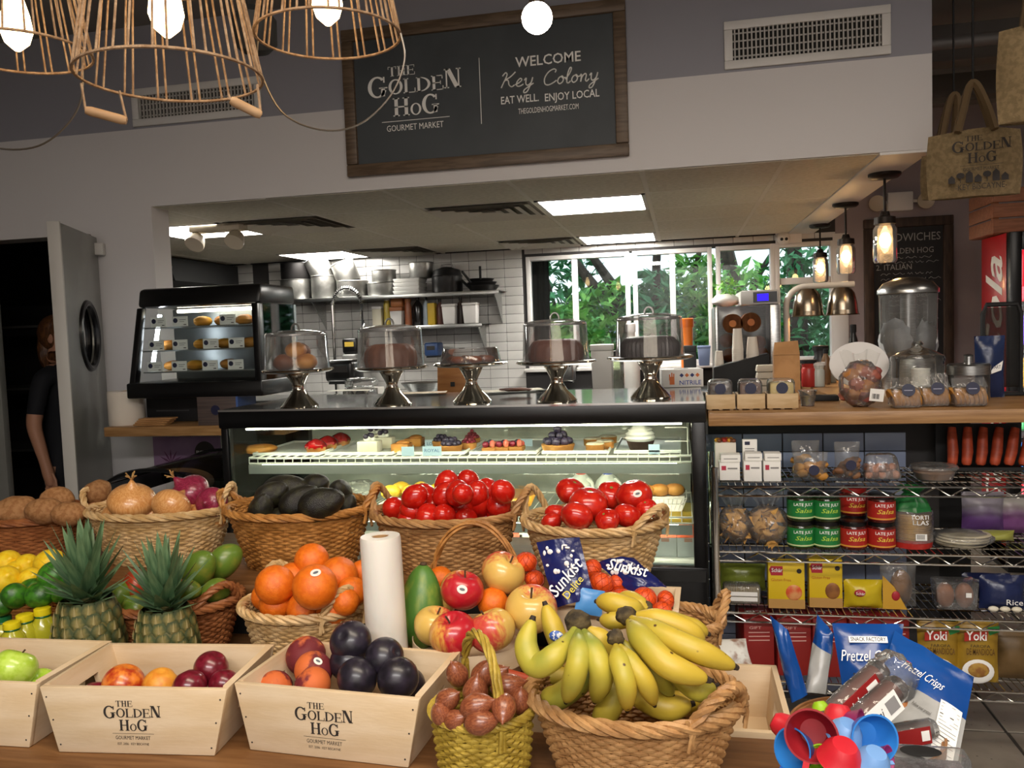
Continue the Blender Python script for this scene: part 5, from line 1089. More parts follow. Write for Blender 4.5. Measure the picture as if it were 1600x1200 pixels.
me = text_mesh('Coca-Cola', .36, shear=.35, bold=.012, align='RIGHT'); me.materials.clear(); me.materials.append(TEXTW)
zc_ = A(1558, 405, yf0+.3).z
for v in me.vertices: v.co = Vector((-.002, .22+v.co.y*1.0, zc_+v.co.x*1.0))
place('script_lettering', me, t)
c = A(1578, 340, 5.3); t = thing('slatted_crate', 'reddish wooden crate on top of the drinks fridge', 'crate', (xf+.2, 5.3, zf+.001)); RW = mat('reddish_wood', '9a5f3e', '85502f', ns=5, st=(2, 14, 14), rough=.6)
for k in range(3): mk('slat', MB().box(-.25, .4, -.2, -.18, .005+.085*k, .08+.085*k), RW, t, bevel=.002); mk('slat', MB().box(-.25, -.235, -.18, .2, .005+.085*k, .08+.085*k), RW, t, bevel=.002)
for x in (-.23, .38): mk('corner_post', MB().box(x-.015, x+.015, -.18, -.15, 0, .255), RW, t)
mk('bottom', MB().box(-.235, .4, -.18, .2, .003, .012), RW, t)
# ------------------------------------------------------------ hanging tote bags
JUTE = mat('jute_cloth', '8f7a58', '7d6a4b', ns=60, rough=.9, bump=.35, bs=220)
def tote(px0, py0, px1, py1, Y, hook, label, text=True, rz=0):
    x0, x1, z0, z1 = span(px0, py0, px1, py1, Y); W, H = x1-x0, z1-z0; hk = A(*hook, Y)
    t = thing('tote_bag', label, 'tote bag', ((x0+x1)/2, Y, z0), rz, 'hanging jute tote bags'); hx_ = hk.x-(x0+x1)/2; hz = hk.z-z0
    def f(sgn): return lambda u, v: ((u-.5)*W*(1+.12*(1-v)*0+.04*sin(v*3)), sgn*(.05*sin(pi*u)**.6*(.4+.6*sin(pi*min(v*.9+.1, 1))))+.008*sin(9*u+4*v), v*H*(1-.03*cos(u*6)))
    mk('front_panel', MB().grid(f(-1), 16, 14), JUTE, t); mk('back_panel', MB().grid(f(1), 16, 14), JUTE, t); mk('gusset', MB().grid(lambda u, v: (-W/2+W*u, .05*(2*v-1)*sin(pi*u)**.6*.5, .002), 14, 4), JUTE, t)
    for y in (-.02, .02):
        P = smooth_path([(-W*.2, y-.02, H*.97), (-W*.12+hx_*.3, y, H+(hz-H)*.45), (hx_-.012, y*.3, hz-.01), (hx_+.012, y*.3, hz-.01), (W*.14+hx_*.3, y, H+(hz-H)*.45), (W*.2, y-.02, H*.97)], 5); mk('handle', MB().tube(P, .014, 5), mat('dark_jute', '6b573c', rough=.9), t)
    mk('hook', MB().tube([(hx_, 0, hz-.02), (hx_, 0, 2.998-z0)], .004, 6), MBLACK, t)
    if text:
        logo(t, (.01, -.066, H*.66), W*.62, INK); txt(t, 'GOURMET MARKET', (.01, -.064, H*.43), .02, INK, width=W*.45) if 0 else None
        m = MB()
        for i in range(7):
            a_, b_, e_ = -W*.32+i*W*.095, W*.075, H*(.07+.03*(i % 3))
            if i % 3 == 1: m.ball((a_+b_/2, -.066, H*.3), (b_*.6, .0008, H*.045), 12, 6).box(a_+b_*.45, a_+b_*.55, -.0668, -.066, H*.19, H*.28)
            else: m.prism([(a_, H*.19), (a_+b_, H*.19), (a_+b_, H*.19+e_), (a_+b_/2, H*.24+e_), (a_, H*.19+e_)], -.0666, -.066)
        mk('village_print', m, INK, t); txt(t, '-KEY BISCAYNE-', (.01, -.0665, H*.12), .03, INK, width=W*.55)
    return t
tote(1452, 205, 1592, 308, 3.4, (1520, 130), 'jute tote bag printed with a dark wordmark', rz=-.1)
tote(1560, 40, 1690, 190, 2.9, (1625, -60), 'brightly lit plain jute tote bag at the right edge', False)
tote(1440, 240, 1520, 310, 3.75, (1490, 150), 'plain tote bag half hidden behind the printed one', False)
# ------------------------------------------------------------ on the oak counter
zz = ZW+.001
LW = mat('light_wood', 'cbb088', 'bda075', ns=5, st=(2, 10, 10), rough=.6)
for k, (a, b_) in enumerate(((1104, 1149), (1152, 1196), (1199, 1248))):
    x0, x1, z0, z1 = span(a, 622, b_, 648, 2.98); w_ = (x1-x0)/2; h = (z1-z0)*.95
    t = thing('berry_crate', 'small open wooden crate holding a wrapped snack pack, %s' % ['leftmost by the case', 'middle one', 'rightmost with a cream pack'][k], 'crate', ((x0+x1)/2, 3.04, zz), 0, 'small wooden snack crates')
    mk('front_board', MB().box(-w_, w_, -.056, -.05, .004, h), LW, t, bevel=.001); mk('back_board', MB().box(-w_, w_, .05, .056, .004, h), LW, t); mk('end_board', MB().box(-w_, -w_+.006, -.05, .05, .004, h), LW, t); mk('end_board', MB().box(w_-.006, w_, -.05, .05, .004, h), LW, t); mk('floor_board', MB().box(-w_+.006, w_-.006, -.05, .05, .004, .01), LW, t)
    for x in (-w_*.75, 0, w_*.75): mk('foot', MB().box(x-.006, x+.006, -.05, .05, 0, .004), LW, t)
    q = thing('snack_pack', ['dark nut pack with round label in the leftmost crate', 'brown dried fruit pack in the middle crate', 'cream coloured cheese pack in the right crate'][k], 'snack pack', ((x0+x1)/2, 3.04, zz+.0105), 0, 'wrapped snack packs')
    mk('contents', MB().box(-w_*.8, w_*.8, -.04, .04, 0, h*1.5), (mat('nut_mix', '4a3326', '2e1f18', ns=60, rough=.6), mat('fig_mix', '5a3a2c', '6b4838', ns=40, rough=.6), mat('cream_cheese', 'd9c07a', 'cdb060', ns=8, rough=.6))[k], q, bevel=.012)
    mk('wrapper', MB().box(-w_*.86, w_*.86, -.044, .044, -.001, h*1.72), WRAP, q, bevel=.014)
    mk('label', MB().lathe([(0, 0), (.02, 0), (.02, .001), (0, .001)], 24, T=T_((0, -.0455, h*1.15), (pi/2, 0, 0))), NAVY, q)
c = A(1262, 626, 3.1); t = thing('sample_cup', 'small clear lidded cup of olives right of the crates', 'cup', (c.x, 3.1, zz)); mk('cup', MB().lathe([(0, 0), (.022, 0), (.03, .05), (.031, .052)], 20), WRAP, t); mk('contents', MB().lathe([(0, .002), (.021, .002), (.027, .035), (0, .036)], 20), mat('olive_mix', '8a7a3c', '5f4a28', ns=40, rough=.5), t); mk('lid', MB().lathe([(.033, .052), (.033, .057), (0, .058)], 20), WRAP, t)
o = mk('black_napkin_box', MB().box(-.04, .05, -.03, .03, 0, .02), MBLACK, loc=(A(1287, 612, 3.3).x, 3.3, zz), bevel=.003); tag(o, 'flat black box on the counter behind the sample cup', 'box')
def crumple(n, k, amp, f, seed): 
    o_ = Vector((seed*3.1, seed*1.7, seed)); return lambda p: p*(1+amp*noise.noise(p*f+o_)+amp*.5*noise.noise(p*f*2.3+o_))
# dried meat bag
x0, x1, z0, z1 = span(1312, 552, 1385, 640, 3.0); w_ = (x1-x0)/2; h = z1-ZW
t = thing('fruit_bag', 'clear bag of pinkish dried fruit with a white barcode label', 'snack bag', ((x0+x1)/2, 3.04, zz))
m = MB(); g = random.Random(3)
for i in range(26): m.ball((g.uniform(-w_*.62, w_*.62), g.uniform(-.03, .03), .028+(h*.62)*(i/26)), (.026, .02, .022), 10, 7, i % 3, fn=crumple(0, 0, .3, 2, i))
mk('contents', m, [mat('dried_pink', 'a8604c', '8a4438', ns=10, rough=.5), mat('dried_amber', 'b8783c', 'c08a4c', ns=10, rough=.5), mat('dried_rose', '8f4a44', rough=.5)], t)
mk('film', MB().ball((0, 0, h*.42), (w_*.95, .055, h*.43), 30, 20, fn=crumple(0, 0, .1, 2.6, 2)), WRAP, t)
mk('gathered_top', MB().grid(lambda u, v: ((u-.5)*w_*(1.3+.5*v), .012*sin(u*19)+.01*v, h*.72+h*.3*v*(1+.15*sin(u*11))), 22, 6), WRAP, t)
mk('label', MB().box(0, .045, -.062, -.061, .02, .062), PAPER, t, rot=(0, .12, 0), loc=(.012, 0, .006)); m = MB(); [m.box(.008+.0035*i, .0095+.0035*i+(.001 if i % 3 else 0), -.0625, -.0621, .028, .045) for i in range(7)]; mk('barcode', m, INK, t, rot=(0, .12, 0), loc=(.012, 0, .006))
c = A(1343, 570, 3.3); t = thing('white_serving_disc', 'big white round disc standing behind the dried fruit bag', 'lid', (c.x, 3.32, c.z)); r = 44*pxs(c)
mk('disc', MB().lathe([(0, 0), (r*.96, 0), (r, .006), (r, .014), (r*.93, .016), (0, .014)], 40, T=T_((0, 0, 0), (pi/2-.15, 0, 0), (1, .8, 1))), WHITE, t); mk('prop', MB().box(-.02, .02, .03, .06, ZW-c.z, 0), WHITE, t)
# ice drum
YD = 3.75
x0, x1, z0, z1 = span(1374, 455, 1464, 560, YD); r = (x1-x0)/2; zt2 = A(1420, 437, YD).z
t = thing('drink_dispenser', 'large clear drink dispenser with steel lid and ice inside', 'dispenser', ((x0+x1)/2, YD, ZW+.001)); zz0 = z0-ZW
mk('stand', MB().lathe([(0, 0), (r*.9, 0), (r*.92, .01), (r*.86, zz0), (0, zz0)], 32), STEEL, t); H = z1-ZW
mk('tank', MB().lathe([(0, zz0+.002), (r*.8, zz0+.003), (r*.93, zz0+.03), (r*.98, zz0+.08), (r, H)], 40), clear('frosted_tank', 'dcdcdc', .08, 1.6, haze=.35, hs=2.5, hc='c9c9c6'), t); mk('core_tube', MB().cyl((0, 0, zz0+.02), (0, 0, H-.01), .03, 20), STEEL, t)
mk('lid', MB().lathe([(r*1.04, H-.012), (r*1.06, H-.01), (r*1.06, H+.006), (r*.85, H+.035), (r*.4, H+.055), (0, H+.058)], 40), STEEL, t)
ICE = mat('ice', 'd9dde0', 'c9ced2', ns=14, rough=.35); mk('ice', MB().ball((-.05, 0, zz0+.075), (r*.55, r*.6, .09), 20, 12, fn=crumple(0, 0, .25, 3, 1)).ball((.07, 0, zz0+.07), (r*.4, r*.5, .08), 20, 12, fn=crumple(0, 0, .25, 3, 4)), ICE, t); mk('tap', MB().cyl((0, -r*.9, zz0*.7), (0, -r*1.15, zz0*.7), .012, 10).cyl((0, -r*1.1, zz0*.7), (0, -r*1.1, zz0*.7-.03), .009, 8), CHROME, t)
# glass jars
for k, (a, b_, top, lidy, Y, fill) in enumerate(((1393, 1475, 533, 560, 3.22, 1), (1481, 1546, 553, 572, 3.2, 0))):
    x0, x1, z0, z1 = span(a, lidy, b_, 640, Y); r = (x1-x0)/2; h = z1-ZW; hk = A((a+b_)/2, top, Y).z-ZW
    t = thing('glass_jar', ['wide glass counter jar with stacked paper cups inside', 'smaller glass counter jar with a flat steel lid'][k], 'jar', ((x0+x1)/2, Y, zz), 0, 'glass counter jars')
    mk('jar', MB().lathe([(0, 0), (r*.95, 0), (r, .01), (r, h*.9), (r*.97, h)], 40), clear('jar_clear', 'f4f4f0', .03, 1.6, haze=.06), t)
    mk('lid', MB().lathe([(r*1.02, h-.01), (r*1.03, h), (r*1.0, h+.008), (r*.6, h+(hk-h)*.45), (r*.25, h+(hk-h)*.6), (.012, h+(hk-h)*.7), (.02, hk-.012), (.012, hk), (0, hk)], 36) if k == 0 else MB().lathe([(r*1.03, h-.03), (r*1.03, h+.002), (r*.95, h+.008), (.015, h+.01), (.014, hk-.01), (.018, hk-.005), (0, hk)], 36), MATS['jar_clear'] if k == 0 else STEEL, t)
    if fill:
        for i in range(9): o = mk('portion_cup', MB().lathe([(0, 0), (.028, 0), (.031, .012), (.033, .012), (.03, -.001)], 20), PAPER, loc=((x0+x1)/2+.01, Y, zz+.012+.0115*i)); tag(o, 'white portion cup in the column inside the wide glass jar', 'cup', 'cups in the glass jar')
# cookie bags
COOK = mat('golden_cookie', 'cf9a48', 'b87f34', ns=10, rough=.6, bump=.2, bs=40)
CKM = MB().lathe([(0, -.006), (.03, -.006), (.033, 0), (.03, .006), (0, .006)], 18).mesh('cookie', COOK)
def cookie_bag(px, py0, py1, wp, Y, z, lab, n=7, topped=True):
    c = A(px, py1, Y); s = pxs(c); w_ = wp*s/2; h = A(px, py0, Y).z-z
    t = thing('cookie_bag', lab, 'cookie bag', (c.x, Y, z), 0, 'clear cookie bags with navy labels')
    for i in range(n): place('cookie', CKM, t, (-w_*.8+w_*1.6*i/(n-1), .0, .034), (0, 1.15+.03*i, .1), (1, 1, 1))
    mk('film', MB().hexa([(-w_, -.036, 0), (w_, -.036, 0), (w_, .036, 0), (-w_, .036, 0)], [(-w_*.95, -.034, .07), (w_*.95, -.034, .07), (w_*.95, .034, .07), (-w_*.95, .034, .07)]), WRAP, t, bevel=.012)
    if topped: mk('film_top', MB().grid(lambda u, v: ((u-.5)*2*w_*(1-.04*v), -.025*(1-v)+.006*sin(u*12+v*3), .066+(h-.066)*v), 14, 6), WRAP, t)
    mk('label', MB().lathe([(0, 0), (.021, 0), (.021, .001), (0, .001)], 28, T=T_((.004, -.0385, .062), (pi/2-.2, 0, 0))), NAVY, t)
    mk('label_text', MB().box(-.01, .016, -.041, -.0402, .06, .0625), mat('pale_print', 'a9abc0', rough=.6), t)
cookie_bag(1413, 590, 640, 44, 2.98, zz, 'cookie bag with navy label in front of the wide jar, left one')
cookie_bag(1458, 583, 636, 42, 3.02, zz, 'cookie bag with navy label in front of the wide jar, right one')
cookie_bag(1512, 590, 637, 50, 3.0, zz, 'cookie bag with navy label in front of the smaller jar')
# black-framed display and navy bag behind
x0, x1, z0, z1 = span(1505, 478, 1560, 600, 3.6); t = thing('napkin_stand', 'black rounded napkin stand at right behind the jars', 'stand', ((x0+x1)/2, 3.38, ZW+.001)); w_ = (x1-x0)/2; h = z1-ZW
mk('frame', MB().tube([(-w_, 0, 0), (-w_, 0, h*.9), (-w_*.8, 0, h), (w_*.8, 0, h), (w_, 0, h*.9), (w_, 0, 0)], .009, 6), MBLACK, t); mk('panel', MB().box(-w_*.95, w_*.95, -.002, .002, .03, h*.97), clear('grey_acrylic', '9a9690', .1, 1.2), t); mk('base', MB().box(-w_*1.1, w_*1.1, -.03, .03, 0, .012), MBLACK, t, bevel=.003)
x0, x1, z0, z1 = span(1522, 525, 1570, 600, 3.3); t = thing('chip_bag', 'navy chip bag with a white swoosh beside the small jar', 'snack bag', ((x0+x1)/2, 3.3, ZW+.001)); w_ = (x1-x0)/2; h = z1-ZW
def pouch(w_, h, d, n=14, seed=0, flat=.12):
    """pillow pouch: pinched top and bottom seals, bulging belly, creases"""
    def f(sg):
        def g_(u, v):
            e = max(0, min(1, min(v, 1-v)/flat)); b_ = sg*d*sqrt(max(0, sin(pi*v)))*max(sin(pi*u), 0)**.6*e
            return ((u-.5)*2*w_*(1-.05*sin(pi*v)), b_+.02*d*sin(u*17+seed+v*4)+.10*d*noise.noise(Vector((u*4, v*4, seed)))*(1 if 0 < u < 1 else 0), v*h)
        return g_
    return MB().grid(f(-1), n, n).grid(f(1), n, n)
mk('pouch', pouch(w_, h, .03, seed=3), mat('navy_foil', '1d2a4e', '24345c', ns=5, rough=.25, bump=.3, bs=18), t); mk('swoosh', MB().prism([(-w_*.3, h*.38), (w_*.5, h*.45), (w_*.6, h*.6), (0, h*.5)], -.042, -.041), TEXTW, t); txt(t, 'SMART', (w_*.1, -.0425, h*.5), .018, NAVY, width=w_*.7)
# ============================================================ WIRE RACK
YR0, YR1 = 2.80, 3.16
xr0, xr1 = A(1119, 860, YR0).x, 1.36
RZ = [A(1360, y, YR0).z for y in (761, 866, 964, 1072)]
t = thing('wire_rack', 'chrome wire shelving rack stocked with groceries under the counter', 'shelving', (0, 0, 0))
for x in (xr0, xr1):
    for y in (YR0, YR1): mk('post', MB().cyl((x, y, 0), (x, y, RZ[0]+.06), .0125, 12).lathe([(.014, RZ[0]+.06), (.014, RZ[0]+.066), (0, RZ[0]+.068)], 12, T=T_((x, y, 0))), CHROME, t)
for z in RZ:
    m = MB()
    for y in (YR0, YR1):
        m.cyl((xr0, y, z), (xr1, y, z), .0038, 6); m.cyl((xr0, y, z-.03), (xr1, y, z-.03), .0038, 6)
        n = 28; m.tube([(xr0+(xr1-xr0)*i/n, y, z-.002 if i % 2 else z-.028) for i in range(n+1)], .0026, 4)
    for x in (xr0, xr1): m.cyl((x, YR0, z), (x, YR1, z), .0038, 6); m.cyl((x, YR0, z-.03), (x, YR1, z-.03), .0038, 6)
    for i in range(1, 56): x = xr0+(xr1-xr0)*i/56; m.cyl((x, YR0, z+.004), (x, YR1, z+.004), .0018, 4)
    for i in range(3): y = YR0+.09*(i+1); m.cyl((xr0, y, z), (xr1, y, z), .003, 5)
    mk('wire_shelf', m, CHROME, t)
RZ = [z+.0065 for z in RZ]
def rx(px, py, Y): return A(px, py, Y).x
def carton(px0, py0, px1, Y, z, mats, label, cat='box', group=None, dep=.05, text=None, name='carton', rot=0):
    x0, x1, _, z1 = span(px0, py0, px1, py0, Y); w_ = (x1-x0)/2; h = z1-z
    q = thing(name, label, cat, ((x0+x1)/2, Y, z), rot, group); mk('box', MB().box(-w_, w_, 0, dep, 0, h), mats, q, bevel=.0015); return q, w_, h
# top shelf
z = RZ[0]; PINKP = mat('pink_print', 'b8304a', rough=.6)
for k, (a, top, b_, Y) in enumerate(((1162, 722, 1190, 2.86), (1193, 722, 1220, 2.86), (1124, 724, 1156, 2.88))):
    q, w_, h = carton(a, top, b_, Y, z, PAPER, 'small white tea carton on the top rack shelf, %s' % ['middle of three', 'right of three', 'left of three'][k], group='white tea cartons', dep=.07); mk('print', MB().box(-w_*.8, -w_*.35, -.0012, 0, h*.6, h*.85), PINKP, q); mk('print_line', MB().box(-w_*.2, w_*.75, -.0012, 0, h*.66, h*.74), MATS['grey_print'], q); mk('lid', MB().box(-w_, w_, .0, .07, h, h+.002), PAPER, q)
    q2, w2, h2 = carton(a+2, top-13, b_+1, Y+.01, z+h+.003, PAPER, 'flat white carton stacked on the tea cartons, %s' % ['middle', 'right', 'left'][k], group='flat white cartons', dep=.06); mk('print_line', MB().box(-w2*.7, w2*.7, -.0012, 0, h2*.4, h2*.5), MATS['grey_print'], q2)
q, w_, h = carton(1160, 687, 1183, 2.95, z, PAPER, 'tall white leaflet box behind the tea cartons', dep=.02); mk('print', MB().box(-w_*.7, w_*.0, -.0012, 0, h*.86, h*.95), NAVY, q); [mk('print_line', MB().box(-w_*.7, w_*.6, -.0012, 0, h*(.75-.06*i), h*(.77-.06*i)), MATS['grey_print'], q) for i in range(3)]
q, w_, h = carton(1117, 692, 1150, 2.96, z, mat('candy_box_white', 'd9d2c6', rough=.5), 'open box of coloured sweets at left of the top rack shelf', dep=.06); m = MB(); [m.ball((RND.uniform(-w_*.85, w_*.85), RND.uniform(.005, .055), h+.006), .008, 8, 6, i % 3) for i in range(24)]; mk('sweets', m, [mat('sweet_red', 'a83228', rough=.4), mat('sweet_yellow', 'c8902c', rough=.4), mat('sweet_brown', '6b4028', rough=.4)], q)
def cbag(px, py0, Y, wp, z, lab, cm, n=12):
    c = A(px, py0, Y); s = pxs(c); w_ = wp*s/2; h = c.z-z; q = thing('sweet_bag', lab, 'snack bag', (c.x, Y, z), 0, 'clear bags on the top rack shelf'); g = random.Random(px); m = MB()
    for i in range(n): m.ball((g.uniform(-w_*.7, w_*.7), g.uniform(-.015, .015), .016+h*.4*i/n), (.02, .015, .014), 9, 6, 0, fn=crumple(0, 0, .2, 2, i))
    mk('contents', m, cm, q); mk('film', pouch(w_, h, .032, seed=px, flat=.06), WRAP, q); mk('label', MB().lathe([(0, 0), (.017, 0), (.017, .001), (0, .001)], 24, T=T_((.006, -.037, h*.42), (pi/2, 0, 0))), NAVY, q)
cbag(1266, 706, 2.88, 52, z, 'clear bag of pale cookies with a navy seal, front of the pair', COOK); cbag(1258, 688, 2.97, 42, z, 'clear bag standing behind the pale cookie bag', COOK); cbag(1323, 690, 2.9, 38, z, 'clear bag of brown sweets with a navy seal', mat('brown_sweets', '7a5236', '8f6544', ns=20, rough=.6))
x0 = rx(1378, 740, 2.9); q = thing('truffle_box', 'clear clamshell of round biscuits on the top rack shelf', 'clamshell', (x0, 2.92, z)); mk('shell', MB().hexa([(-.062, -.045, 0), (.062, -.045, 0), (.062, .045, 0), (-.062, .045, 0)], [(-.045, -.03, .085), (.045, -.03, .085), (.045, .03, .085), (-.045, .03, .085)]), WRAP, q, bevel=.015); m = MB(); [m.ball((-.042+.021*(i % 5), -.022+.022*(i//5 % 3), .016+.018*(i//10)), .014, 10, 7, i % 2) for i in range(18)]; mk('biscuits', m, [mat('pink_biscuit', 'b87858', rough=.6), BROWN], q)
x0 = rx(1462, 745, 2.9); q = thing('spread_tub', 'flat clear tub with a pale spread on the top rack shelf', 'tub', (x0, 2.92, z)); mk('tub', MB().lathe([(0, 0), (.055, 0), (.07, .035), (.072, .036)], 28), WRAP, q); mk('spread', MB().lathe([(0, .002), (.053, .002), (.062, .022), (0, .023)], 28), mat('peach_spread', 'cfa07c', rough=.5), q); mk('lid', MB().lathe([(.074, .036), (.07, .044), (0, .046)], 28), WRAP, q)
# orange roots behind
CAR = mat('carrot_orange', 'b2492a', '9c3c20', ns=8, st=(1, 1, 6), rough=.5, rnd=.08)
xb0, xb1 = rx(1472, 690, 3.08), rx(1605, 690, 3.08)
t = thing('dark_bin', 'black bin under the counter holding orange roots', 'bin', ((xb0+xb1)/2, 3.12, z)); w_ = (xb1-xb0)/2; mk('back', MB().box(-w_, w_, .035, .04, 0, .15), MBLACK, t); mk('tray', MB().box(-w_, w_, -.06, .035, 0, .004).box(-w_, w_, -.064, -.06, 0, .012), MBLACK, t)
for k in range(6):
    x = xb0+.03+(xb1-xb0-.05)*k/5
    q = thing('orange_root', 'long red-orange root leaning in the black bin, %s from the left' % ORD[k], 'root vegetable', (x, 3.07, z+.005), (-.3, .08+.05*k, 0), 'orange roots in black bin'); mk('root', MB().tube([(0, 0, .012), (0, 0, .02), (.002, 0, .06), (0, 0, .11), (0, .0, .145)], lambda u: .018*(sin(pi*min(.12+u*.75, .8)))**.6, 12), CAR, q)
# second shelf
z = RZ[1]
CHIP = mat('tortilla_chip', 'd9a860', 'c08e48', ns=14, rough=.7)
def chipbag(px, py0, Y, wp, lab, seed):
    c = A(px, py0, Y); s = pxs(c); w_ = wp*s/2; h = c.z-z; q = thing('chip_sack', lab, 'snack bag', (c.x, Y, z), 0, 'clear bags of tortilla chips'); g = random.Random(seed); m = MB()
    for i in range(60):
        v = g.random(); rr = w_*.78*sin(pi*(.12+.8*v))**.7; p = Vector((g.uniform(-rr, rr), g.uniform(-.04, .03), .01+h*.62*v)); R = Euler((g.uniform(0, 6), g.uniform(0, 6), 0)).to_matrix(); s_ = .022
        a = [p+R @ Vector(v_)*s_ for v_ in ((1, 0, 0), (-.5, .87, .1), (-.5, -.87, 0), (0, 0, .22))]; m.add([tuple(x) for x in a], [(0, 1, 3), (1, 2, 3), (2, 0, 3), (0, 2, 1)])
    mk('chips', m, CHIP, q, smooth=0); mk('film', MB().ball((0, 0, h*.38), (w_, .06, h*.38), 28, 18, fn=crumple(0, 0, .1, 2.4, seed)), WRAP, q); mk('gathered_neck', MB().grid(lambda u, v: ((u-.5)*w_*(.7+1.0*v), .02*sin(u*15), h*.7+h*.3*v), 18, 5), WRAP, q)
chipbag(1198, 768, 2.88, 66, 'clear sack of tortilla chips, right of the pair', 3); chipbag(1148, 772, 2.9, 58, 'clear sack of tortilla chips, left of the pair', 8); 
YRET = A(1290, 830, 2.86)
def jar(px, py, Y, z, cc, word, lab, cap):
    r = 20.5*pxs(A(px, py, Y)); h = 43*pxs(A(px, py, Y)); x = A(px, py, Y).x
    q = thing('salsa_jar', lab, 'jar', (x, Y, z), .1, 'stacked salsa jars'); mk('glass', MB().lathe([(0, 0), (r*.94, 0), (r, .006), (r, h*.78), (r*.9, h*.86), (0, h*.86)], 28), mat('salsa_dark_'+word, '4a1410' if word == 'r' else '2c3316', rough=.2, coat=.6), q)
    mk('lid', MB().lathe([(r*.93, h*.84), (r*.96, h*.85), (r*.96, h*.985), (r*.9, h), (0, h*.995)], 28), BLACK if not cap else cap, q)
    mk('label', MB().lathe([(r*1.012, h*.1), (r*1.012, h*.76)], 32), cc, q)
    txt(q, 'LATE JULY', (0, -r*1.02, h*.62), .014, TEXTW, bend=r*1.02, width=r*1.5, bold=.008); txt(q, 'Salsa', (.0, -r*1.02, h*.4), .02, mat('salsa_script_'+word, 'e8c84a' if word == 'r' else 'b8d84a', rough=.5), bend=r*1.02, shear=.3, width=r*1.3, bold=.006); mk('label_band', MB().lathe([(r*1.016, h*.12), (r*1.016, h*.17)], 32), mat('band_'+word, 'd9a03c' if word == 'r' else 'cfd8a0', rough=.5), q)
    return h
GRN, RDL = mat('green_label', '1f7a3a', rough=.45), mat('red_label', 'a8241c', rough=.45)
for k, (px, col, w_) in enumerate(((1251, GRN, 'g'), (1291, GRN, 'g'), (1333, RDL, 'r'), (1377, RDL, 'r'))):
    h = jar(px, 832, 2.86, z, col, w_, '%s salsa jar in the lower layer, %s' % ('green label' if w_ == 'g' else 'red label', ['leftmost', 'second from left', 'third from left', 'rightmost'][k]), None)
    if k != 2: jar(px, 790, 2.86, z+h+.0005, col, w_, '%s salsa jar stacked on top, %s' % ('green label' if w_ == 'g' else 'red label', ['leftmost', 'second from left', '', 'rightmost'][k]), None)
jar(1333, 800, 2.95, z, RDL, 'r', 'dark red jar set back behind the gap in the salsa stack', None); jar(1333, 775, 2.95, z+h+.001, RDL, 'r', 'red lidded jar on top behind the gap in the salsa stack', mat('red_cap', '8a1c18', rough=.4))
c = A(1427, 850, 2.88); s = pxs(c); q = thing('tortilla_stack', 'tall bag of corn tortillas with green top and red base', 'tortillas', (c.x, 2.9, z)); R = 29*s; H = A(1427, 762, 2.88).z-z
TORT = mat('corn_tortilla', 'c8a05c', 'b58a48', ns=20, rough=.8)
for i in range(16): mk('tortilla', MB().lathe([(0, 0), (R*.96, 0), (R*(.99+.02*sin(i*2.1)), .002), (R*.96, .0045), (0, .0045)], 24), TORT, q, loc=(.002*sin(i*1.7), 0, H*.14+i*.0052))
mk('red_base', MB().lathe([(0, 0), (R, 0), (R*1.04, H*.07), (R*1.02, H*.14), (0, H*.14)], 28), mat('red_wrap', 'b02a24', rough=.3), q); mk('green_top', MB().lathe([(R*1.0, H*.62), (R*.8, H*.76), (R*.5, H*.85), (R*.35, H*.9), (R*.7, H)], 28, mod=lambda a, z_: 1+.08*sin(a*7)), mat('green_wrap', '1f6b34', rough=.3), q); mk('film', MB().lathe([(R*1.06, H*.1), (R*1.07, H*.5), (R*1.02, H*.63)], 28), WRAP, q)
txt(q, 'TORTI', (.01, -R*1.08, H*.54), .02, TEXTW, bend=R*1.08, width=R*.9, bold=.01); txt(q, 'LLAS', (.012, -R*1.08, H*.45), .02, TEXTW, bend=R*1.08, width=R*.8, bold=.01); mk('barcode_label', MB().box(-.004, .03, -R*1.09, -R*1.085, H*.16, H*.27), PAPER, q); m = MB(); [m.box(.0+.004*i, .002+.004*i, -R*1.092, -R*1.091, H*.18, H*.26) for i in range(6)]; mk('barcode', m, INK, q)
c = A(1505, 850, 2.9); q = thing('pita_pack', 'flat clear pack of white flatbreads on the middle rack shelf', 'flatbread', (c.x, 2.92, z)); [mk('flatbread', MB().lathe([(0, 0), (.075, 0), (.08, .004), (.075, .008), (0, .009)], 28, T=T_(sc=(1, .8, 1))), mat('flour_white', 'c8bfa8', 'b8ad94', ns=14, rough=.8), q, loc=(.003*i, 0, .002+.0095*i)) for i in range(4)]; mk('film', MB().ball((0, 0, .022), (.098, .075, .026), 24, 12, fn=crumple(0, 0, .1, 3, 6)), WRAP, q)
for k, (px, top, Y, wp, cc, c2, lab) in enumerate(((1535, 768, 3.05, 62, '5a3a72', '8a8490', 'large grey and purple flour bag at back of middle rack shelf'), (1580, 772, 3.08, 56, '7a4a80', 'a09c98', 'white and violet bag at the right edge of middle rack shelf'), (1552, 828, 2.97, 60, '9a9a4a', '6f7a30', 'yellow green pouch lying behind the flatbreads'))):
    c = A(px, top, Y); s = pxs(c); q = thing('flour_bag', lab, 'bag', (c.x, Y, z), 0, 'large bags on middle rack shelf'); hh = c.z-z; mk('pouch', pouch(wp*s/2, hh, .04, seed=k+20), mat('bagprint_%d' % k, cc, c2, ns=6, grad=(0, 0, 3), gn=.1, lo=.58, hi=.66, rough=.35), q); mk('seal', MB().box(-wp*s*.4, wp*s*.4, -.004, -.001, hh*.965, hh*.985), MATS['grey_print'], q)
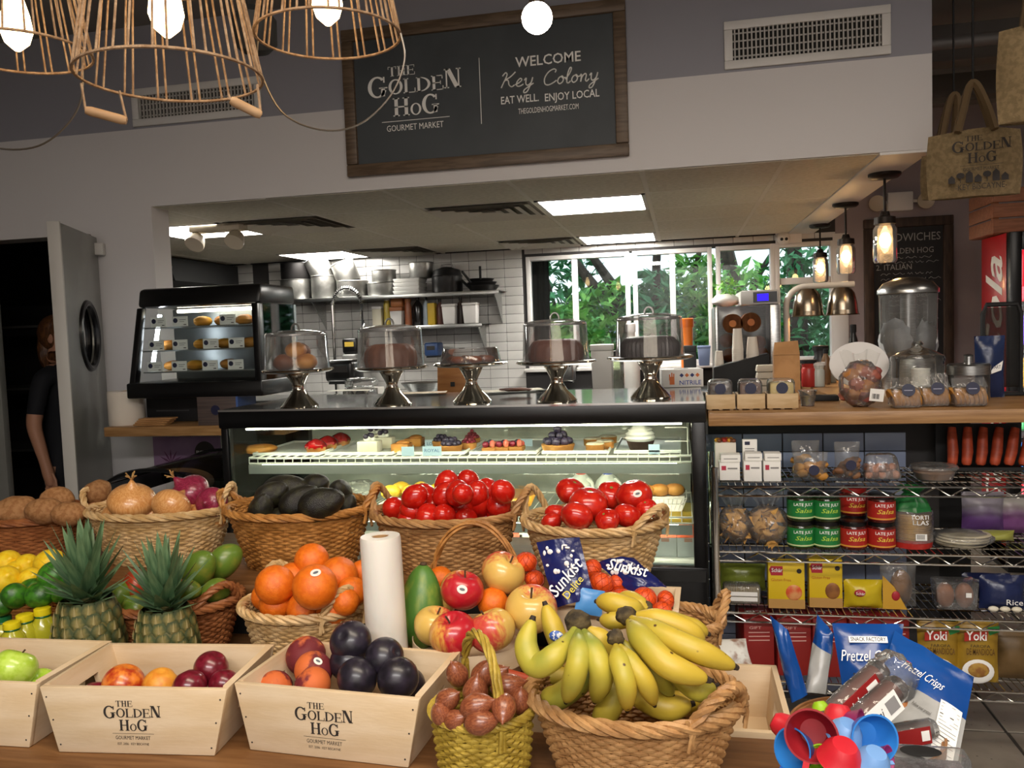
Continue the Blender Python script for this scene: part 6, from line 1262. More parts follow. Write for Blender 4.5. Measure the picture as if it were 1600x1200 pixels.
# third shelf
z = RZ[2]
SCH = mat('yellow_carton', 'd8b81c', 'cfae18', ns=3, rough=.45)
for k, (a, top, b_, Y) in enumerate(((1200, 879, 1257, 2.84), (1264, 874, 1316, 2.86))):
    q, w_, h = carton(a, top, b_, Y, z, SCH, ['yellow gluten free carton with an orange toast picture, left', 'yellow gluten free carton with a brown loaf picture, right'][k], group='yellow gluten free cartons')
    mk('red_badge', MB().prism([(-w_*.85, h*.72), (-w_*.2, h*.72), (-w_*.2, h*.92), (-w_*.85, h*.92), (-w_*.95, h*.85)], -.0015, -.0005), mat('brand_red', 'a82330', rough=.5), q); txt(q, 'Schär', (-w_*.52, -.0025, h*.83), .019, TEXTW, width=w_*.6, bold=.01); txt(q, 'Gluten Free', (-w_*.3, -.0015, h*.62), .014, mat('orange_print', 'b86a1c', rough=.5), width=w_*1.1)
    mk('tan_band', MB().box(-w_, w_, -.0012, -.0004, 0, h*.2), mat('tan_print', 'b58a4c', rough=.5), q); mk('picture', MB().ball((w_*.4, -.001, h*.35), (w_*.45, .003, h*.17), 14, 8), (mat('toast_print', 'd2542a', 'd99a60', ns=25, rough=.5), mat('loaf_print', '7a4a24', '96622f', ns=25, rough=.5))[k], q); mk('seal', MB().lathe([(0, 0), (.008, 0), (.008, .001), (0, .001)], 16, T=T_((w_*.7, -.0005, h*.82), (pi/2, 0, 0))), INK, q)
c = A(1160, 945, 2.87); q = thing('cracker_pack', 'long pack of thin crackers in clear film at left of the lower shelf', 'crackers', (c.x, 2.9, z)); ckm = MB().box(-.0016, .0016, -.03, .03, 0, .058).mesh('cracker', mat('pale_cracker', 'a8956a', rough=.8), smooth=0)
for i in range(22): place('cracker', ckm, q, (-.055+.0052*i, 0, .002))
mk('film', MB().box(-.062, .062, -.034, .034, 0, .063), WRAP, q, bevel=.01); mk('label', MB().box(-.05, .05, -.036, -.035, .012, .026).box(-.05, .05, -.036, -.035, .03, .044), PAPER, q)
for k, (px, top, Y, wp, cc, lab, sc_) in enumerate(((1160, 880, 3.02, 70, '6f7a2c', 'olive green pouch behind the cracker pack', ''), (1348, 905, 2.87, 58, 'c8b020', 'yellow pillow bag of bread with a red badge', 'Schär'), (1565, 898, 2.9, 66, '1c2750', 'navy bag of rice cakes at the right edge', 'Rice'), (1540, 895, 3.0, 70, '182046', 'dark blue bag behind the rice cakes', ''))):
    c = A(px, top, Y); s = pxs(c); hh = c.z-z; w_ = wp*s/2; q = thing('pillow_bag', lab, 'bag', (c.x, Y, z), 0, 'pillow bags on lower rack shelf'); mk('pouch', pouch(w_, hh, .035, seed=k+30), mat('pillow_%d' % k, cc, rough=.28, bump=.3, bs=25), q)
    if sc_ == 'Schär': mk('red_badge', MB().ball((-w_*.25, -.034, hh*.62), (.018, .006, .012), 12, 8), MATS['brand_red'], q); txt(q, sc_, (-w_*.25, -.042, hh*.62), .014, TEXTW, width=.028)
    if sc_ == 'Rice':
        txt(q, sc_, (w_*.35, -.041, hh*.3), .026, TEXTW, width=w_*.7); [mk('rice_cake_print', MB().ball((-w_*.5+w_*.5*i, -.03, hh*.08), (.016, .01, .009), 12, 8), CREAM, q) for i in range(3)]
c = A(1405, 880, 2.88); s = pxs(c); q = thing('bread_pouch', 'clear and gold pouch of bread right of the yellow bag', 'bread bag', (c.x, 2.9, z)); hh = c.z-z; mk('bread', MB().ball((.01, 0, hh*.42), (.035, .024, hh*.4), 16, 10), mat('brown_bread', '8a5f34', '75502a', ns=10, rough=.8), q); mk('film', pouch(27*s, hh, .034, seed=41), WRAP, q); mk('gold_corner', MB().prism([(-.055, 0), (.02, 0), (-.02, hh*.5), (-.055, hh*.75)], -.036, -.035), mat('gold_print', 'c89a30', rough=.4), q); mk('red_badge', MB().ball((-.015, -.037, hh*.3), (.013, .004, .016), 12, 8), MATS['brand_red'], q)
c = A(1497, 955, 2.86); q = thing('egg_tray', 'clear tray of two smooth brown rolls with a price sticker', 'bread tray', (c.x, 2.9, z)); [mk('bun', MB().ball((x, 0, .042), (.028, .028, .042), 16, 12), mat('brown_bun', '9a6444', '8a5438', ns=6, rough=.6), q) for x in (-.028, .03)]; mk('film', MB().hexa([(-.058, -.032, 0), (.06, -.032, 0), (.06, .032, 0), (-.058, .032, 0)], [(-.066, -.034, .095), (.068, -.034, .095), (.068, .034, .095), (-.066, .034, .095)]), WRAP, q, bevel=.008); mk('sticker', MB().box(.025, .042, -.036, -.035, .045, .06), PAPER, q)
# bottom shelf
z = RZ[3]
RBX = mat('red_carton', '8c1f1c', '7a1816', ns=3, rough=.45)
for k, (px, w_px) in enumerate(((1186, 50), (1241, 56), (1297, 56), (1353, 54), (1400, 44))):
    Y = 2.84; x = A(px, 990, Y).x; s = pxs(A(px, 990, Y)); w_ = w_px*s/2*.92; h = A(px, 966, Y).z-z
    q = thing('red_carton', 'tall dark red carton on the bottom rack shelf, number %s from the left' % ['one', 'two', 'three', 'four', 'five'][k], 'box', (x, Y, z), .12, 'dark red cartons'); mk('box', MB().box(-w_, w_, 0, .16, 0, h), RBX, q, bevel=.002); txt(q, 'FIT', (0, .06, h+.001), .035, TEXTW, rot=(0, 0, 0), width=w_*1.2, bold=.01); txt(q, 'GIFT', (-w_*.25, -.0015, h*.83), .014, mat('pale_red_print', 'd8a8a0', rough=.6), width=w_*.8)
    for i in range(3): mk('print_line', MB().box(-w_*.7, w_*.7, -.0012, 0, h*(.74-.07*i), h*(.755-.07*i)), MATS['pale_red_print'], q)
for k, (px, top) in enumerate(((1468, 974), (1530, 974))):
    Y = 2.84; c = A(px, top, Y); s = pxs(c); w_ = 31*s; h = c.z-z; q = thing('farofa_pouch', 'golden stand-up pouch reading Yoki on the bottom shelf, %s' % ['left', 'right'][k], 'pouch', (c.x, Y+.02, z), 0, 'golden stand-up pouches'); mk('pouch', pouch(w_, h, .024, seed=k+50, flat=.06), mat('gold_pouch', 'a8862a', '8f6f20', ns=5, rough=.35, bump=.2, bs=20), q)
    mk('red_badge', MB().prism([(-w_*.75, h*.72), (w_*.3, h*.76), (w_*.35, h*.9), (-w_*.75, h*.86)], -.033, -.032), mat('yoki_red', 'a82a1c', rough=.4), q); txt(q, 'Yoki', (-w_*.18, -.034, h*.81), .042, TEXTW, width=w_*.95, bold=.015); txt(q, 'FAROFA', (.0, -.03, h*.64), .014, INK, width=w_*.9); txt(q, 'DE MANDIOCA', (0, -.033, h*.55), .03, mat('brown_print', '5a3a14', rough=.6), width=w_*1.3, bold=.006)
    mk('plate_print', MB().ball((-.005, -.026, h*.22), (w_*.75, .006, h*.2), 16, 10), PAPER, q); mk('food_print', MB().ball((-.005, -.031, h*.25), (w_*.5, .005, h*.12), 14, 8), mat('food_print_m', 'b08a3c', '8f5f2c', ns=40, rough=.7), q); mk('leaf_corner', MB().prism([(w_*.5, h*.8), (w_*.95, h*.86), (w_*.95, h*.96), (w_*.4, h*.93)], -.016, -.015), GRN, q)
c = A(1588, 1010, 2.88); q = thing('dark_pouch', 'brown pouch at far right of the bottom rack shelf', 'pouch', (c.x, 2.9, z)); mk('pouch', pouch(.06, A(1588, 985, 2.9).z-z, .03, seed=61), mat('brown_pouch', '6a5230', '54401f', ns=8, rough=.5), q); mk('tie', MB().box(-.02, .02, -.012, .0, .1, .108), MBLACK, q)
# ============================================================ HANGING WIRE BASKET LAMPS
TWINE = mat('twine_wrapped_wire', 'a08468', '86694e', ns=60, rough=.85, bump=.3, bs=300)
GRIP = mat('worn_wood_grip', 'b08f6c', '9a7854', ns=8, st=(1, 1, 5), rough=.7)
EDB = glow('edison_bulb', 'ffd79a', 12)
def wbasket(cpx, cpy, Y, rp, topk, H, lab, bulb, grips=(), bail=None, n=32):
    c = A(cpx, cpy, Y); s = pxs(c); R = rp*s
    t = thing('basket_lamp', lab, 'pendant lamp', (c.x, Y, c.z), 0, 'wire basket pendant lamps'); m = MB()
    for i in range(n):
        a = 2*pi*i/n+.05*sin(i*3); m.tube([(R*cos(a), R*sin(a), 0), (R*(1+(topk-1)*.5)*cos(a+.02), R*(1+(topk-1)*.5)*sin(a+.02), H*.5), (R*topk*cos(a), R*topk*sin(a), H)], .0022, 5)
    mk('uprights', m, TWINE, t)
    for z_, k_, r_ in ((0, 1, .003), (H*.62, 1+(topk-1)*.62, .0022), (H, topk, .003)): mk('hoop', MB().tube([(R*k_*cos(2*pi*i/40), R*k_*sin(2*pi*i/40), z_) for i in range(40)], r_, 6, closed=True), TWINE, t)
    mk('cap', MB().lathe([(0, H+.004), (R*topk, H), (R*topk, H-.006), (0, H-.002)], 28), CAPM, t); mk('cord', MB().cyl((0, 0, H), (0, 0, 2.998-c.z), .004, 6), MBLACK, t)
    bz = A(bulb[0], bulb[1], Y).z-c.z; bx_ = A(bulb[0], bulb[1], Y).x-c.x; br = .031
    mk('bulb', MB().lathe([(0, bz), (.006, bz+.002), (br*.75, bz+.018), (br, bz+.042), (br*.85, bz+.075), (br*.5, bz+.115), (.013, bz+.135), (0, bz+.135)], 20, T=T_((bx_, 0, 0))), EDB, t); mk('socket', MB().cyl((bx_, 0, bz+.133), (bx_, 0, bz+.18), .018, 14).cyl((bx_, 0, bz+.18), (0, 0, H-.002), .004, 6), CAPM, t)
    for (g0, g1, w0, w1) in grips:
        a, b_ = A(*g0, Y-.08)-c, A(*g1, Y-.05)-c; g_ = mk('grip', MB().tube([a, a.lerp(b_, .12), a.lerp(b_, .88), b_], lambda u: .0085 if .05 < u < .95 else .0065, 10), GRIP, t)
        mk('grip_wire', MB().tube([a, A(*w0, Y-.08)-c], .0022, 5), TWINE, g_); mk('grip_wire', MB().tube([b_, A(*w1, Y-.05)-c], .0022, 5), TWINE, g_)
    if bail: mk('bail', MB().tube([A(x, y, Y-.02)-c for x, y in [(p.x, p.y) for p in smooth_path(bail, 6)]], .002, 5), mat('grey_wire', '6f675e', rough=.4, metal=.8), t)
wbasket(267, 120, 1.38, 138, .66, .3, 'middle and nearest wire basket pendant with a glowing bulb', (262, 60), [((134, 172), (198, 189), (127, 130), (187, 142)), ((360, 156), (408, 180), (357, 147), (402, 132))])
wbasket(28, 82, 1.52, 106, .68, .27, 'left wire basket pendant cut by the photo edge', (28, 81), bail=[(128, 82), (128, 150), (105, 195), (60, 228), (0, 232), (-60, 210), (-75, 90)])
wbasket(513, 55, 1.62, 112, .68, .26, 'right wire basket pendant before the chalkboard sign', (513, 41), bail=[(403, 62), (405, 105), (440, 175), (500, 203), (560, 195), (610, 150), (632, 95), (626, 52)])
c = A(839, 28, 2.3); t = thing('globe_lamp', 'bare round white bulb hanging before the chalkboard sign', 'lamp', (c.x, 2.3, c.z)); mk('globe', MB().ball((0, 0, 0), 24*pxs(c), 24, 16), glow('globe_light', 'fff1dc', 24), t); mk('socket', MB().cyl((0, 0, .03), (0, 0, .12), .022, 14), CAPM, t); mk('stem', MB().cyl((0, 0, .12), (0, 0, 2.998-c.z), .006, 8), CAPM, t)
c = A(398, 50, 2.0); t = thing('track_spot', 'black ceiling spotlight between the basket lamps', 'spotlight', (c.x, 2.0, c.z)); mk('head', MB().lathe([(0, -.05), (.035, -.05), (.055, -.03), (.055, .03), (.03, .06), (0, .062)], 24, T=T_((0, 0, 0), (.5, .3, 0))), MBLACK, t); mk('stem', MB().cyl((-.03, 0, .04), (-.03, 0, 2.998-c.z), .012, 10), MBLACK, t); mk('yoke', MB().cyl((-.06, 0, .05), (.03, 0, .05), .008, 8), MBLACK, t)
# ============================================================ PERSON IN THE COLD ROOM
Yp = 4.15
hc = A(93, 527, Yp)
def skin(chains, radii):
    me = bpy.data.meshes.new('body'); vs = []; es = []; idx = {}
    for ch in chains:
        for a, b_ in zip(ch[:-1], ch[1:]):
            for k_ in (a, b_):
                if k_ not in idx: idx[k_] = len(vs); vs.append(radii[k_][0])
            es.append((idx[a], idx[b_]))
    me.from_pydata(vs, es, []); o = bpy.data.objects.new('body', me); COL.objects.link(o)
    o.modifiers.new('s', 'SKIN'); sb = o.modifiers.new('u', 'SUBSURF'); sb.levels = 2; sb.render_levels = 2
    for k_, i in idx.items():
        r = radii[k_][1]; me.skin_vertices[0].data[i].radius = r if hasattr(r, '__len__') else (r, r)
    me.skin_vertices[0].data[idx[chains[0][0]]].use_root = True
    ev = bpy.data.meshes.new_from_object(o.evaluated_get(bpy.context.evaluated_depsgraph_get())); bpy.data.objects.remove(o); return ev
hz = hc.z
J = {'pel': ((0, 0, hz*.56), (.13, .11)), 'ab': ((0, 0, hz*.66), (.12, .10)), 'ch': ((0, 0, hz*.78), (.13, .11)), 'sho': ((0, 0, hz*.86), (.09, .08)), 'nk': ((0, 0, hz*.90), .05), 'hd0': ((.01, 0, hz*.95), .065), 'hd1': ((.015, 0, hz*1.0), .082), 'hd2': ((.01, 0, hz*1.05), .065),
     'ls': ((0, -.16, hz*.85), .055), 'le': ((-.03, -.21, hz*.68), .042), 'lw': ((.02, -.2, hz*.54), .03), 'lh': ((.04, -.2, hz*.49), .034), 'lf': ((.05, -.2, hz*.45), .02),
     'rs': ((0, .16, hz*.85), .055), 're': ((-.03, .21, hz*.68), .042), 'rw': ((.05, .2, hz*.55), .03), 'rh': ((.07, .2, hz*.5), .034), 'rf': ((.08, .2, hz*.46), .02),
     'lhp': ((0, -.09, hz*.5), .085), 'lk': ((.02, -.1, hz*.28), .058), 'la': ((-.01, -.1, .08), .04), 'lt': ((.12, -.11, .035), .032), 'rhp': ((0, .09, hz*.5), .085), 'rk': ((.02, .1, hz*.28), .058), 'ra': ((-.01, .1, .08), .04), 'rt': ((.12, .11, .035), .032)}
me = skin([('pel', 'ab', 'ch', 'sho', 'nk', 'hd0', 'hd1', 'hd2'), ('sho', 'ls', 'le', 'lw', 'lh', 'lf'), ('sho', 'rs', 're', 'rw', 'rh', 'rf'), ('pel', 'lhp', 'lk', 'la', 'lt'), ('pel', 'rhp', 'rk', 'ra', 'rt')], J)
SKIN = mat('skin', 'c08a6c', rough=.55); CLO = mat('dark_clothes', '15161c', rough=.85); HAIR = mat('brown_hair', '6b4424', '4a2d18', ns=20, st=(6, 6, 1), rough=.5)
me.materials.clear(); [me.materials.append(x) for x in (SKIN, CLO, BLACK)]
for p in me.polygons:
    c = p.center; sk = c.z > hz*.895 or (abs(c.y) > .15 and c.z < hz*.72 and c.z > .3*hz and c.y**2 > .02); p.material_index = 0 if sk else (2 if c.z < .09 else 1); p.use_smooth = True
t = thing('person', 'person in dark short-sleeved clothes standing behind the ajar steel door', 'person', (hc.x, Yp, 0), 0)
place('body', me, t)
mk('hair', MB().ball((-.02, 0, hz*1.015), (.098, .1, .11), 20, 14, fn=lambda p: p if p.x < .35 or p.z > .45 else Vector((.35+(p.x-.35)*.2, p.y, p.z))).ball((-.075, 0, hz*.955), (.05, .075, .12), 16, 12, fn=crumple(0, 0, .15, 3, 2)), HAIR, t)
mk('face', MB().ball((.1, 0, hz*.992), (.014, .012, .02), 10, 8).ball((.088, 0, hz*.968), (.01, .025, .006), 10, 6, 1).ball((.086, -.032, hz*1.005), (.01, .011, .006), 8, 6, 2).ball((.086, .032, hz*1.005), (.01, .011, .006), 8, 6, 2).ball((.01, -.085, hz*.995), (.018, .01, .028), 8, 6, 0), [SKIN, mat('lips', '9a5248', rough=.5), MBLACK], t)
m = MB()
for sy, hx_ in ((-.2, .04), (.2, .07)):
    for i in range(4): m.tube([(hx_+.022-.015*i, sy, hz*.475), (hx_+.028-.015*i, sy, hz*.455), (hx_+.024-.015*i, sy, hz*(.43+.006*(i % 3)))], lambda u: .0085-.002*u, 6)
    m.tube([(hx_+.03, sy-.01, hz*.5), (hx_+.052, sy-.015, hz*.475), (hx_+.05, sy-.012, hz*.455)], .009, 6)
mk('fingers', m, SKIN, t)
# ============================================================ PRODUCE STAND
Z1, Z3, ZL = .74, .86, .62
YE = 1.186
DECK = mat('brown_oak_deck', '7a5430', '613e1e', ns=4, lo=.3, hi=.7, rough=.5, st=(1.5, 16, 16), bump=.06, bs=30)
t = thing('produce_stand', 'brown wooden produce stand stepping up behind the crates', 'table', (0, 0, 0))
mk('front_deck', MB().box(-2.1, .16, YE, 1.43, Z1-.035, Z1), DECK, t, bevel=.004)
mk('middle_deck', MB().box(-2.1, -.05, 1.431, 1.80, Z1-.035, Z1), DECK, t, bevel=.004)
mk('back_deck', MB().box(-2.1, -.1, 1.80, 2.3, Z3-.03, Z3), DECK, t, bevel=.004)
mk('step_riser', MB().box(-2.1, -.05, 1.80, 1.82, Z1-.035, Z3-.03), MBLACK, t)
for x, y in ((-2.05, 1.22), (-1.0, 1.22), (.1, 1.22), (-2.05, 2.25), (-.14, 2.25), (-1, 2.25)): mk('leg', MB().box(x-.03, x+.03, y-.03, y+.03, 0, (Z1 if y < 1.5 else Z3)-.031), DECK, t)
t = thing('low_table', 'low dark table under the pretzel basket', 'table', (0, 0, 0)); mk('top', MB().box(-.045, .38, 1.44, 1.795, ZL-.03, ZL), DECK, t, bevel=.004); mk('front_wing', MB().box(.165, .38, 1.2, 1.439, ZL-.03, ZL), DECK, t, bevel=.004)
for x in (-.01, .34):
    for y in (1.46, 1.75): mk('leg', MB().box(x-.02, x+.02, y-.02, y+.02, 0, ZL-.03), DECK, t)
# ------------------------------------------------------------ pine crates with the shop wordmark
CR = mat('crate_plywood', 'd9c3a4', 'cbb08a', ns=3, lo=.3, hi=.7, rough=.65, st=(1.5, 1.5, 9), bump=.04, bs=30)
def slab(mb, a, b, c, d, th):      # quad a,b (bottom) c,d (top right, top left) thickened along its normal
    a, b, c, d = map(Vector, (a, b, c, d)); n = (b-a).cross(d-a).normalized()*th
    mb.hexa([a, b, b+n*-1, a+n*-1], [d, c, c+n*-1, d+n*-1]); return mb
def crate(cx, y0, z, rot, wb, wt, d, h, lab, print_=True, slot_front=False):
    d -= .008 if not slot_front else 0; q = thing('pine_crate', lab, 'crate', (cx, y0, z), rot, 'flared pine crates'); b, w_, th = wb/2, wt/2, .011
    if slot_front:
        def P(u, v): k = b+(w_-b)*v; return (u*k, 0, h*v)
        m = MB()
        for (u0, u1, v0, v1) in ((-1, 1, 0, .42), (-1, 1, .75, 1), (-1, -.5, .42, .75), (.5, 1, .42, .75)): slab(m, P(u0, v0), P(u1, v0), P(u1, v1), P(u0, v1), th)
        mk('front_panel', m, CR, q, smooth=0)
    else: mk('front_panel', slab(MB(), (-b, 0, 0), (b, 0, 0), (w_, 0, h), (-w_, 0, h), th), CR, q, bevel=.0015)
    mk('back_panel', slab(MB(), (b, d, 0), (-b, d, 0), (-w_, d, h), (w_, d, h), th), CR, q, bevel=.0015)
    for sg in (-1, 1):
        def P(u, v): k = b+(w_-b)*v; return (sg*(k-.0005), th+(d-2*th)*u, h*v)
        m = MB(); rects = ((0, 1, 0, .45), (0, 1, .72, 1), (0, .32, .45, .72), (.68, 1, .45, .72))
        for (u0, u1, v0, v1) in rects:
            a = [P(u0, v0), P(u1, v0), P(u1, v1), P(u0, v1)]
            if sg < 0: a = [a[1], a[0], a[3], a[2]]
            slab(m, *a, th)
        mk('side_panel', m, CR, q, smooth=0)
    mk('bottom', MB().box(-b+th, b-th, th, d-th, .002, .01), CR, q)
    nm = MB().lathe([(0, 0), (.0016, 0), (.0016, .0004), (0, .0005)], 8, T=T_((0, 0, 0), (pi/2, 0, 0))).mesh('nail', INK)
    for sg in (-1, 1):
        for v in (.12, .5, .85): place('nail', nm, q, (sg*((b+(w_-b)*v)-.008), -.0002, h*v))
    if print_: logo(q, (-.003, -.0008, h*.56), wb*.36, INK); txt(q, 'EST. 2006 · KEY BISCAYNE', (-.003, -.0008, h*.155), .006, INK, width=wb*.2)
    return q
zt_ = .857; ch = zt_-Z1
crate(-.945, 1.232, Z1+.001, .085, .288, .345, .215, ch, 'middle pine crate with printed wordmark holding red plums')
crate(-.603, 1.262, Z1+.001, -.07, .296, .345, .215, ch, 'right pine crate with printed wordmark holding peaches and black plums')
crate(-1.305, 1.222, Z1+.001, .03, .30, .35, .215, ch, 'left pine crate with a green apple, cut by the photo edge', False)
crate(.07, 1.45, ZL+.001, 0, .19, .215, .3, .118, 'empty pine crate with a hand slot beside the bananas', False, True)
# ------------------------------------------------------------ wicker
def wick(name, c, c2): return mat(name, c, c2, ns=30, rough=.55, bump=.25, bs=120, rnd=.03)
W_HON, W_PALE, W_RED, W_TAN, W_YEL = wick('wicker_honey', 'b98142', '99652c'), wick('wicker_pale', 'd2b180', 'bb9763'), wick('wicker_red_brown', '9a5f34', '834c26'), wick('wicker_tan', 'b58a58', '9d7244'), wick('wicker_olive_yellow', 'b59a3c', '9a7f28')
def rope(mb, path, n, R, r, tw, seg=5, closed=False):
    P = [Vector(p) for p in path]; N = len(P)
    for k in range(n):
        pts = []
        for i in range(N):
            tn = (P[(i+1) % N]-P[i-1]) if closed else (P[min(i+1, N-1)]-P[max(i-1, 0)])
            tn.normalize(); u = Vector((0, 0, 1)) if abs(tn.z) < .95 else Vector((1, 0, 0)); u = (u-tn*u.dot(tn)).normalized(); b = tn.cross(u); a = 2*pi*(k/n+tw*i/N); pts.append(P[i]+u*(R*cos(a))+b*(R*sin(a)))
        mb.tube(pts, r, seg, closed=closed)
    return mb
def basket(px, Y, z, rpx, rpy, h, mw, lab, rot=0, taper=.74, rows=13, stakes=26, handles=(), rim=.0085, arch=None, name='wicker_basket', dip=0):
    c = A(px, 900, Y); s = pxs(Vector((c.x, Y, z+h))); rx_, ry_ = rpx*s, rpy
    q = thing(name, lab, 'basket', (c.x, Y, z+.0005), rot, 'wicker produce baskets')
    def E(a, k, zz): return Vector((rx_*k*cos(a), ry_*k*sin(a), zz))
    def kz(t_): return taper+(1-taper)*t_**.85
    rows = round(h/.0066); m = MB(); pitch = h/rows; n = stakes*4
    for j in range(rows):
        t_ = (j+.5)/rows; pts = []
        for i in range(n):
            a = 2*pi*i/n; off = .0030*cos(a*stakes+pi*j); k = kz(t_)+off/((rx_+ry_)/2); pts.append(E(a, k, t_*h+.0012*sin(a*3+j)))
        m.tube(pts, pitch*.56, 5, closed=True)
    mk('weave', m, mw, q)
    m = MB()
    for i in range(stakes): a = 2*pi*i/stakes; m.tube([E(a, kz(v), v*h) for v in (0, .5, 1)], .0026, 4)
    mk('stakes', m, mw, q)
    mk('base', MB().lathe([(0, .002), (1, .002), (1, .008), (0, .008)], 36, T=T_(sc=(rx_*taper*1.0, ry_*taper*1.0, 1))), mw, q)
    mk('rim', rope(MB(), [E(2*pi*i/110, 1.03, h+dip*abs(cos(2*pi*i/110))**3) for i in range(110)], 4, rim*.75, rim*.62, 9, 6, True), mw, q)
    for (ang, wd, hh, lean) in handles:
        pts = []
        for i in range(19):
            u = i/18; a = ang+wd*(u*2-1); p = E(a, 1.03+lean*sin(pi*u), h-.012+hh*sin(pi*u)**.75); pts.append(p)
        mk('handle', rope(MB(), pts, 3, rim*.6, rim*.58, 3.2, 6), mw, q)
        for sg in (-1, 1): a = ang+wd*sg; mk('binding', MB().tube([E(a+.03, 1.07, h+.012), E(a, 1.09, h-.01), E(a-.02, 1.07, h-.035)], .0035, 5).tube([E(a-.03, 1.07, h+.012), E(a, 1.085, h-.012), E(a+.03, 1.06, h-.03)], .0035, 5), mw, q)
    if arch:
        a0, hh = arch; pts = [E(a0, 1.0, h-.04)+Vector((0, 0, 0))]
        for i in range(21): u = i/20; p0, p1 = E(a0, 1, h), E(a0+pi, 1, h); pts.append(p0.lerp(p1, (1-cos(pi*u))/2)+Vector((0, 0, hh*sin(pi*u)**.7)))
        pts.append(E(a0+pi, 1.0, h-.04)); mk('arch_handle', rope(MB(), pts, 4, rim*.85, rim*.6, 2.2, 6), mw, q)
    return q
L, R_ = pi, 0
basket(45, 2.02, Z3, 108, .135, .12, W_RED, 'red-brown wicker basket of potatoes at far left', handles=((L-.2, .35, .05, .1), (.15, .35, .045, .1)), rot=.05)
basket(258, 2.02, Z3, 113, .135, .14, W_PALE, 'pale wicker basket of onions', handles=((L, .33, .06, .12), (R_, .3, .075, .05)), rot=.02)
basket(474, 2.0, Z3, 112, .14, .15, W_HON, 'honey-coloured wicker basket of avocados', handles=((L, .35, .05, .16), (R_+.1, .35, .06, .1)))
basket(702, 2.0, Z3, 112, .14, .14, W_TAN, 'brown wicker basket of small plum tomatoes', handles=((L-.15, .34, .075, .06), (R_, .34, .065, .12)))
basket(930, 1.98, Z3-.012, 106, .135, .14, W_PALE, 'pale wicker basket of large round tomatoes', handles=((L-.35, .34, .08, .05), (R_-.5, .42, .06, .12)), rot=-.04)
basket(10, 1.68, Z1, 118, .125, .085, W_HON, 'wicker basket of lemons and limes cut by the left edge', handles=(), rows=9)
basket(268, 1.68, Z1, 104, .115, .125, W_RED, 'dark wicker basket of mangoes behind the pineapples', handles=((-.45, .45, .06, .1),), rot=.05)
basket(474, 1.66, Z1, 96, .11, .13, W_PALE, 'pale wicker basket of oranges', handles=((L-.75, .42, .075, .02), (-.55, .42, .065, .05)))
BB = basket(985, 1.305, Z1, 158, .125, .125, W_TAN, 'large brown wicker basket of bananas', handles=((-.62, .42, .06, .08), (2.35, .42, .05, .05)), stakes=34, rim=.0095, rows=12)
basket(1062, 1.66, Z1-.02, 60, .075, .14, W_TAN, 'small wicker basket hidden behind the bananas', handles=((.1, .55, .065, .15),), rows=10, stakes=16)
basket(745, 1.262, Z1, 77, .07, .105, W_YEL, 'small olive-yellow arched basket of shallots', arch=(-1.0, .12), rows=9, stakes=20, taper=.86, rim=.006, name='arched_basket')
# ------------------------------------------------------------ fruit shapes (unit radius)
def rev(prof, n=24, mod=None): return MB().lathe(prof, n, mod=mod)
def sph(fn, n=24, k=16): return MB().ball((0, 0, 0), 1, n, k, fn=fn)
def apple_fn(p):
    r = sqrt(p.x**2+p.y**2); z = p.z*.9
    if p.z > 0: z -= .42*exp(-(r/.3)**2)
    else: z += .22*exp(-(r/.25)**2)
    k = 1+.05*p.z+.02*cos(5*math.atan2(p.y, p.x))*(p.z < 0); return Vector((p.x*k, p.y*k, z))
APL_R = mat('apple_red', 'b8202c', 'dca24a', ns=2.2, grad=(.9, .2, .25), gn=.35, lo=.62, hi=.95, rough=.28, coat=.3, st=(3, 3, .6), rnd=.06)
APL_Y = mat('apple_blush', 'd8b25c', 'c8483c', ns=2.5, grad=(.9, .2, .1), gn=.4, lo=.45, hi=.85, rough=.28, coat=.3, st=(3, 3, .6), rnd=.06)
APL_G = mat('apple_green', 'a8c83c', 'b9d45a', ns=3, rough=.28, coat=.3)
ME = {}
ME['apple_r'] = sph(apple_fn, 28, 22).mesh('apple', APL_R); ME['apple_y'] = sph(apple_fn, 28, 22).mesh('apple', APL_Y); ME['apple_g'] = sph(apple_fn, 28, 22).mesh('apple', APL_G)
STEMM = mat('fruit_stem', '4a3420', rough=.8)
ME['stem'] = MB().tube([(0, 0, .42), (.03, 0, .66), (.1, .03, .9)], lambda u: .035+.01*u, 6).mesh('stem', STEMM)
ME['orange'] = sph(lambda p: p*(1-.05*exp(-((1-p.z)/.06)**2)), 24, 18).mesh('orange', mat('navel_orange', 'e8761a', 'dd6812', ns=4, rough=.4, bump=.22, bs=26, rnd=.06))
ME['navel'] = MB().lathe([(0, .965), (.06, .965), (.09, .955), (.05, .99), (0, .985)], 12).mesh('navel', mat('navel_green', '8a7a30', rough=.7))
ME['mandarin'] = sph(lambda p: Vector((p.x, p.y, p.z*.86)), 18, 12).mesh('mandarin', mat('mandarin_peel', 'e2541a', 'd4460f', ns=4, rough=.42, bump=.2, bs=20, rnd=.06))
ME['tomato'] = sph(lambda p: Vector((p.x*(1+.03*cos(5*math.atan2(p.y, p.x))), p.y*(1+.03*cos(5*math.atan2(p.y, p.x))), p.z*.84-(.13*exp(-((p.x**2+p.y**2)/.05)) if p.z > 0 else 0))), 30, 18).mesh('tomato', mat('tomato_skin', 'b51a12', 'c62a18', ns=2, rough=.22, coat=.3, rnd=.08))
ME['roma'] = sph(lambda p: Vector((p.x*(1-.06*p.z), p.y*(1-.06*p.z), p.z*1.18)), 20, 14).mesh('plum_tomato', mat('plum_tomato_skin', 'b8170f', 'c42416', ns=2, rough=.2, coat=.35, rnd=.1))
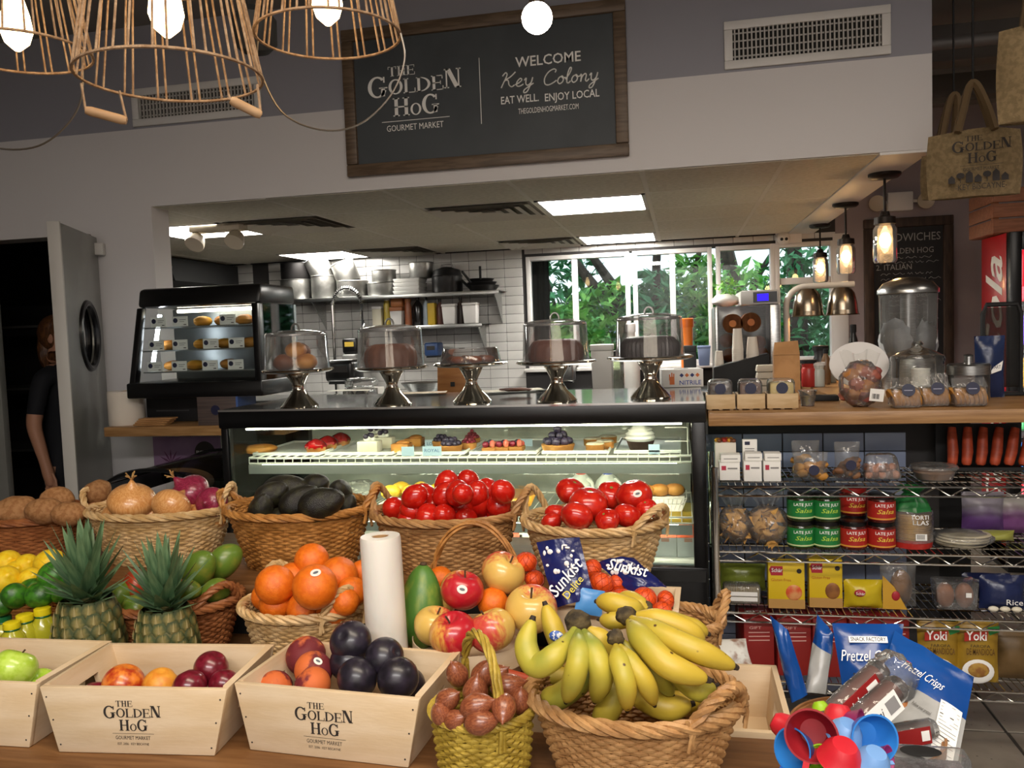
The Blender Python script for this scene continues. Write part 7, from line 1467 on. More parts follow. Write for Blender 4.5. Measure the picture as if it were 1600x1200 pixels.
ME['scar'] = MB().lathe([(0, .73), (.1, .74), (.13, .72), (0, .7)], 10).mesh('stem_scar', mat('scar_green', '7a7a30', rough=.8))
ME['lemon'] = sph(lambda p: Vector((p.x*.84*(1-.0*p.z), p.y*.84, p.z*1.0+.18*math.copysign(exp(-((p.x**2+p.y**2)/.03)), p.z))), 22, 18).mesh('lemon', mat('lemon_peel', 'e6bc1c', 'eac92e', ns=4, rough=.38, bump=.15, bs=24, rnd=.05))
ME['lime'] = sph(lambda p: Vector((p.x*.86, p.y*.86, p.z+.1*math.copysign(exp(-((p.x**2+p.y**2)/.02)), p.z))), 22, 16).mesh('lime', mat('lime_peel', '3f7a1e', '2c5a1a', ns=2.5, rough=.3, bump=.12, bs=24, rnd=.15))
ME['avocado'] = sph(lambda p: Vector((p.x*.72*(1-.22*p.z), p.y*.72*(1-.22*p.z), p.z*1.08)), 24, 16).mesh('avocado', mat('avocado_skin', '1e1b17', '34331f', ns=3, lo=.4, hi=.7, rough=.33, bump=.35, bs=24, rnd=.3))
ME['potato'] = sph(lambda p: Vector((p.x*1.25, p.y*.9, p.z*.85))*(1+.10*noise.noise(p*1.7)), 22, 16).mesh('potato', mat('potato_skin', '9a6e44', '86592f', ns=4, rough=.8, bump=.2, bs=30, spots='6a4a2c', ss=5, sr=.1, rnd=.08))
def onion_fn(p):
    r = sqrt(p.x**2+p.y**2); return Vector((p.x, p.y, p.z*.8+(.45*exp(-(r/.16)**2) if p.z > 0 else -.1*exp(-(r/.15)**2))))
for nm, a, b_ in (('yellow', 'c98a4c', 'd9a266'), ('red', '7a1c34', '94304c')):
    ME['onion_'+nm] = sph(onion_fn, 26, 20).mesh('onion', mat('onion_skin_'+nm, a, b_, ns=2.2, st=(7, 7, .5), rough=.3, coat=.25))
    g = random.Random(3); m = MB(); [m.tube([(0, 0, 1.1), (.08*cos(i*2), .08*sin(i*2), 1.3), ((.2+.1*g.random())*cos(i*2), (.2+.1*g.random())*sin(i*2), 1.38+.2*g.random())], .035, 4) for i in range(6)]; ME['neck_'+nm] = m.mesh('dry_neck', mat('dry_onion_neck', 'b08a54', '96703e', ns=9, rough=.9))
def mango_fn(p): return Vector((p.x*.82+.10*p.z*p.z, p.y*.76, p.z*1.08))
ME['mango'] = sph(mango_fn, 24, 18).mesh('mango', mat('mango_green', '5f7a2a', '8a8a34', ns=1.6, lo=.45, hi=.75, rough=.32, rnd=.1, spots='86904a', ss=16, sr=.06)); ME['mango_r'] = sph(mango_fn, 24, 18).mesh('mango', mat('mango_blush', 'a83a20', 'b5842c', ns=1.4, grad=(.7, .2, .2), lo=.4, hi=.75, rough=.32))
def cleft(p, d=.1):
    a = math.atan2(p.y, p.x); k = 1-d*exp(-(a/.22)**2)*(1-abs(p.z)*.3); return Vector((p.x*k, p.y*k, p.z*.95-(.16*exp(-((p.x**2+p.y**2)/.03)) if p.z > 0 else 0)))
ME['peach'] = sph(cleft, 26, 18).mesh('peach', mat('peach_skin', 'c9642e', '6a1c22', ns=1.8, grad=(.5, -.6, .4), gn=.6, lo=.3, hi=.6, rough=.7, spots='d9943c', ss=2.0, sr=.2, rnd=.08))
ME['nectarine'] = sph(cleft, 26, 18).mesh('nectarine', mat('nectarine_skin', 'e0802c', 'a82a18', ns=2, lo=.4, hi=.65, rough=.3, coat=.2)); ME['apricot'] = sph(cleft, 24, 16).mesh('apricot', mat('apricot_skin', 'e09a34', 'd9862a', ns=2, rough=.45))
ME['plum_b'] = sph(lambda p: cleft(p, .07), 26, 18).mesh('black_plum', mat('black_plum_skin', '1b181f', '2a2430', ns=2, lo=.35, hi=.7, rough=.34, coat=.1, rnd=.2)); ME['plum_r'] = sph(lambda p: cleft(p, .06), 24, 16).mesh('red_plum', mat('red_plum_skin', '5f0f1c', '74182a', ns=3, rough=.28, coat=.25, spots='9a4a50', ss=18, sr=.05))
ME['shallot'] = sph(lambda p: Vector((p.x*.74*(1-.25*max(p.z, 0)), p.y*.74*(1-.25*max(p.z, 0)), p.z+.3*exp(-((p.x**2+p.y**2)/.03))*(p.z > 0))), 20, 18).mesh('shallot', mat('shallot_skin', '9a5a3a', '7a3f28', ns=2.5, st=(6, 6, .6), rough=.32, coat=.2, rnd=.15))
ME['root'] = MB().ball((0, 0, -1.0), (.13, .13, .06), 8, 6, fn=crumple(0, 0, .4, 4, 1)).mesh('root_end', mat('root_brown', '4a3626', rough=.9))
STK = mat('sticker_white', 'dfdcd2', rough=.4)
def fr(k, px, py, r, Y, lab, name, cat, group=None, rot=None, sq=(1, 1, 1), kids=(), sticker=None):
    c = A(px, py, Y); s = pxs(c)*r
    g = random.Random(int(px*7+py)); rt = rot if rot is not None else (g.uniform(-.5, .5), g.uniform(-.5, .5), g.uniform(0, 6.28))
    if kids or sticker is not None:
        q = thing(name, lab, cat, c, rt, group); q.scale = (s*sq[0], s*sq[1], s*sq[2]); place('flesh', ME[k], q)
        for kk in kids: place({'stem': 'stem', 'scar': 'stem_scar', 'navel': 'navel', 'neck_yellow': 'dry_neck', 'neck_red': 'dry_neck', 'root': 'root_end'}[kk], ME[kk], q)
        if sticker is not None:
            d = (CAM-c).normalized()+RT*sticker[0]+UP*sticker[1]; d.normalize(); Mi = Euler(rt).to_matrix().inverted(); d = Mi @ d; d = d.normalized()
            # lie on the skin: use the farthest mesh point along d
            best = max((v.co for v in ME[k].vertices), key=lambda v: v.normalized().dot(d)); n_ = best.normalized(); R = n_.to_track_quat('Z', 'Y').to_matrix().to_4x4(); R.translation = best*1.005
            mk('sticker', MB().lathe([(0, .012), (.24, 0), (.24, .006), (0, .02)], 18, T=R @ Matrix.Diagonal((1, .8, 1, 1))), STK, q); mk('sticker_print', MB().lathe([(0, .022), (.13, .016), (.13, .018), (0, .024)], 12, T=R @ Matrix.Diagonal((1, .5, 1, 1))), mat('sticker_dark', '5a5f66', rough=.5), q)
        return q
    o = place(name, ME[k], None, c, rt, (s*sq[0], s*sq[1], s*sq[2])); return tag(o, lab, cat, group)
def pile(k, pts, lab, name, cat, group, **kw):
    for p in pts: fr(k, *p, lab, name, cat, group, **kw)
# potatoes, onions
pile('potato', [(28, 800, 30, 1.95), (70, 798, 24, 1.93), (108, 803, 22, 1.93), (30, 808, 26, 2.05), (90, 808, 24, 2.05), (0, 812, 26, 1.98)], 'brown potato lying flat in the left basket', 'potato', 'potato', 'potatoes lying in the basket', rot=(0, 0, .2))
fr('potato', 91, 780, 21, 1.99, 'round brown potato standing highest in the left basket', 'potato', 'potato', rot=(1.5, .2, .3)); fr('potato', 150, 770, 21, 2.05, 'long potato leaning on the right rim of the left basket', 'potato', 'potato', rot=(0, -.5, .2))
fr('onion_yellow', 206, 783, 36, 1.98, 'large yellow onion with a dry stalk', 'onion', 'onion', rot=(.25, .25, 0), sq=(1, 1, .9), kids=('neck_yellow',)); fr('onion_yellow', 268, 792, 31, 1.96, 'smaller yellow onion beside the large one', 'onion', 'onion', rot=(-.9, .3, 0)); fr('onion_red', 297, 770, 31, 2.05, 'large red onion with its root end up', 'onion', 'onion', rot=(.5, -.5, 0), kids=('neck_red',)); fr('onion_red', 331, 786, 25, 2.0, 'small dark red onion at the right rim', 'onion', 'onion', rot=(1.3, .6, 0))
for px in (190, 235, 290, 325): fr('onion_yellow', px, 808, 30, 2.02, 'yellow onion low in the onion basket', 'onion', 'onion', 'onions at the bottom of basket')
for k, (px, py, r, Y, rt) in enumerate(((447, 768, 37, 2.05, (.2, 1.4, .3)), (408, 795, 27, 1.93, (.4, .5, 0)), (468, 783, 32, 1.93, (.1, 1.0, .4)), (503, 787, 36, 1.9, (.2, 1.25, .25)), (531, 768, 26, 2.0, (.9, .4, 0)), (494, 757, 24, 2.08, (.3, 1.3, 0)), (425, 772, 27, 1.99, (.3, 1.1, .4)), (541, 792, 22, 1.98, (.2, .6, 0)), (440, 812, 28, 1.95, (.2, 1.2, 0)), (480, 815, 28, 2.02, (0, 1.2, 1)), (520, 812, 28, 2.03, (0, 1.2, .5)), (440, 800, 26, 2.06, (0, 1.2, 2)))):
    fr('avocado', px, py, r, Y, 'dark rough-skinned avocado heaped in the honey basket', 'avocado', 'avocado', 'heaped avocados', rot=rt)
for k, (px, py) in enumerate(((648, 776), (698, 756), (731, 753), (696, 772), (750, 788), (785, 768), (780, 788), (616, 795), (645, 799), (678, 790), (694, 806), (719, 788), (760, 766), (728, 812), (664, 775), (668, 806), (712, 805), (756, 806), (640, 810), (780, 804), (715, 770), (745, 772))):
    fr('roma', px, py, 19, 1.93+.05*((k*7) % 5)/2-(.015 if py > 785 else 0), 'glossy red plum tomato heaped in the brown basket', 'plum_tomato', 'tomato', 'heaped plum tomatoes', rot=(.8*sin(k*3), .9*cos(k*5), k))
fr('roma', 723, 772, 17, 1.86, 'plum tomato showing its pale stem star', 'plum_tomato', 'tomato', rot=(1.2, 0, 0), kids=('scar',))
for k, (px, py, r, Y, lab) in enumerate(((892, 768, 24, 2.02, 'large tomato at back left of the pale basket'), (920, 788, 31, 1.93, 'largest tomato in the centre of the pale basket'), (902, 806, 26, 1.86, 'tomato at the front of the pale basket'), (954, 774, 24, 2.02, 'tomato at the back middle of the pale basket'), (991, 774, 29, 1.98, 'big tomato with a sticker at right of the pale basket'), (868, 803, 18, 1.93, 'small tomato at the left rim of the pale basket'), (949, 813, 20, 1.87, 'small tomato low beside the front one'), (980, 806, 22, 1.9, 'orange red tomato near the right handle'), (1010, 795, 18, 1.95, 'tomato half hidden by the right handle'), (862, 815, 17, 1.9, 'tomato lowest at the left rim'))):
    fr('tomato', px, py, r, Y, lab, 'tomato', 'tomato', None, kids=('scar',) if k != 4 else (), sticker=(.25, .1) if k == 4 else None)
# lemons, limes
pile('lemon', [(12, 882, 26, 1.72), (42, 886, 24, 1.72), (8, 908, 28, 1.62), (48, 906, 22, 1.64), (25, 895, 22, 1.7)], 'yellow lemon in the left part of citrus basket', 'lemon', 'lemon', 'lemons in citrus basket', rot=(.9, .6, .5)); fr('lemon', 78, 880, 26, 1.7, 'yellow lemon beside the left pineapple crown', 'lemon', 'lemon', rot=(.3, 1.3, .2))
fr('lime', 86, 899, 27, 1.62, 'large dark green lime beside the left pineapple crown', 'lime', 'lime', rot=(.3, 1.2, .5)); fr('lime', 24, 931, 23, 1.56, 'dark lime at front of the citrus basket', 'lime', 'lime', rot=(.9, .2, 0)); pile('lime', [(62, 930, 24, 1.58), (95, 925, 20, 1.6), (0, 945, 22, 1.56), (50, 920, 20, 1.62)], 'green lime lying low in the citrus basket', 'lime', 'lime', 'limes in citrus basket', rot=(.2, 1.4, .2))
for k, (px, py, r, Y, kk, lab) in enumerate(((310, 890, 31, 1.68, 'mango', 'large green mango right of the second pineapple'), (350, 877, 29, 1.75, 'mango', 'green mango at the back right of the mango basket'), (187, 930, 22, 1.64, 'mango', 'dull green mango between the pineapples'), (212, 912, 26, 1.68, 'mango_r', 'red-blushed mango between the pineapples'), (210, 948, 22, 1.6, 'mango', 'yellow green mango lowest between the pineapples'), (293, 922, 20, 1.62, 'mango', 'green mango behind the right pineapple crown'), (338, 922, 23, 1.66, 'mango', 'green mango seen through the basket handle'))):
    fr(kk, px, py, r, Y, lab, 'mango', 'mango', rot=(.3*k, .5+.2*k, k))
for k, (px, py, r, Y, lab) in enumerate(((487, 876, 27, 1.7, 'topmost orange in the pale basket'), (529, 900, 30, 1.67, 'orange at upper right of the pale basket'), (430, 914, 31, 1.6, 'orange at the left of the pale basket'), (492, 917, 35, 1.56, 'large front orange with a white sticker'), (549, 925, 24, 1.63, 'orange beneath the right basket handle'), (566, 895, 20, 1.72, 'orange peeking out behind the bag roll'), (458, 905, 26, 1.68, 'orange deep at back left of the pale basket'), (540, 940, 22, 1.6, 'orange lowest behind the right handle'))):
    fr('orange', px, py, r, Y, lab, 'orange', 'orange', rot=(.4, .3*k, k), sticker=(-.1, .75) if k == 3 else None, kids=('navel',) if k in (2,) else ())
pile('orange', [(432, 944, 27, 1.615), (476, 952, 28, 1.60), (520, 950, 27, 1.61), (470, 940, 26, 1.69), (415, 932, 22, 1.66)], 'orange lying low inside the pale basket', 'orange', 'orange', 'oranges low in the pale basket')
# ------------------------------------------------------------ pineapples
PBM = mat('pineapple_skin', '4a4a20', '5f5426', ns=4, rough=.6); EYE = mat('pineapple_eye', '38431f', '82753f', ns=1.6, grad=(0, 0, 3), gn=.15, lo=.62, hi=.95, rough=.6, bump=.3, bs=60, rnd=.15); SPK = mat('pineapple_bract', '8f8254', rough=.7); PLEAF = mat('pineapple_leaf', '4a6a48', '6f8a62', ns=3, st=(1, 1, .4), rough=.5, rnd=.12)
eye = MB().lathe([(0, .30), (.3, .26), (.75, .12), (1, -.1)], 6).mesh('eye', EYE, smooth=60)
spike = MB().tube([(0, -.2, .24), (0, .2, .36), (0, .75, .30)], lambda u: .2*(1-u)+.02, 5).mesh('bract', SPK)
def leafm(): 
    def f(u, v): w_ = .5*(1-v)**.8*(.75+.25*cos(v)); a = (u-.5)*2; return (a*w_, -.16*abs(a)*w_*-1, v)
    return MB().grid(f, 5, 8).mesh('crown_leaf', PLEAF)
LFM = leafm()
def pineapple(px, pyb, Y, wp, topy, lab, seed):
    c = A(px, pyb, Y); s = pxs(c); R = wp*s/2; H = c.z-Z1; q = thing('pineapple', lab, 'pineapple', (c.x, Y, Z1+.001), 0, 'pineapples'); g = random.Random(seed)
    b = mk('body', MB().lathe([(0, 0), (R*.7, 0), (R*.93, H*.12), (R*.98, H*.45), (R*.9, H*.78), (R*.6, H*.96), (0, H)], 30), PBM, q)
    rows = 8
    for j in range(rows):
        v = (j+.5)/rows; z = H*v*.98; rr = R*(.86+.14*sin(pi*min(v*1.05+.12, 1)))*(1 if v < .82 else .88); n = 13
        for i in range(n):
            a = 2*pi*(i+.5*(j % 2))/n+.12*j; o = place('eye', eye, q); nn = Vector((cos(a), sin(a), .35*(v-.45)))
            M3 = nn.to_track_quat('Z', 'Y').to_matrix(); e = M3.to_euler(); o.location = (rr*cos(a)*.98, rr*sin(a)*.98, z); o.rotation_euler = e; sc_ = R*.27; o.scale = (sc_, sc_*1.05, sc_*.75)
            if -1.9 < (a % 6.283)-4.71 < 1.9: p_ = place('bract', spike, o); p_.rotation_euler = (0, 0, 0)
    Ht = A(px, topy, Y).z-c.z; n = 46
    for i in range(n):
        u = i/n; a = i*2.39996; tilt = 1.25*(1-u)**1.1+.06; ln = Ht*(.42+.62*u**.7)*g.uniform(.88, 1.08); z = H*.97+Ht*.32*u
        o = place('crown_leaf', LFM, q); o.location = (R*.2*(1-u)*cos(a), R*.2*(1-u)*sin(a), z); ln = min(ln, (H+Ht-z)*1.02/max(cos(tilt), .45)); o.rotation_mode = 'XYZ'; o.rotation_euler = (Euler((0, 0, a-pi/2)).to_matrix() @ Euler((-tilt, 0, 0)).to_matrix()).to_euler(); o.scale = (R*.58, R*.6, ln)
    return q
pineapple(136, 937, 1.52, 106, 815, 'left pineapple with the taller crown', 1); pineapple(258, 950, 1.52, 98, 838, 'right pineapple with the shorter crown', 2)
# ------------------------------------------------------------ lemon juice bottles
JB = mat('juice_yellow_plastic', 'b5b02c', 'a8a324', ns=4, rough=.2, coat=.4); JC = mat('juice_cap_yellow', 'e0cc1c', rough=.35); JG = mat('juice_green', '1f6b3a', rough=.3)
for k, (px, py, Y, cap) in enumerate(((18, 972, 1.50, JC), (38, 960, 1.535, JC), (66, 950, 1.56, JC), (4, 962, 1.57, JG))):
    c = A(px, py, Y); s = pxs(c); q = thing('lemon_juice_bottle', ['lemon shaped juice bottle with yellow cap, nearest', 'lemon juice bottle with yellow cap, middle', 'lemon juice bottle with yellow cap beside the pineapple', 'juice bottle with a green cap at the left edge'][k], 'bottle', (c.x, Y, Z1+.001), .3*k, 'lemon juice bottles'); H = c.z-Z1; r = 19*s
    mk('body', MB().lathe([(0, 0), (r*.8, 0), (r*.95, H*.08), (r*.8, H*.25), (r*1.02, H*.45), (r*1.08, H*.6), (r*.9, H*.76), (r*.55, H*.85), (r*.5, H*.88), (0, H*.88)], 24), JB, q); mk('collar', MB().lathe([(r*.6, H*.85), (r*.64, H*.87), (r*.6, H*.89)], 20), JG, q); mk('cap', MB().lathe([(r*.66, H*.885), (r*.68, H*.9), (r*.64, H*.99), (r*.55, H), (0, H)], 20, mod=lambda a, z: 1+.02*sin(a*20)), cap, q); mk('label', MB().lathe([(r*.97, H*.1), (r*.84, H*.25), (r*.9, H*.32)], 24), JG, q)
# ------------------------------------------------------------ bag roll, papaya, apple tray
c = A(601, 838, 1.52); s = pxs(c); r = 32*s; H = c.z-Z1
q = thing('bag_roll', 'tall upright roll of white plastic produce bags', 'bag roll', (c.x-.003, 1.52, Z1+.001), (0, -.02, 0)); ROLL = mat('milky_film', 'e2ddd4', 'd6d0c6', ns=5, st=(1, 1, .4), rough=.35, bump=.25, bs=18, sub=.1)
mk('roll', MB().lathe([(r*.42, .002), (r*.97, 0), (r, .004), (r, H-.006), (r*.96, H), (r*.42, H)], 40, close=True, mod=lambda a, z: 1+.012*sin(a*2+z*9)), ROLL, q); mk('core', MB().lathe([(r*.36, .004), (r*.42, .004), (r*.42, H-.002), (r*.36, H-.002)], 24, close=True), CARD, q); mk('loose_edge', MB().grid(lambda u, v: (r*1.012*cos(-1.9+u*1.3), r*1.012*sin(-1.9+u*1.3), H*(.55-.2*u)+v*.006), 14, 3), ROLL, q)
c = A(658, 948, 1.62); s = pxs(c); q = thing('papaya', 'long green papaya standing beside the bag roll', 'papaya', (c.x, 1.62, c.z), (-.12, .06, 0)); mk('fruit', MB().ball((0, 0, 0), (35*s, 32*s, 66*s), 24, 20, fn=lambda p: Vector((p.x*(1-.18*p.z), p.y*(1-.18*p.z), p.z))), mat('papaya_green', '4f7a30', '86963c', ns=2.5, lo=.45, hi=.75, st=(20, 20, 8), rough=.4), q); mk('stalk_end', MB().ball((0, 0, 66*s), (.008, .008, .005), 10, 6), STEMM, q)
c = A(737, 1005, 1.6); TZ = Z1+.055; TR = .118
o = mk('tray_riser', MB().box(-.09, .09, -.06, .06, 0, .053).box(-.095, .095, -.065, .065, .046, .053), CR, loc=(c.x, 1.6, Z1+.001), bevel=.002); tag(o, 'small wooden block under the round apple tray', 'block')
q = thing('apple_tray', 'round bentwood tray heaped with apples', 'tray', (c.x, 1.6, TZ)); mk('hoop', MB().lathe([(TR*.985, 0), (TR, 0), (TR*1.02, .042), (TR*1.0, .042)], 48, close=True), CR, q); mk('floor', MB().lathe([(0, .001), (TR*.985, .001), (TR*.985, .007), (0, .007)], 48), CR, q); mk('overlap_joint', MB().grid(lambda u, v: (TR*1.024*cos(-2.7+.7*u), TR*1.024*sin(-2.7+.7*u), .001+.04*v), 8, 3), CR, q)
for k, (kk, px, py, r, Y, rt, lab, st_) in enumerate((('apple_r', 722, 922, 34, 1.6, (.2, -.2, 2.4), 'red apple with a round sticker, top of the heap', (-.05, .1)), ('apple_y', 786, 895, 35, 1.67, (.55, -.35, 2.0), 'blushed apple highest at the back of the heap', None), ('apple_y', 680, 978, 34, 1.54, (.1, .2, .3), 'yellow and red apple at the left of the tray', None), ('apple_r', 708, 991, 38, 1.49, (-.2, .2, 3.4), 'deep red apple at the front left of the tray', None), ('apple_y', 768, 985, 38, 1.52, (.4, .2, 4), 'pale pink apple behind the shallot basket arch', None), ('apple_y', 830, 952, 41, 1.58, (.2, -.2, 1.0), 'large pale blushed apple left of the bananas', None), ('apple_y', 690, 940, 25, 1.66, (.2, .2, .5), 'greenish apple deep behind the stickered one', None), ('apple_y', 824, 910, 22, 1.72, (.3, .2, 1.5), 'small pink apple half hidden at the back', None))):
    fr(kk, px, py, r, Y, lab, 'apple', 'apple', rot=rt, kids=('stem',), sticker=st_)
for k, (px, py, r, Y) in enumerate(((770, 942, 24, 1.63), (688, 905, 20, 1.74), (820, 885, 18, 1.77))): fr('orange', px, py, r, Y, ['small orange tucked among the apples', 'orange wedged behind the papaya', 'orange behind the topmost apple'][k], 'orange', 'orange')
c = A(700, 830, 1.74)
t = thing('bent_handle_basket', 'empty shallow basket with a tall arched cane handle behind the apples', 'basket', (A(745, 900, 1.755).x, 1.745, Z1+.001)); hx_ = 78*pxs(c); zt2 = A(760, 818, 1.745).z-Z1
mk('arch_handle', rope(MB(), [(-hx_*cos(pi*i/24), 0, .05+(zt2-.05)*sin(pi*i/24)**.75) for i in range(25)], 3, .0045, .004, 1.2, 5), W_HON, t); mk('bowl', rope(MB(), [(hx_*cos(2*pi*i/60), .04*sin(2*pi*i/60), .05) for i in range(60)], 3, .004, .004, 6, 5, True), W_HON, t); mk('body', MB().lathe([(0, 0), (.7, 0), (1, .05)], 40, T=T_(sc=(hx_, .04, 1))), W_HON, t)
# ------------------------------------------------------------ crate fruit
fr('apple_g', 22, 1045, 34, 1.30, 'bright green apple in the left crate', 'apple', 'apple', rot=(-.5, .2, 0), kids=('stem',)); fr('apple_g', 62, 1070, 26, 1.33, 'green apple low in the left crate corner', 'apple', 'apple', rot=(.3, .2, 0))
fr('nectarine', 193, 1069, 32, 1.33, 'orange red nectarine at left of the middle crate', 'nectarine', 'nectarine', rot=(.4, 0, 2)); fr('apricot', 251, 1070, 27, 1.34, 'yellow apricot in the middle crate', 'apricot', 'apricot', rot=(.3, 0, 1)); fr('plum_r', 330, 1044, 27, 1.37, 'dark red plum on top in the middle crate', 'plum', 'plum', rot=(.4, .3, 1)); fr('plum_r', 296, 1073, 27, 1.31, 'red plum below the top plum', 'plum', 'plum', rot=(.5, .2, 4)); fr('plum_r', 350, 1069, 24, 1.34, 'red plum at the right wall of the middle crate', 'plum', 'plum', rot=(.5, .2, 3)); fr('plum_r', 150, 1088, 24, 1.32, 'plum low at the left wall of the middle crate', 'plum', 'plum')
pile('plum_r', [(215, 1100, 26, 1.36), (270, 1102, 26, 1.36), (320, 1100, 26, 1.33), (180, 1098, 26, 1.38)], 'plum at the bottom of the middle crate', 'plum', 'plum', 'plums at the crate bottom')
for k, (kk, px, py, r, Y, lab, st_) in enumerate((('peach', 478, 1025, 31, 1.42, 'orange peach at the back of the right crate', None), ('peach', 490, 1047, 30, 1.37, 'peach with a white sticker in the right crate', (.3, .55)), ('peach', 430, 1074, 27, 1.35, 'peach at the left wall of the right crate', None), ('peach', 488, 1071, 29, 1.33, 'dark blushed peach at the front of the right crate', None), ('plum_b', 548, 1003, 33, 1.40, 'black plum standing highest in the right crate', None), ('plum_b', 601, 1027, 31, 1.38, 'purplish black plum at the back of the right crate', None), ('plum_b', 558, 1060, 32, 1.335, 'glossy black plum in the middle of the right crate', None), ('plum_b', 622, 1060, 33, 1.335, 'large black plum at right of the right crate', None), ('plum_b', 640, 1070, 26, 1.40, 'black plum in the back right corner', None), ('plum_b', 545, 1035, 30, 1.39, 'black plum under the highest one', None))):
    fr(kk, px, py, r, Y, lab, 'peach' if kk == 'peach' else 'black_plum', 'peach' if kk == 'peach' else 'plum', rot=(.5, .2*k, 1.3*k), sticker=st_)
# ------------------------------------------------------------ shallots
for k, (px, py, r, Y, rt) in enumerate(((700, 1093, 24, 1.22, (.3, .9, 0)), (690, 1115, 24, 1.21, (.2, -.6, 1)), (743, 1080, 28, 1.26, (.2, .2, 0)), (793, 1072, 27, 1.27, (.1, 1.3, .2)), (787, 1107, 27, 1.2, (1.9, .2, .2)), (745, 1103, 28, 1.2, (.1, 1.2, .1)), (752, 1129, 27, 1.185, (.1, 1.4, .2)), (812, 1095, 24, 1.26, (.3, .2, 0)), (714, 1053, 24, 1.29, (.1, -.5, 1)), (755, 1055, 26, 1.3, (.1, .4, 0)), (777, 1055, 22, 1.3, (.2, .9, 0)), (712, 1125, 22, 1.2, (.4, 1, 0)), (770, 1130, 22, 1.24, (.4, .8, 0)))):
    fr('shallot', px, py, r, Y, 'copper-skinned shallot heaped in the arched basket', 'shallot', 'shallot', 'heaped shallots', rot=rt, kids=('root',))
# ------------------------------------------------------------ bananas
BAN = mat('banana_peel', 'c2a636', '8f9438', ns=6, lo=.5, hi=.8, rough=.45, spots='4a2e14', ss=34, sr=.11, rnd=.05); BANG = mat('banana_peel_green', 'b8a83a', '7f8c3a', ns=9, lo=.42, hi=.72, rough=.45, spots='4a3a18', ss=30, sr=.08); BTIP = mat('banana_tip', '2c2014', rough=.8); CROWN = mat('banana_crown', '2f2618', '54462a', ns=40, rough=.85, bump=.4, bs=80)
def banana(q, pts, m_=BAN, rp=23, sticker=False):
    P3 = [A(x, y, Y) for x, y, Y in pts]; o0 = Vector(q.location); pth = [p-o0 for p in smooth_path(P3, 6)]; s = pxs(P3[1]); r = rp*s
    def rr(u): return r*(.32+.68*min(1, max(0, (u-.08)/.2))**.8) if u < .6 else r*(1-.72*max(0, (u-.72)/.28)**1.6)
    b = mk('banana', MB().tube(pth, rr, 6), m_, q, smooth=75); sb = b.modifiers.new('round', 'SUBSURF'); sb.levels = sb.render_levels = 1
    e = pth[-1]; d = (pth[-1]-pth[-2]).normalized(); mk('tip', MB().tube([e-d*.002, e+d*.006], lambda u: r*.25*(1-.3*u), 6), BTIP, b)
    if sticker:
        i = int(len(pth)*.62); mk('sticker', MB().ball(pth[i]+(CAM-P3[2]).normalized()*rr(.62)*.98, (.012, .004, .009), 12, 8), mat('blue_sticker', '3a5fae', 'dfe3ea', ns=150, lo=.5, hi=.55, rough=.4), b)
def bunch(px, py, Y, lab, fingers, crown_r=.02):
    c = A(px, py, Y); q = thing('banana_bunch', lab, 'bananas', c, 0, 'banana bunches')
    mk('crown', MB().ball((0, 0, .004), (crown_r*.85, crown_r*.75, crown_r*.75), 14, 10, fn=crumple(0, 0, .25, 2.5, px)), CROWN, q)
    for f_ in fingers: banana(q, *f_[:1], **(f_[1] if len(f_) > 1 else {}))
bunch(903, 975, 1.27, 'banana bunch at the left of the basket with a dark crown', [([(900, 980, 1.26), (872, 1020, 1.2), (838, 1040, 1.2), (822, 1010, 1.22), (832, 968, 1.24)], dict(m_=BANG, rp=24)), ([(905, 985, 1.29), (900, 1015, 1.3), (878, 1010, 1.3), (862, 975, 1.31), (852, 945, 1.32)], dict(rp=20, sticker=True)), ([(903, 985, 1.25), (905, 1020, 1.19), (898, 1055, 1.18), (885, 1095, 1.22)], dict(m_=BANG, rp=22)), ([(912, 985, 1.25), (928, 1020, 1.2), (940, 1055, 1.19), (930, 1095, 1.24)], dict(m_=BANG, rp=23)), ([(915, 980, 1.27), (940, 1000, 1.27), (955, 1030, 1.28), (950, 1070, 1.3)], dict(rp=20))], .024)
bunch(962, 1000, 1.23, 'small banana bunch hanging over the front rim', [([(962, 1008, 1.22), (968, 1035, 1.18), (978, 1070, 1.165), (980, 1108, 1.2)], dict(rp=20)), ([(968, 1008, 1.22), (985, 1035, 1.19), (1008, 1065, 1.18), (1022, 1100, 1.21)], dict(rp=19)), ([(970, 1000, 1.24), (1000, 1030, 1.24), (1030, 1060, 1.25), (1050, 1085, 1.27)], dict(rp=18, m_=BANG))], .016)
bunch(978, 966, 1.3, 'long banana bunch reaching over the right rim', [([(982, 970, 1.28), (1005, 1000, 1.22), (1045, 1040, 1.19), (1105, 1062, 1.2)], dict(rp=25)), ([(985, 965, 1.29), (1030, 990, 1.24), (1085, 1015, 1.22), (1148, 1042, 1.24)], dict(rp=23)), ([(985, 962, 1.31), (1030, 968, 1.3), (1075, 985, 1.3), (1098, 1005, 1.31)], dict(rp=20)), ([(1010, 1010, 1.27), (1055, 1050, 1.25), (1090, 1080, 1.25), (1118, 1072, 1.26)], dict(rp=20, m_=BANG))], .02)
bunch(1008, 952, 1.46, 'banana bunch lying at the back under the mandarin bag', [([(1005, 953, 1.45), (985, 950, 1.42), (958, 942, 1.42), (934, 940, 1.44)], dict(rp=20)), ([(1012, 952, 1.45), (1000, 945, 1.46), (985, 936, 1.48), (965, 935, 1.5)], dict(rp=16)), ([(1000, 955, 1.43), (985, 965, 1.4), (960, 970, 1.39), (938, 968, 1.4)], dict(rp=17)), ([(1015, 955, 1.45), (1050, 970, 1.42), (1080, 980, 1.41), (1105, 990, 1.42)], dict(rp=18))], .016)
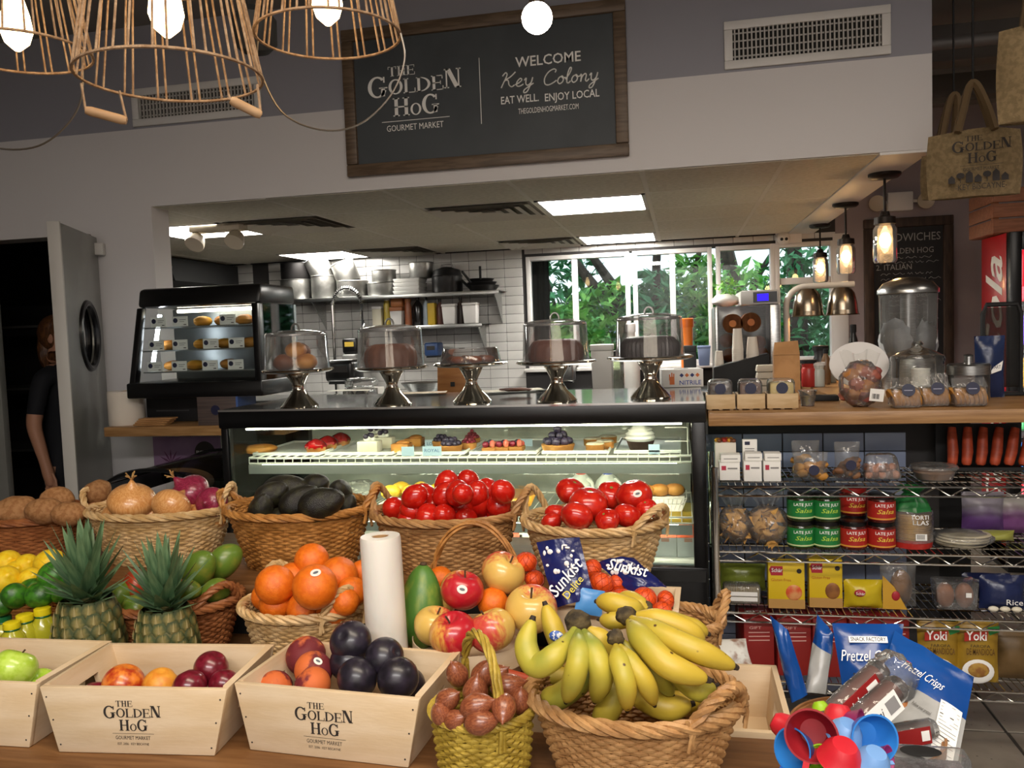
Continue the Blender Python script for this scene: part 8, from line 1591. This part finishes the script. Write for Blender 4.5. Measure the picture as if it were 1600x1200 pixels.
bunch(940, 1040, 1.33, 'banana bunch lying deepest in the basket', [([(930, 1045, 1.32), (900, 1070, 1.3), (870, 1090, 1.3), (850, 1085, 1.32)], dict(rp=24, m_=BANG)), ([(945, 1050, 1.3), (960, 1080, 1.27), (950, 1110, 1.26), (930, 1125, 1.27)], dict(rp=24)), ([(955, 1045, 1.31), (1000, 1085, 1.28), (1040, 1105, 1.27), (1080, 1100, 1.28)], dict(rp=25)), ([(950, 1040, 1.35), (1010, 1060, 1.36), (1060, 1070, 1.37), (1110, 1065, 1.36)], dict(rp=24, m_=BANG)), ([(960, 1050, 1.33), (1010, 1085, 1.33), (1060, 1100, 1.33), (1105, 1085, 1.33)], dict(rp=24)), ([(920, 1060, 1.36), (890, 1060, 1.37), (860, 1055, 1.37), (835, 1060, 1.36)], dict(rp=22))], .02)
# ------------------------------------------------------------ mandarin bags
crate(A(1060, 915, 1.63).x-.135, 1.63, Z1+.001, -.03, .235, .27, .165, .148, 'pine crate holding the netted mandarin bags', False)
NAVF = mat('navy_net_label', '161a4a', '1e2460', ns=6, rough=.22, bump=.25, bs=30); NET = mat('red_net', 'a8340f', rough=.5)
def mandarin_bag(corners, Y, lab, balls, word, sub, ang, tc, wd, n=0):
    c0 = A(*corners[0], Y); q = thing('mandarin_bag', lab, 'bag of mandarins', c0, 0, 'netted mandarin bags'); P = [A(x, y, Y+dy)-c0 for (x, y), dy in zip(corners, (0, 0, -.05, -.05))]
    def f(u, v):
        a = P[0].lerp(P[1], u); b_ = P[3].lerp(P[2], u); p = a.lerp(b_, v); n_ = (P[1]-P[0]).cross(P[3]-P[0]).normalized(); n_ = n_ if n_.y < 0 else -n_
        return p+n_*(.014*sin(pi*u)+.006*noise.noise(Vector((u*5, v*5, n)))-.001)
    def g_(u, v): p = Vector(f(u, v)); return p+Vector((0, .004, 0))
    mk('label_sheet', MB().grid(f, 14, 14).grid(g_, 14, 14), NAVF, q)
    for k, (px, py, r, yy) in enumerate(balls):
        c = A(px, py, yy)-c0; s = r*pxs(A(px, py, yy)); o = place('mandarin', ME['mandarin'], q, c, (.3*k, .2*k, k), s); m = MB(); N_ = 9
        for i in range(N_):
            for sg in (-1, 1): m.tube([(1.02*cos(2*pi*i/N_+sg*v*1.5)*sin(pi*(.06+.88*v)), 1.02*sin(2*pi*i/N_+sg*v*1.5)*sin(pi*(.06+.88*v)), .88*cos(pi*(.06+.88*v))) for v in [j/9 for j in range(10)]], .022, 3)
        mk('net', m, NET, o)
    xa = (P[1]-P[0]+P[2]-P[3]).normalized(); nz_ = xa.cross(P[0]-P[3]).normalized(); nz_ = nz_ if nz_.y < 0 else -nz_; Mx = Matrix((xa, nz_.cross(xa), nz_)).transposed()
    for wd_, hh, (u, v), mm, kw in ((word, .036, tc, TEXTW, dict(width=wd, bold=.008, shear=.15)), (sub, .022, (tc[0]+.12, tc[1]+.16), mat('yellow_print', 'd9c84a', rough=.5), dict(width=wd*.6, bold=.006))):
        if not wd_: continue
        tx = txt(q, wd_, Vector(f(u, v))+nz_*.005, hh, mm, **kw); tx.rotation_euler = (Mx @ Matrix.Rotation(ang, 3, 'Z')).to_euler()
    g = random.Random(n+4); m = MB()
    for i in range(16):
        u, v = g.uniform(.12, .88), g.uniform(.08, .5); p = Vector(f(u, v)); m.ball(p+Vector((0, -.003, 0)), (g.uniform(.002, .006), .0012, g.uniform(.002, .006)), 8, 5)
    o = mk('printed_flecks', m, TEXTW, q); o['kind'] = 'stuff'
mandarin_bag([(838, 848), (905, 840), (928, 935), (868, 950)], 1.66, 'upright mandarin bag with a navy label', [(822, 878, 17, 1.7), (835, 905, 16, 1.7), (940, 912, 19, 1.66), (950, 935, 17, 1.67), (925, 890, 16, 1.71), (828, 930, 15, 1.7)], 'Sunkist', 'Delite', .7, (.48, .62), .085, 1)
mandarin_bag([(932, 880), (990, 872), (1042, 918), (985, 925)], 1.72, 'toppled mandarin bag lying at the right', [(972, 935, 17, 1.66), (1008, 935, 19, 1.63), (1035, 955, 16, 1.6), (1000, 958, 15, 1.58), (965, 912, 17, 1.7), (1040, 938, 15, 1.65)], 'Sunkist', '', -.35, (.52, .4), .085, 2)
c = A(918, 945, 1.6); o = mk('blue_packet', pouch(.028, .05, .008, 8, 5), mat('sky_blue_film', '4a8ac8', rough=.3), loc=(c.x, 1.60, c.z-.02), rot=(-.3, .2, .2)); tag(o, 'small sky-blue packet in front of the mandarins', 'packet')
o = place('loose_carrot', MB().tube([(-.05, 0, 0), (-.03, 0, .0), (.02, 0, .003), (.07, 0, 0)], lambda u: .014*(1-.7*u), 10).mesh('carrot', CAR), None, A(815, 1060, 1.42), (0, .3, .2)); tag(o, 'orange carrot lying between tray and banana basket', 'carrot')
o = mk('carrot_bed', MB().box(-.07, .06, -.02, .03, 0, .02), CR, loc=A(815, 1060, 1.42)-Vector((0, 0, .034))); tag(o, 'short wooden batten beneath the loose carrot', 'batten')
o.scale = (1, 1, (A(815, 1060, 1.42).z-.014-Z1)/.02); o.location.z = Z1
c = A(1165, 1125, 1.6); o = mk('pink_packet', pouch(.05, .05, .01, 8, 9), mat('magenta_film', '8a2a5a', rough=.35), loc=(.04, 1.5, ZL+.014), rot=(-1.2, 0, .4)); tag(o, 'magenta packet lying in the empty crate', 'packet')
c = A(1130, 1018, 1.66); o = mk('printed_bag', pouch(.06, .07, .018, 10, 12), mat('white_print_film', 'cfcfca', '8a6a5a', ns=18, lo=.5, hi=.6, rough=.3), loc=(c.x+.01, 1.8, A(1150, 1045, 1.8).z), rot=(-.9, 0, .2)); tag(o, 'white printed bag behind the empty crate', 'bag')
# ------------------------------------------------------------ pretzel basket
bc = A(1352, 1120, 1.52); q = thing('bushel_basket', 'round brown bushel basket holding sausages and pretzel bags', 'basket', (bc.x, 1.52, ZL+.001)); BR = .125; CHB = mat('thin_veneer', '9a6c42', '85582f', ns=4, st=(2, 2, 10), rough=.6)
for i in range(26): a = 2*pi*i/26; mk('stave', MB().hexa([(BR*.8*cos(a-.11), BR*.8*sin(a-.11), 0), (BR*.8*cos(a+.11), BR*.8*sin(a+.11), 0), (BR*.77*cos(a+.11), BR*.77*sin(a+.11), 0), (BR*.77*cos(a-.11), BR*.77*sin(a-.11), 0)], [(BR*cos(a-.118), BR*sin(a-.118), .1), (BR*cos(a+.118), BR*sin(a+.118), .1), (BR*.97*cos(a+.118), BR*.97*sin(a+.118), .1), (BR*.97*cos(a-.118), BR*.97*sin(a-.118), .1)]), CHB, q)
mk('hoop', MB().lathe([(BR*1.0, .082), (BR*1.025, .082), (BR*1.035, .104), (BR*1.0, .104)], 48, close=True), CHB, q); mk('base', MB().lathe([(0, .001), (BR*.8, .001), (BR*.8, .008), (0, .008)], 36), CHB, q)
BLF = mat('pretzel_blue_film', '134288', '1a4f9a', ns=4, rough=.22, bump=.15, bs=20); SILF = mat('pretzel_silver_film', 'a8a8a6', '8f8f8c', ns=6, rough=.3, bump=.2, bs=20)
def pretzel(corners, Ys, lab, front, n, words=()):
    P = [A(x, y, Y) for (x, y), Y in zip(corners, Ys)]; c0 = P[3].lerp(P[2], .5); q = thing('pretzel_bag', lab, 'snack bag', c0, 0, 'blue pretzel crisp bags'); P = [p-c0 for p in P]; nn = (P[1]-P[0]).cross(P[3]-P[0]).normalized(); nn = nn if nn.dot(CAM-c0) > 0 else -nn
    def f(sg, v0, v1):
        def g_(u, v):
            v = v0+(v1-v0)*v; p = P[0].lerp(P[1], u).lerp(P[3].lerp(P[2], u), v); e = min(1, v/.12); return p+nn*(sg*.022*max(sin(pi*u), 0)**.6*e*(.5+.5*v)+.006*noise.noise(Vector((u*4, v*4, n)))*(1 if .02 < u < .98 else 0))
        return g_
    mk('blue_panel', MB().grid(f(1, 0, front), 12, 10).grid(f(-1, 0, front), 12, 10), BLF, q)
    if front < 1: mk('lower_panel', MB().grid(f(1, front, 1), 12, 8).grid(f(-1, front, 1), 12, 8), SILF, q)
    xa = (P[1]-P[0]).normalized(); za = (P[0]-P[3]); za = (za-xa*za.dot(xa)).normalized(); ya = za.cross(xa); M4 = Matrix((xa, za, xa.cross(za))).transposed()
    for (s_, u, v, w_, hgt, mm, kw) in words:
        p = Vector(f(1, 0, 1)(u, v))+nn*.004; W_ = (P[1]-P[0]).length*w_; tx = txt(q, s_, p, hgt, mm, width=W_, **kw); tx.rotation_euler = M4.to_euler()
    return q, f, nn, P, M4
pretzel([(1203, 962), (1232, 985), (1262, 1085), (1236, 1095)], (1.72, 1.7, 1.68, 1.7), 'narrow edge-on pretzel bag next to the crate', 1, 1)
pretzel([(1277, 960), (1303, 990), (1290, 1085), (1258, 1085)], (1.76, 1.72, 1.68, 1.7), 'silver-sided pretzel bag behind the front one', .35, 2)
q, f, nn, P, M4 = pretzel([(1300, 974), (1412, 975), (1400, 1080), (1318, 1086)], (1.7, 1.7, 1.62, 1.62), 'front pretzel bag reading Pretzel Crisps', 1, 3, [('Pretzel Crisps', .5, .52, .82, .03, TEXTW, dict(shear=.3)), ('ORIGINAL', .5, .82, .4, .014, TEXTW, {})])
p = Vector(f(1, 0, 1)(.48, .27))+nn*.003; o = mk('name_plate', MB().box(-.035, .035, -.006, .006, -.0005, .0005), TEXTW, q, loc=p); o.rotation_euler = M4.to_euler(); tx = txt(q, 'SNACK FACTORY', p+nn*.0012, .011, NAVY, width=.064, bold=.01); tx.rotation_euler = M4.to_euler()
p = Vector(f(1, 0, 1)(.5, .82))+nn*.001; o = mk('black_strip', MB().box(-.03, .03, -.008, .008, -.0005, .0005), MBLACK, q, loc=p); o.rotation_euler = M4.to_euler()
q, f, nn, P, M4 = pretzel([(1398, 985), (1522, 1058), (1492, 1215), (1350, 1150)], (1.68, 1.6, 1.46, 1.52), 'large leaning pretzel bag showing its nutrition panel', .45, 4, [('Pretzel Crisps', .45, .3, .5, .024, TEXTW, dict(shear=.3)), ('Follow your pretzel', .52, .6, .22, .01, INK, {})])
for v0, v1, h_ in ((.42, .95, 0),):
    def np_(u, v): return Vector(f(1, 0, 1)(.7+.25*u, v0+(v1-v0)*v))+nn*.0035
    mk('nutrition_panel', MB().grid(np_, 5, 9), PAPER, q); m = MB()
    for i in range(15):
        v = .04+.063*i; th = .016 if i in (3, 9) else .006; a = [Vector(np_(u, vv))+nn*.001 for u, vv in ((.08, v), (.92 if i % 3 else .7, v), (.92 if i % 3 else .7, v+th), (.08, v+th))]; m.add([tuple(x) for x in a], [(0, 1, 2, 3)])
    mk('nutrition_print', m, INK, q, smooth=0)
    p = Vector(f(1, 0, 1)(.22, .62))+nn*.003; o = mk('pretzel_picture', MB().ball((0, 0, 0), (.022, .018, .003), 14, 8), mat('pretzel_print', '8a4a1c', 'b5743a', ns=60, rough=.5), q, loc=p); o.rotation_euler = M4.to_euler()
def stick(p0, p1, Y0, Y1, r, m_, lab, labm, word, name='sausage_pack'):
    a, b_ = A(*p0, Y0), A(*p1, Y1); q = thing(name, lab, 'sausage', a, 0, 'wrapped sausages'); d = b_-a; n_ = d.normalized(); L_ = d.length
    mk('sausages', MB().tube([d*.02, d*.06, d*.5, d*.94, d*.98], lambda u: r*(.7 if u < .1 or u > .9 else 1), 12), m_, q); mk('film', MB().tube([d*-.06, d*0, d*.5, d*1.0, d*1.08], lambda u: r*(.5+.62*sin(pi*min(max(u, .05), .95))**.4), 14), WRAP, q)
    side = n_.cross(-FW).normalized(); fr_ = side.cross(n_).normalized(); fr_ = fr_ if fr_.dot(CAM-a) > 0 else -fr_
    M4 = Matrix((n_, fr_.cross(n_), fr_)).transposed().to_4x4(); M4.translation = d*.45+fr_*(r*1.22)
    mk('label', MB().box(-L_*.38, L_*.38, -r*.85, r*.85, -.0006, .0006, T=M4), labm, q); M5 = M4.copy(); M5.translation += fr_*.0012; mk('barcode', MB().box(L_*.16, L_*.34, -r*.5, r*.5, -.0003, .0003, T=M5), PAPER if labm != PAPER else MATS['grey_print'], q)
    if word: M6 = M4.copy(); M6.translation += fr_*.0014-n_*L_*.1; tx = txt(q, word, M6.translation, r*1.1, TEXTW if labm != PAPER else INK, width=L_*.36, shear=.3); tx.rotation_euler = M6.to_euler()
SAUS = mat('brown_sausage', '5f2f22', '4a231a', ns=9, rough=.4)
stick((1290, 1128), (1372, 1050), 1.44, 1.52, .021, SAUS, 'pack of slim sausage sticks with a red label', mat('red_sausage_label', '8f1f20', rough=.4), 'Sticks'); stick((1318, 1150), (1400, 1075), 1.40, 1.47, .022, SAUS, 'salami with a white printed label', PAPER, 'Salami'); stick((1388, 1150), (1456, 1138), 1.48, 1.50, .017, mat('dark_salami', '33190f', '452417', ns=9, rough=.4), 'short dark salami at right of the basket', MATS['red_sausage_label'], '')
o = mk('vacuum_bag', MB().ball((0, 0, 0), (.045, .02, .05), 20, 14, fn=crumple(0, 0, .2, 2.5, 7)), WRAP, loc=A(1392, 1062, 1.56)); tag(o, 'empty crumpled clear bag among the sausages', 'bag')
c = A(1425, 1185, 1.38); q = thing('raisin_box', 'clear clamshell of dark raisins at the bottom edge', 'container', (c.x, 1.36, ZL+.001)); hh = A(1425, 1160, 1.36).z-ZL; mk('shell', MB().hexa([(-.06, -.045, 0), (.06, -.045, 0), (.06, .0, 0), (-.06, .0, 0)], [(-.07, -.05, hh), (.07, -.05, hh), (.07, .0, hh), (-.07, .0, hh)]), WRAP, q, bevel=.01); mk('raisins', MB().hexa([(-.055, -.04, .004), (.055, -.04, .004), (.055, -.005, .004), (-.055, -.005, .004)], [(-.062, -.045, hh*.85), (.062, -.045, hh*.85), (.062, -.004, hh*.85), (-.062, -.004, hh*.85)]), mat('raisins', '2a1c1c', '40282a', ns=90, rough=.5, bump=.8, bs=120), q); mk('label', MB().ball((0, -.03, hh+.001), (.03, .018, .002), 16, 6), MBLACK, q)
# ------------------------------------------------------------ measuring cups
c = A(1300, 1190, 1.22); q = thing('cup_tub', 'pale tub holding the coloured measuring cups below the frame', 'tub', (c.x, 1.27, ZL+.001)); mk('tub', MB().lathe([(0, 0), (.045, 0), (.06, .1), (.057, .1), (.043, .006), (0, .005)], 28), CR, q); mk('band', MB().lathe([(.0535, .05), (.0545, .05), (.057, .07), (.0555, .07)], 28, close=True), mat('tub_band', '7a5a3a', rough=.6), q)
cupm = {'red': ('c01f2c', '8f1720'), 'blue': ('2f5fc0', '2a7ac8'), 'sky': ('6f9ad0', '5f8ac8'), 'green': ('8fb81c', '9ac828'), 'purple': ('8a1c5a', '9a2468')}
for k, (px, py, r, col, d_, Y) in enumerate(((1268, 1150, 40, 'red', (-.2, -.9, .25), 1.14), (1238, 1172, 33, 'blue', (-.7, -.7, .3), 1.16), (1367, 1155, 37, 'blue', (.25, -.9, .2), 1.15), (1318, 1152, 28, 'sky', (.3, -.2, .9), 1.17), (1345, 1140, 30, 'purple', (.9, -.4, .1), 1.2), (1312, 1188, 34, 'red', (.2, -.3, .95), 1.12), (1280, 1192, 28, 'green', (-.6, -.5, .5), 1.14), (1362, 1195, 28, 'sky', (.2, -.3, .9), 1.12), (1388, 1188, 22, 'purple', (.8, -.5, .2), 1.14), (1310, 1125, 24, 'red', (.1, .4, .9), 1.22), (1225, 1135, 20, 'red', (-.8, .2, .4), 1.22), (1283, 1110, 14, 'green', (-.2, .4, .9), 1.24))):
    c = A(px, py, Y); s = pxs(c)*r; n_ = Vector(d_).normalized(); R = n_.to_track_quat('Z', 'Y').to_euler(); open_ = k in (0, 1, 2, 4, 6, 8)
    q = thing('measuring_cup', '%s plastic measuring cup, %s' % ({'sky': 'light blue'}.get(col, col), ['largest, opening toward the viewer', 'at far left, opening left', 'at right, opening toward the viewer', 'upside down in the middle', 'turned sideways at the back', 'upside down at the bottom front', 'at the bottom left, opening left', 'upside down at the bottom right', 'at the bottom right edge', 'behind the large red cup', 'peeking out at upper left', 'tiny one at the top'][k]), 'measuring cup', c, tuple(R), 'coloured measuring cups')
    m1, m2 = mat('cup_'+col, cupm[col][0], rough=.4), mat('cup_in_'+col, cupm[col][1], rough=.45)
    prof_o = [(0, -1.0), (.55, -.95), (.82, -.6), (1, 0), (1.03, .02)]; prof_i = [(1.03, .02), (.95, .02), (.78, -.55), (.5, -.87), (0, -.92)]
    if not open_: prof_o = [(r_, -z_) for r_, z_ in prof_o]; prof_i = [(r_, -z_) for r_, z_ in prof_i]
    mk('bowl', MB().lathe([(a*s, b_*s) for a, b_ in prof_o], 32), m1, q); mk('inside', MB().lathe([(a*s, b_*s) for a, b_ in prof_i], 32), m2, q)
    mk('handle', MB().hexa([(s, -.12*s, -.03*s), (s*1.4, -.12*s, -.03*s), (s*1.4, .12*s, -.03*s), (s, .12*s, -.03*s)], [(s, -.12*s, .03*s), (s*1.4, -.12*s, .03*s), (s*1.4, .12*s, .03*s), (s, .12*s, .03*s)]), m1, q, rot=(0, 0, max((pi*j/18 for j in range(36)), key=lambda a_: (R.to_matrix() @ Vector((cos(a_), sin(a_), 0))).dot(Vector((0, .45, -1))))))
bpy.data.scenes.remove(TSC)
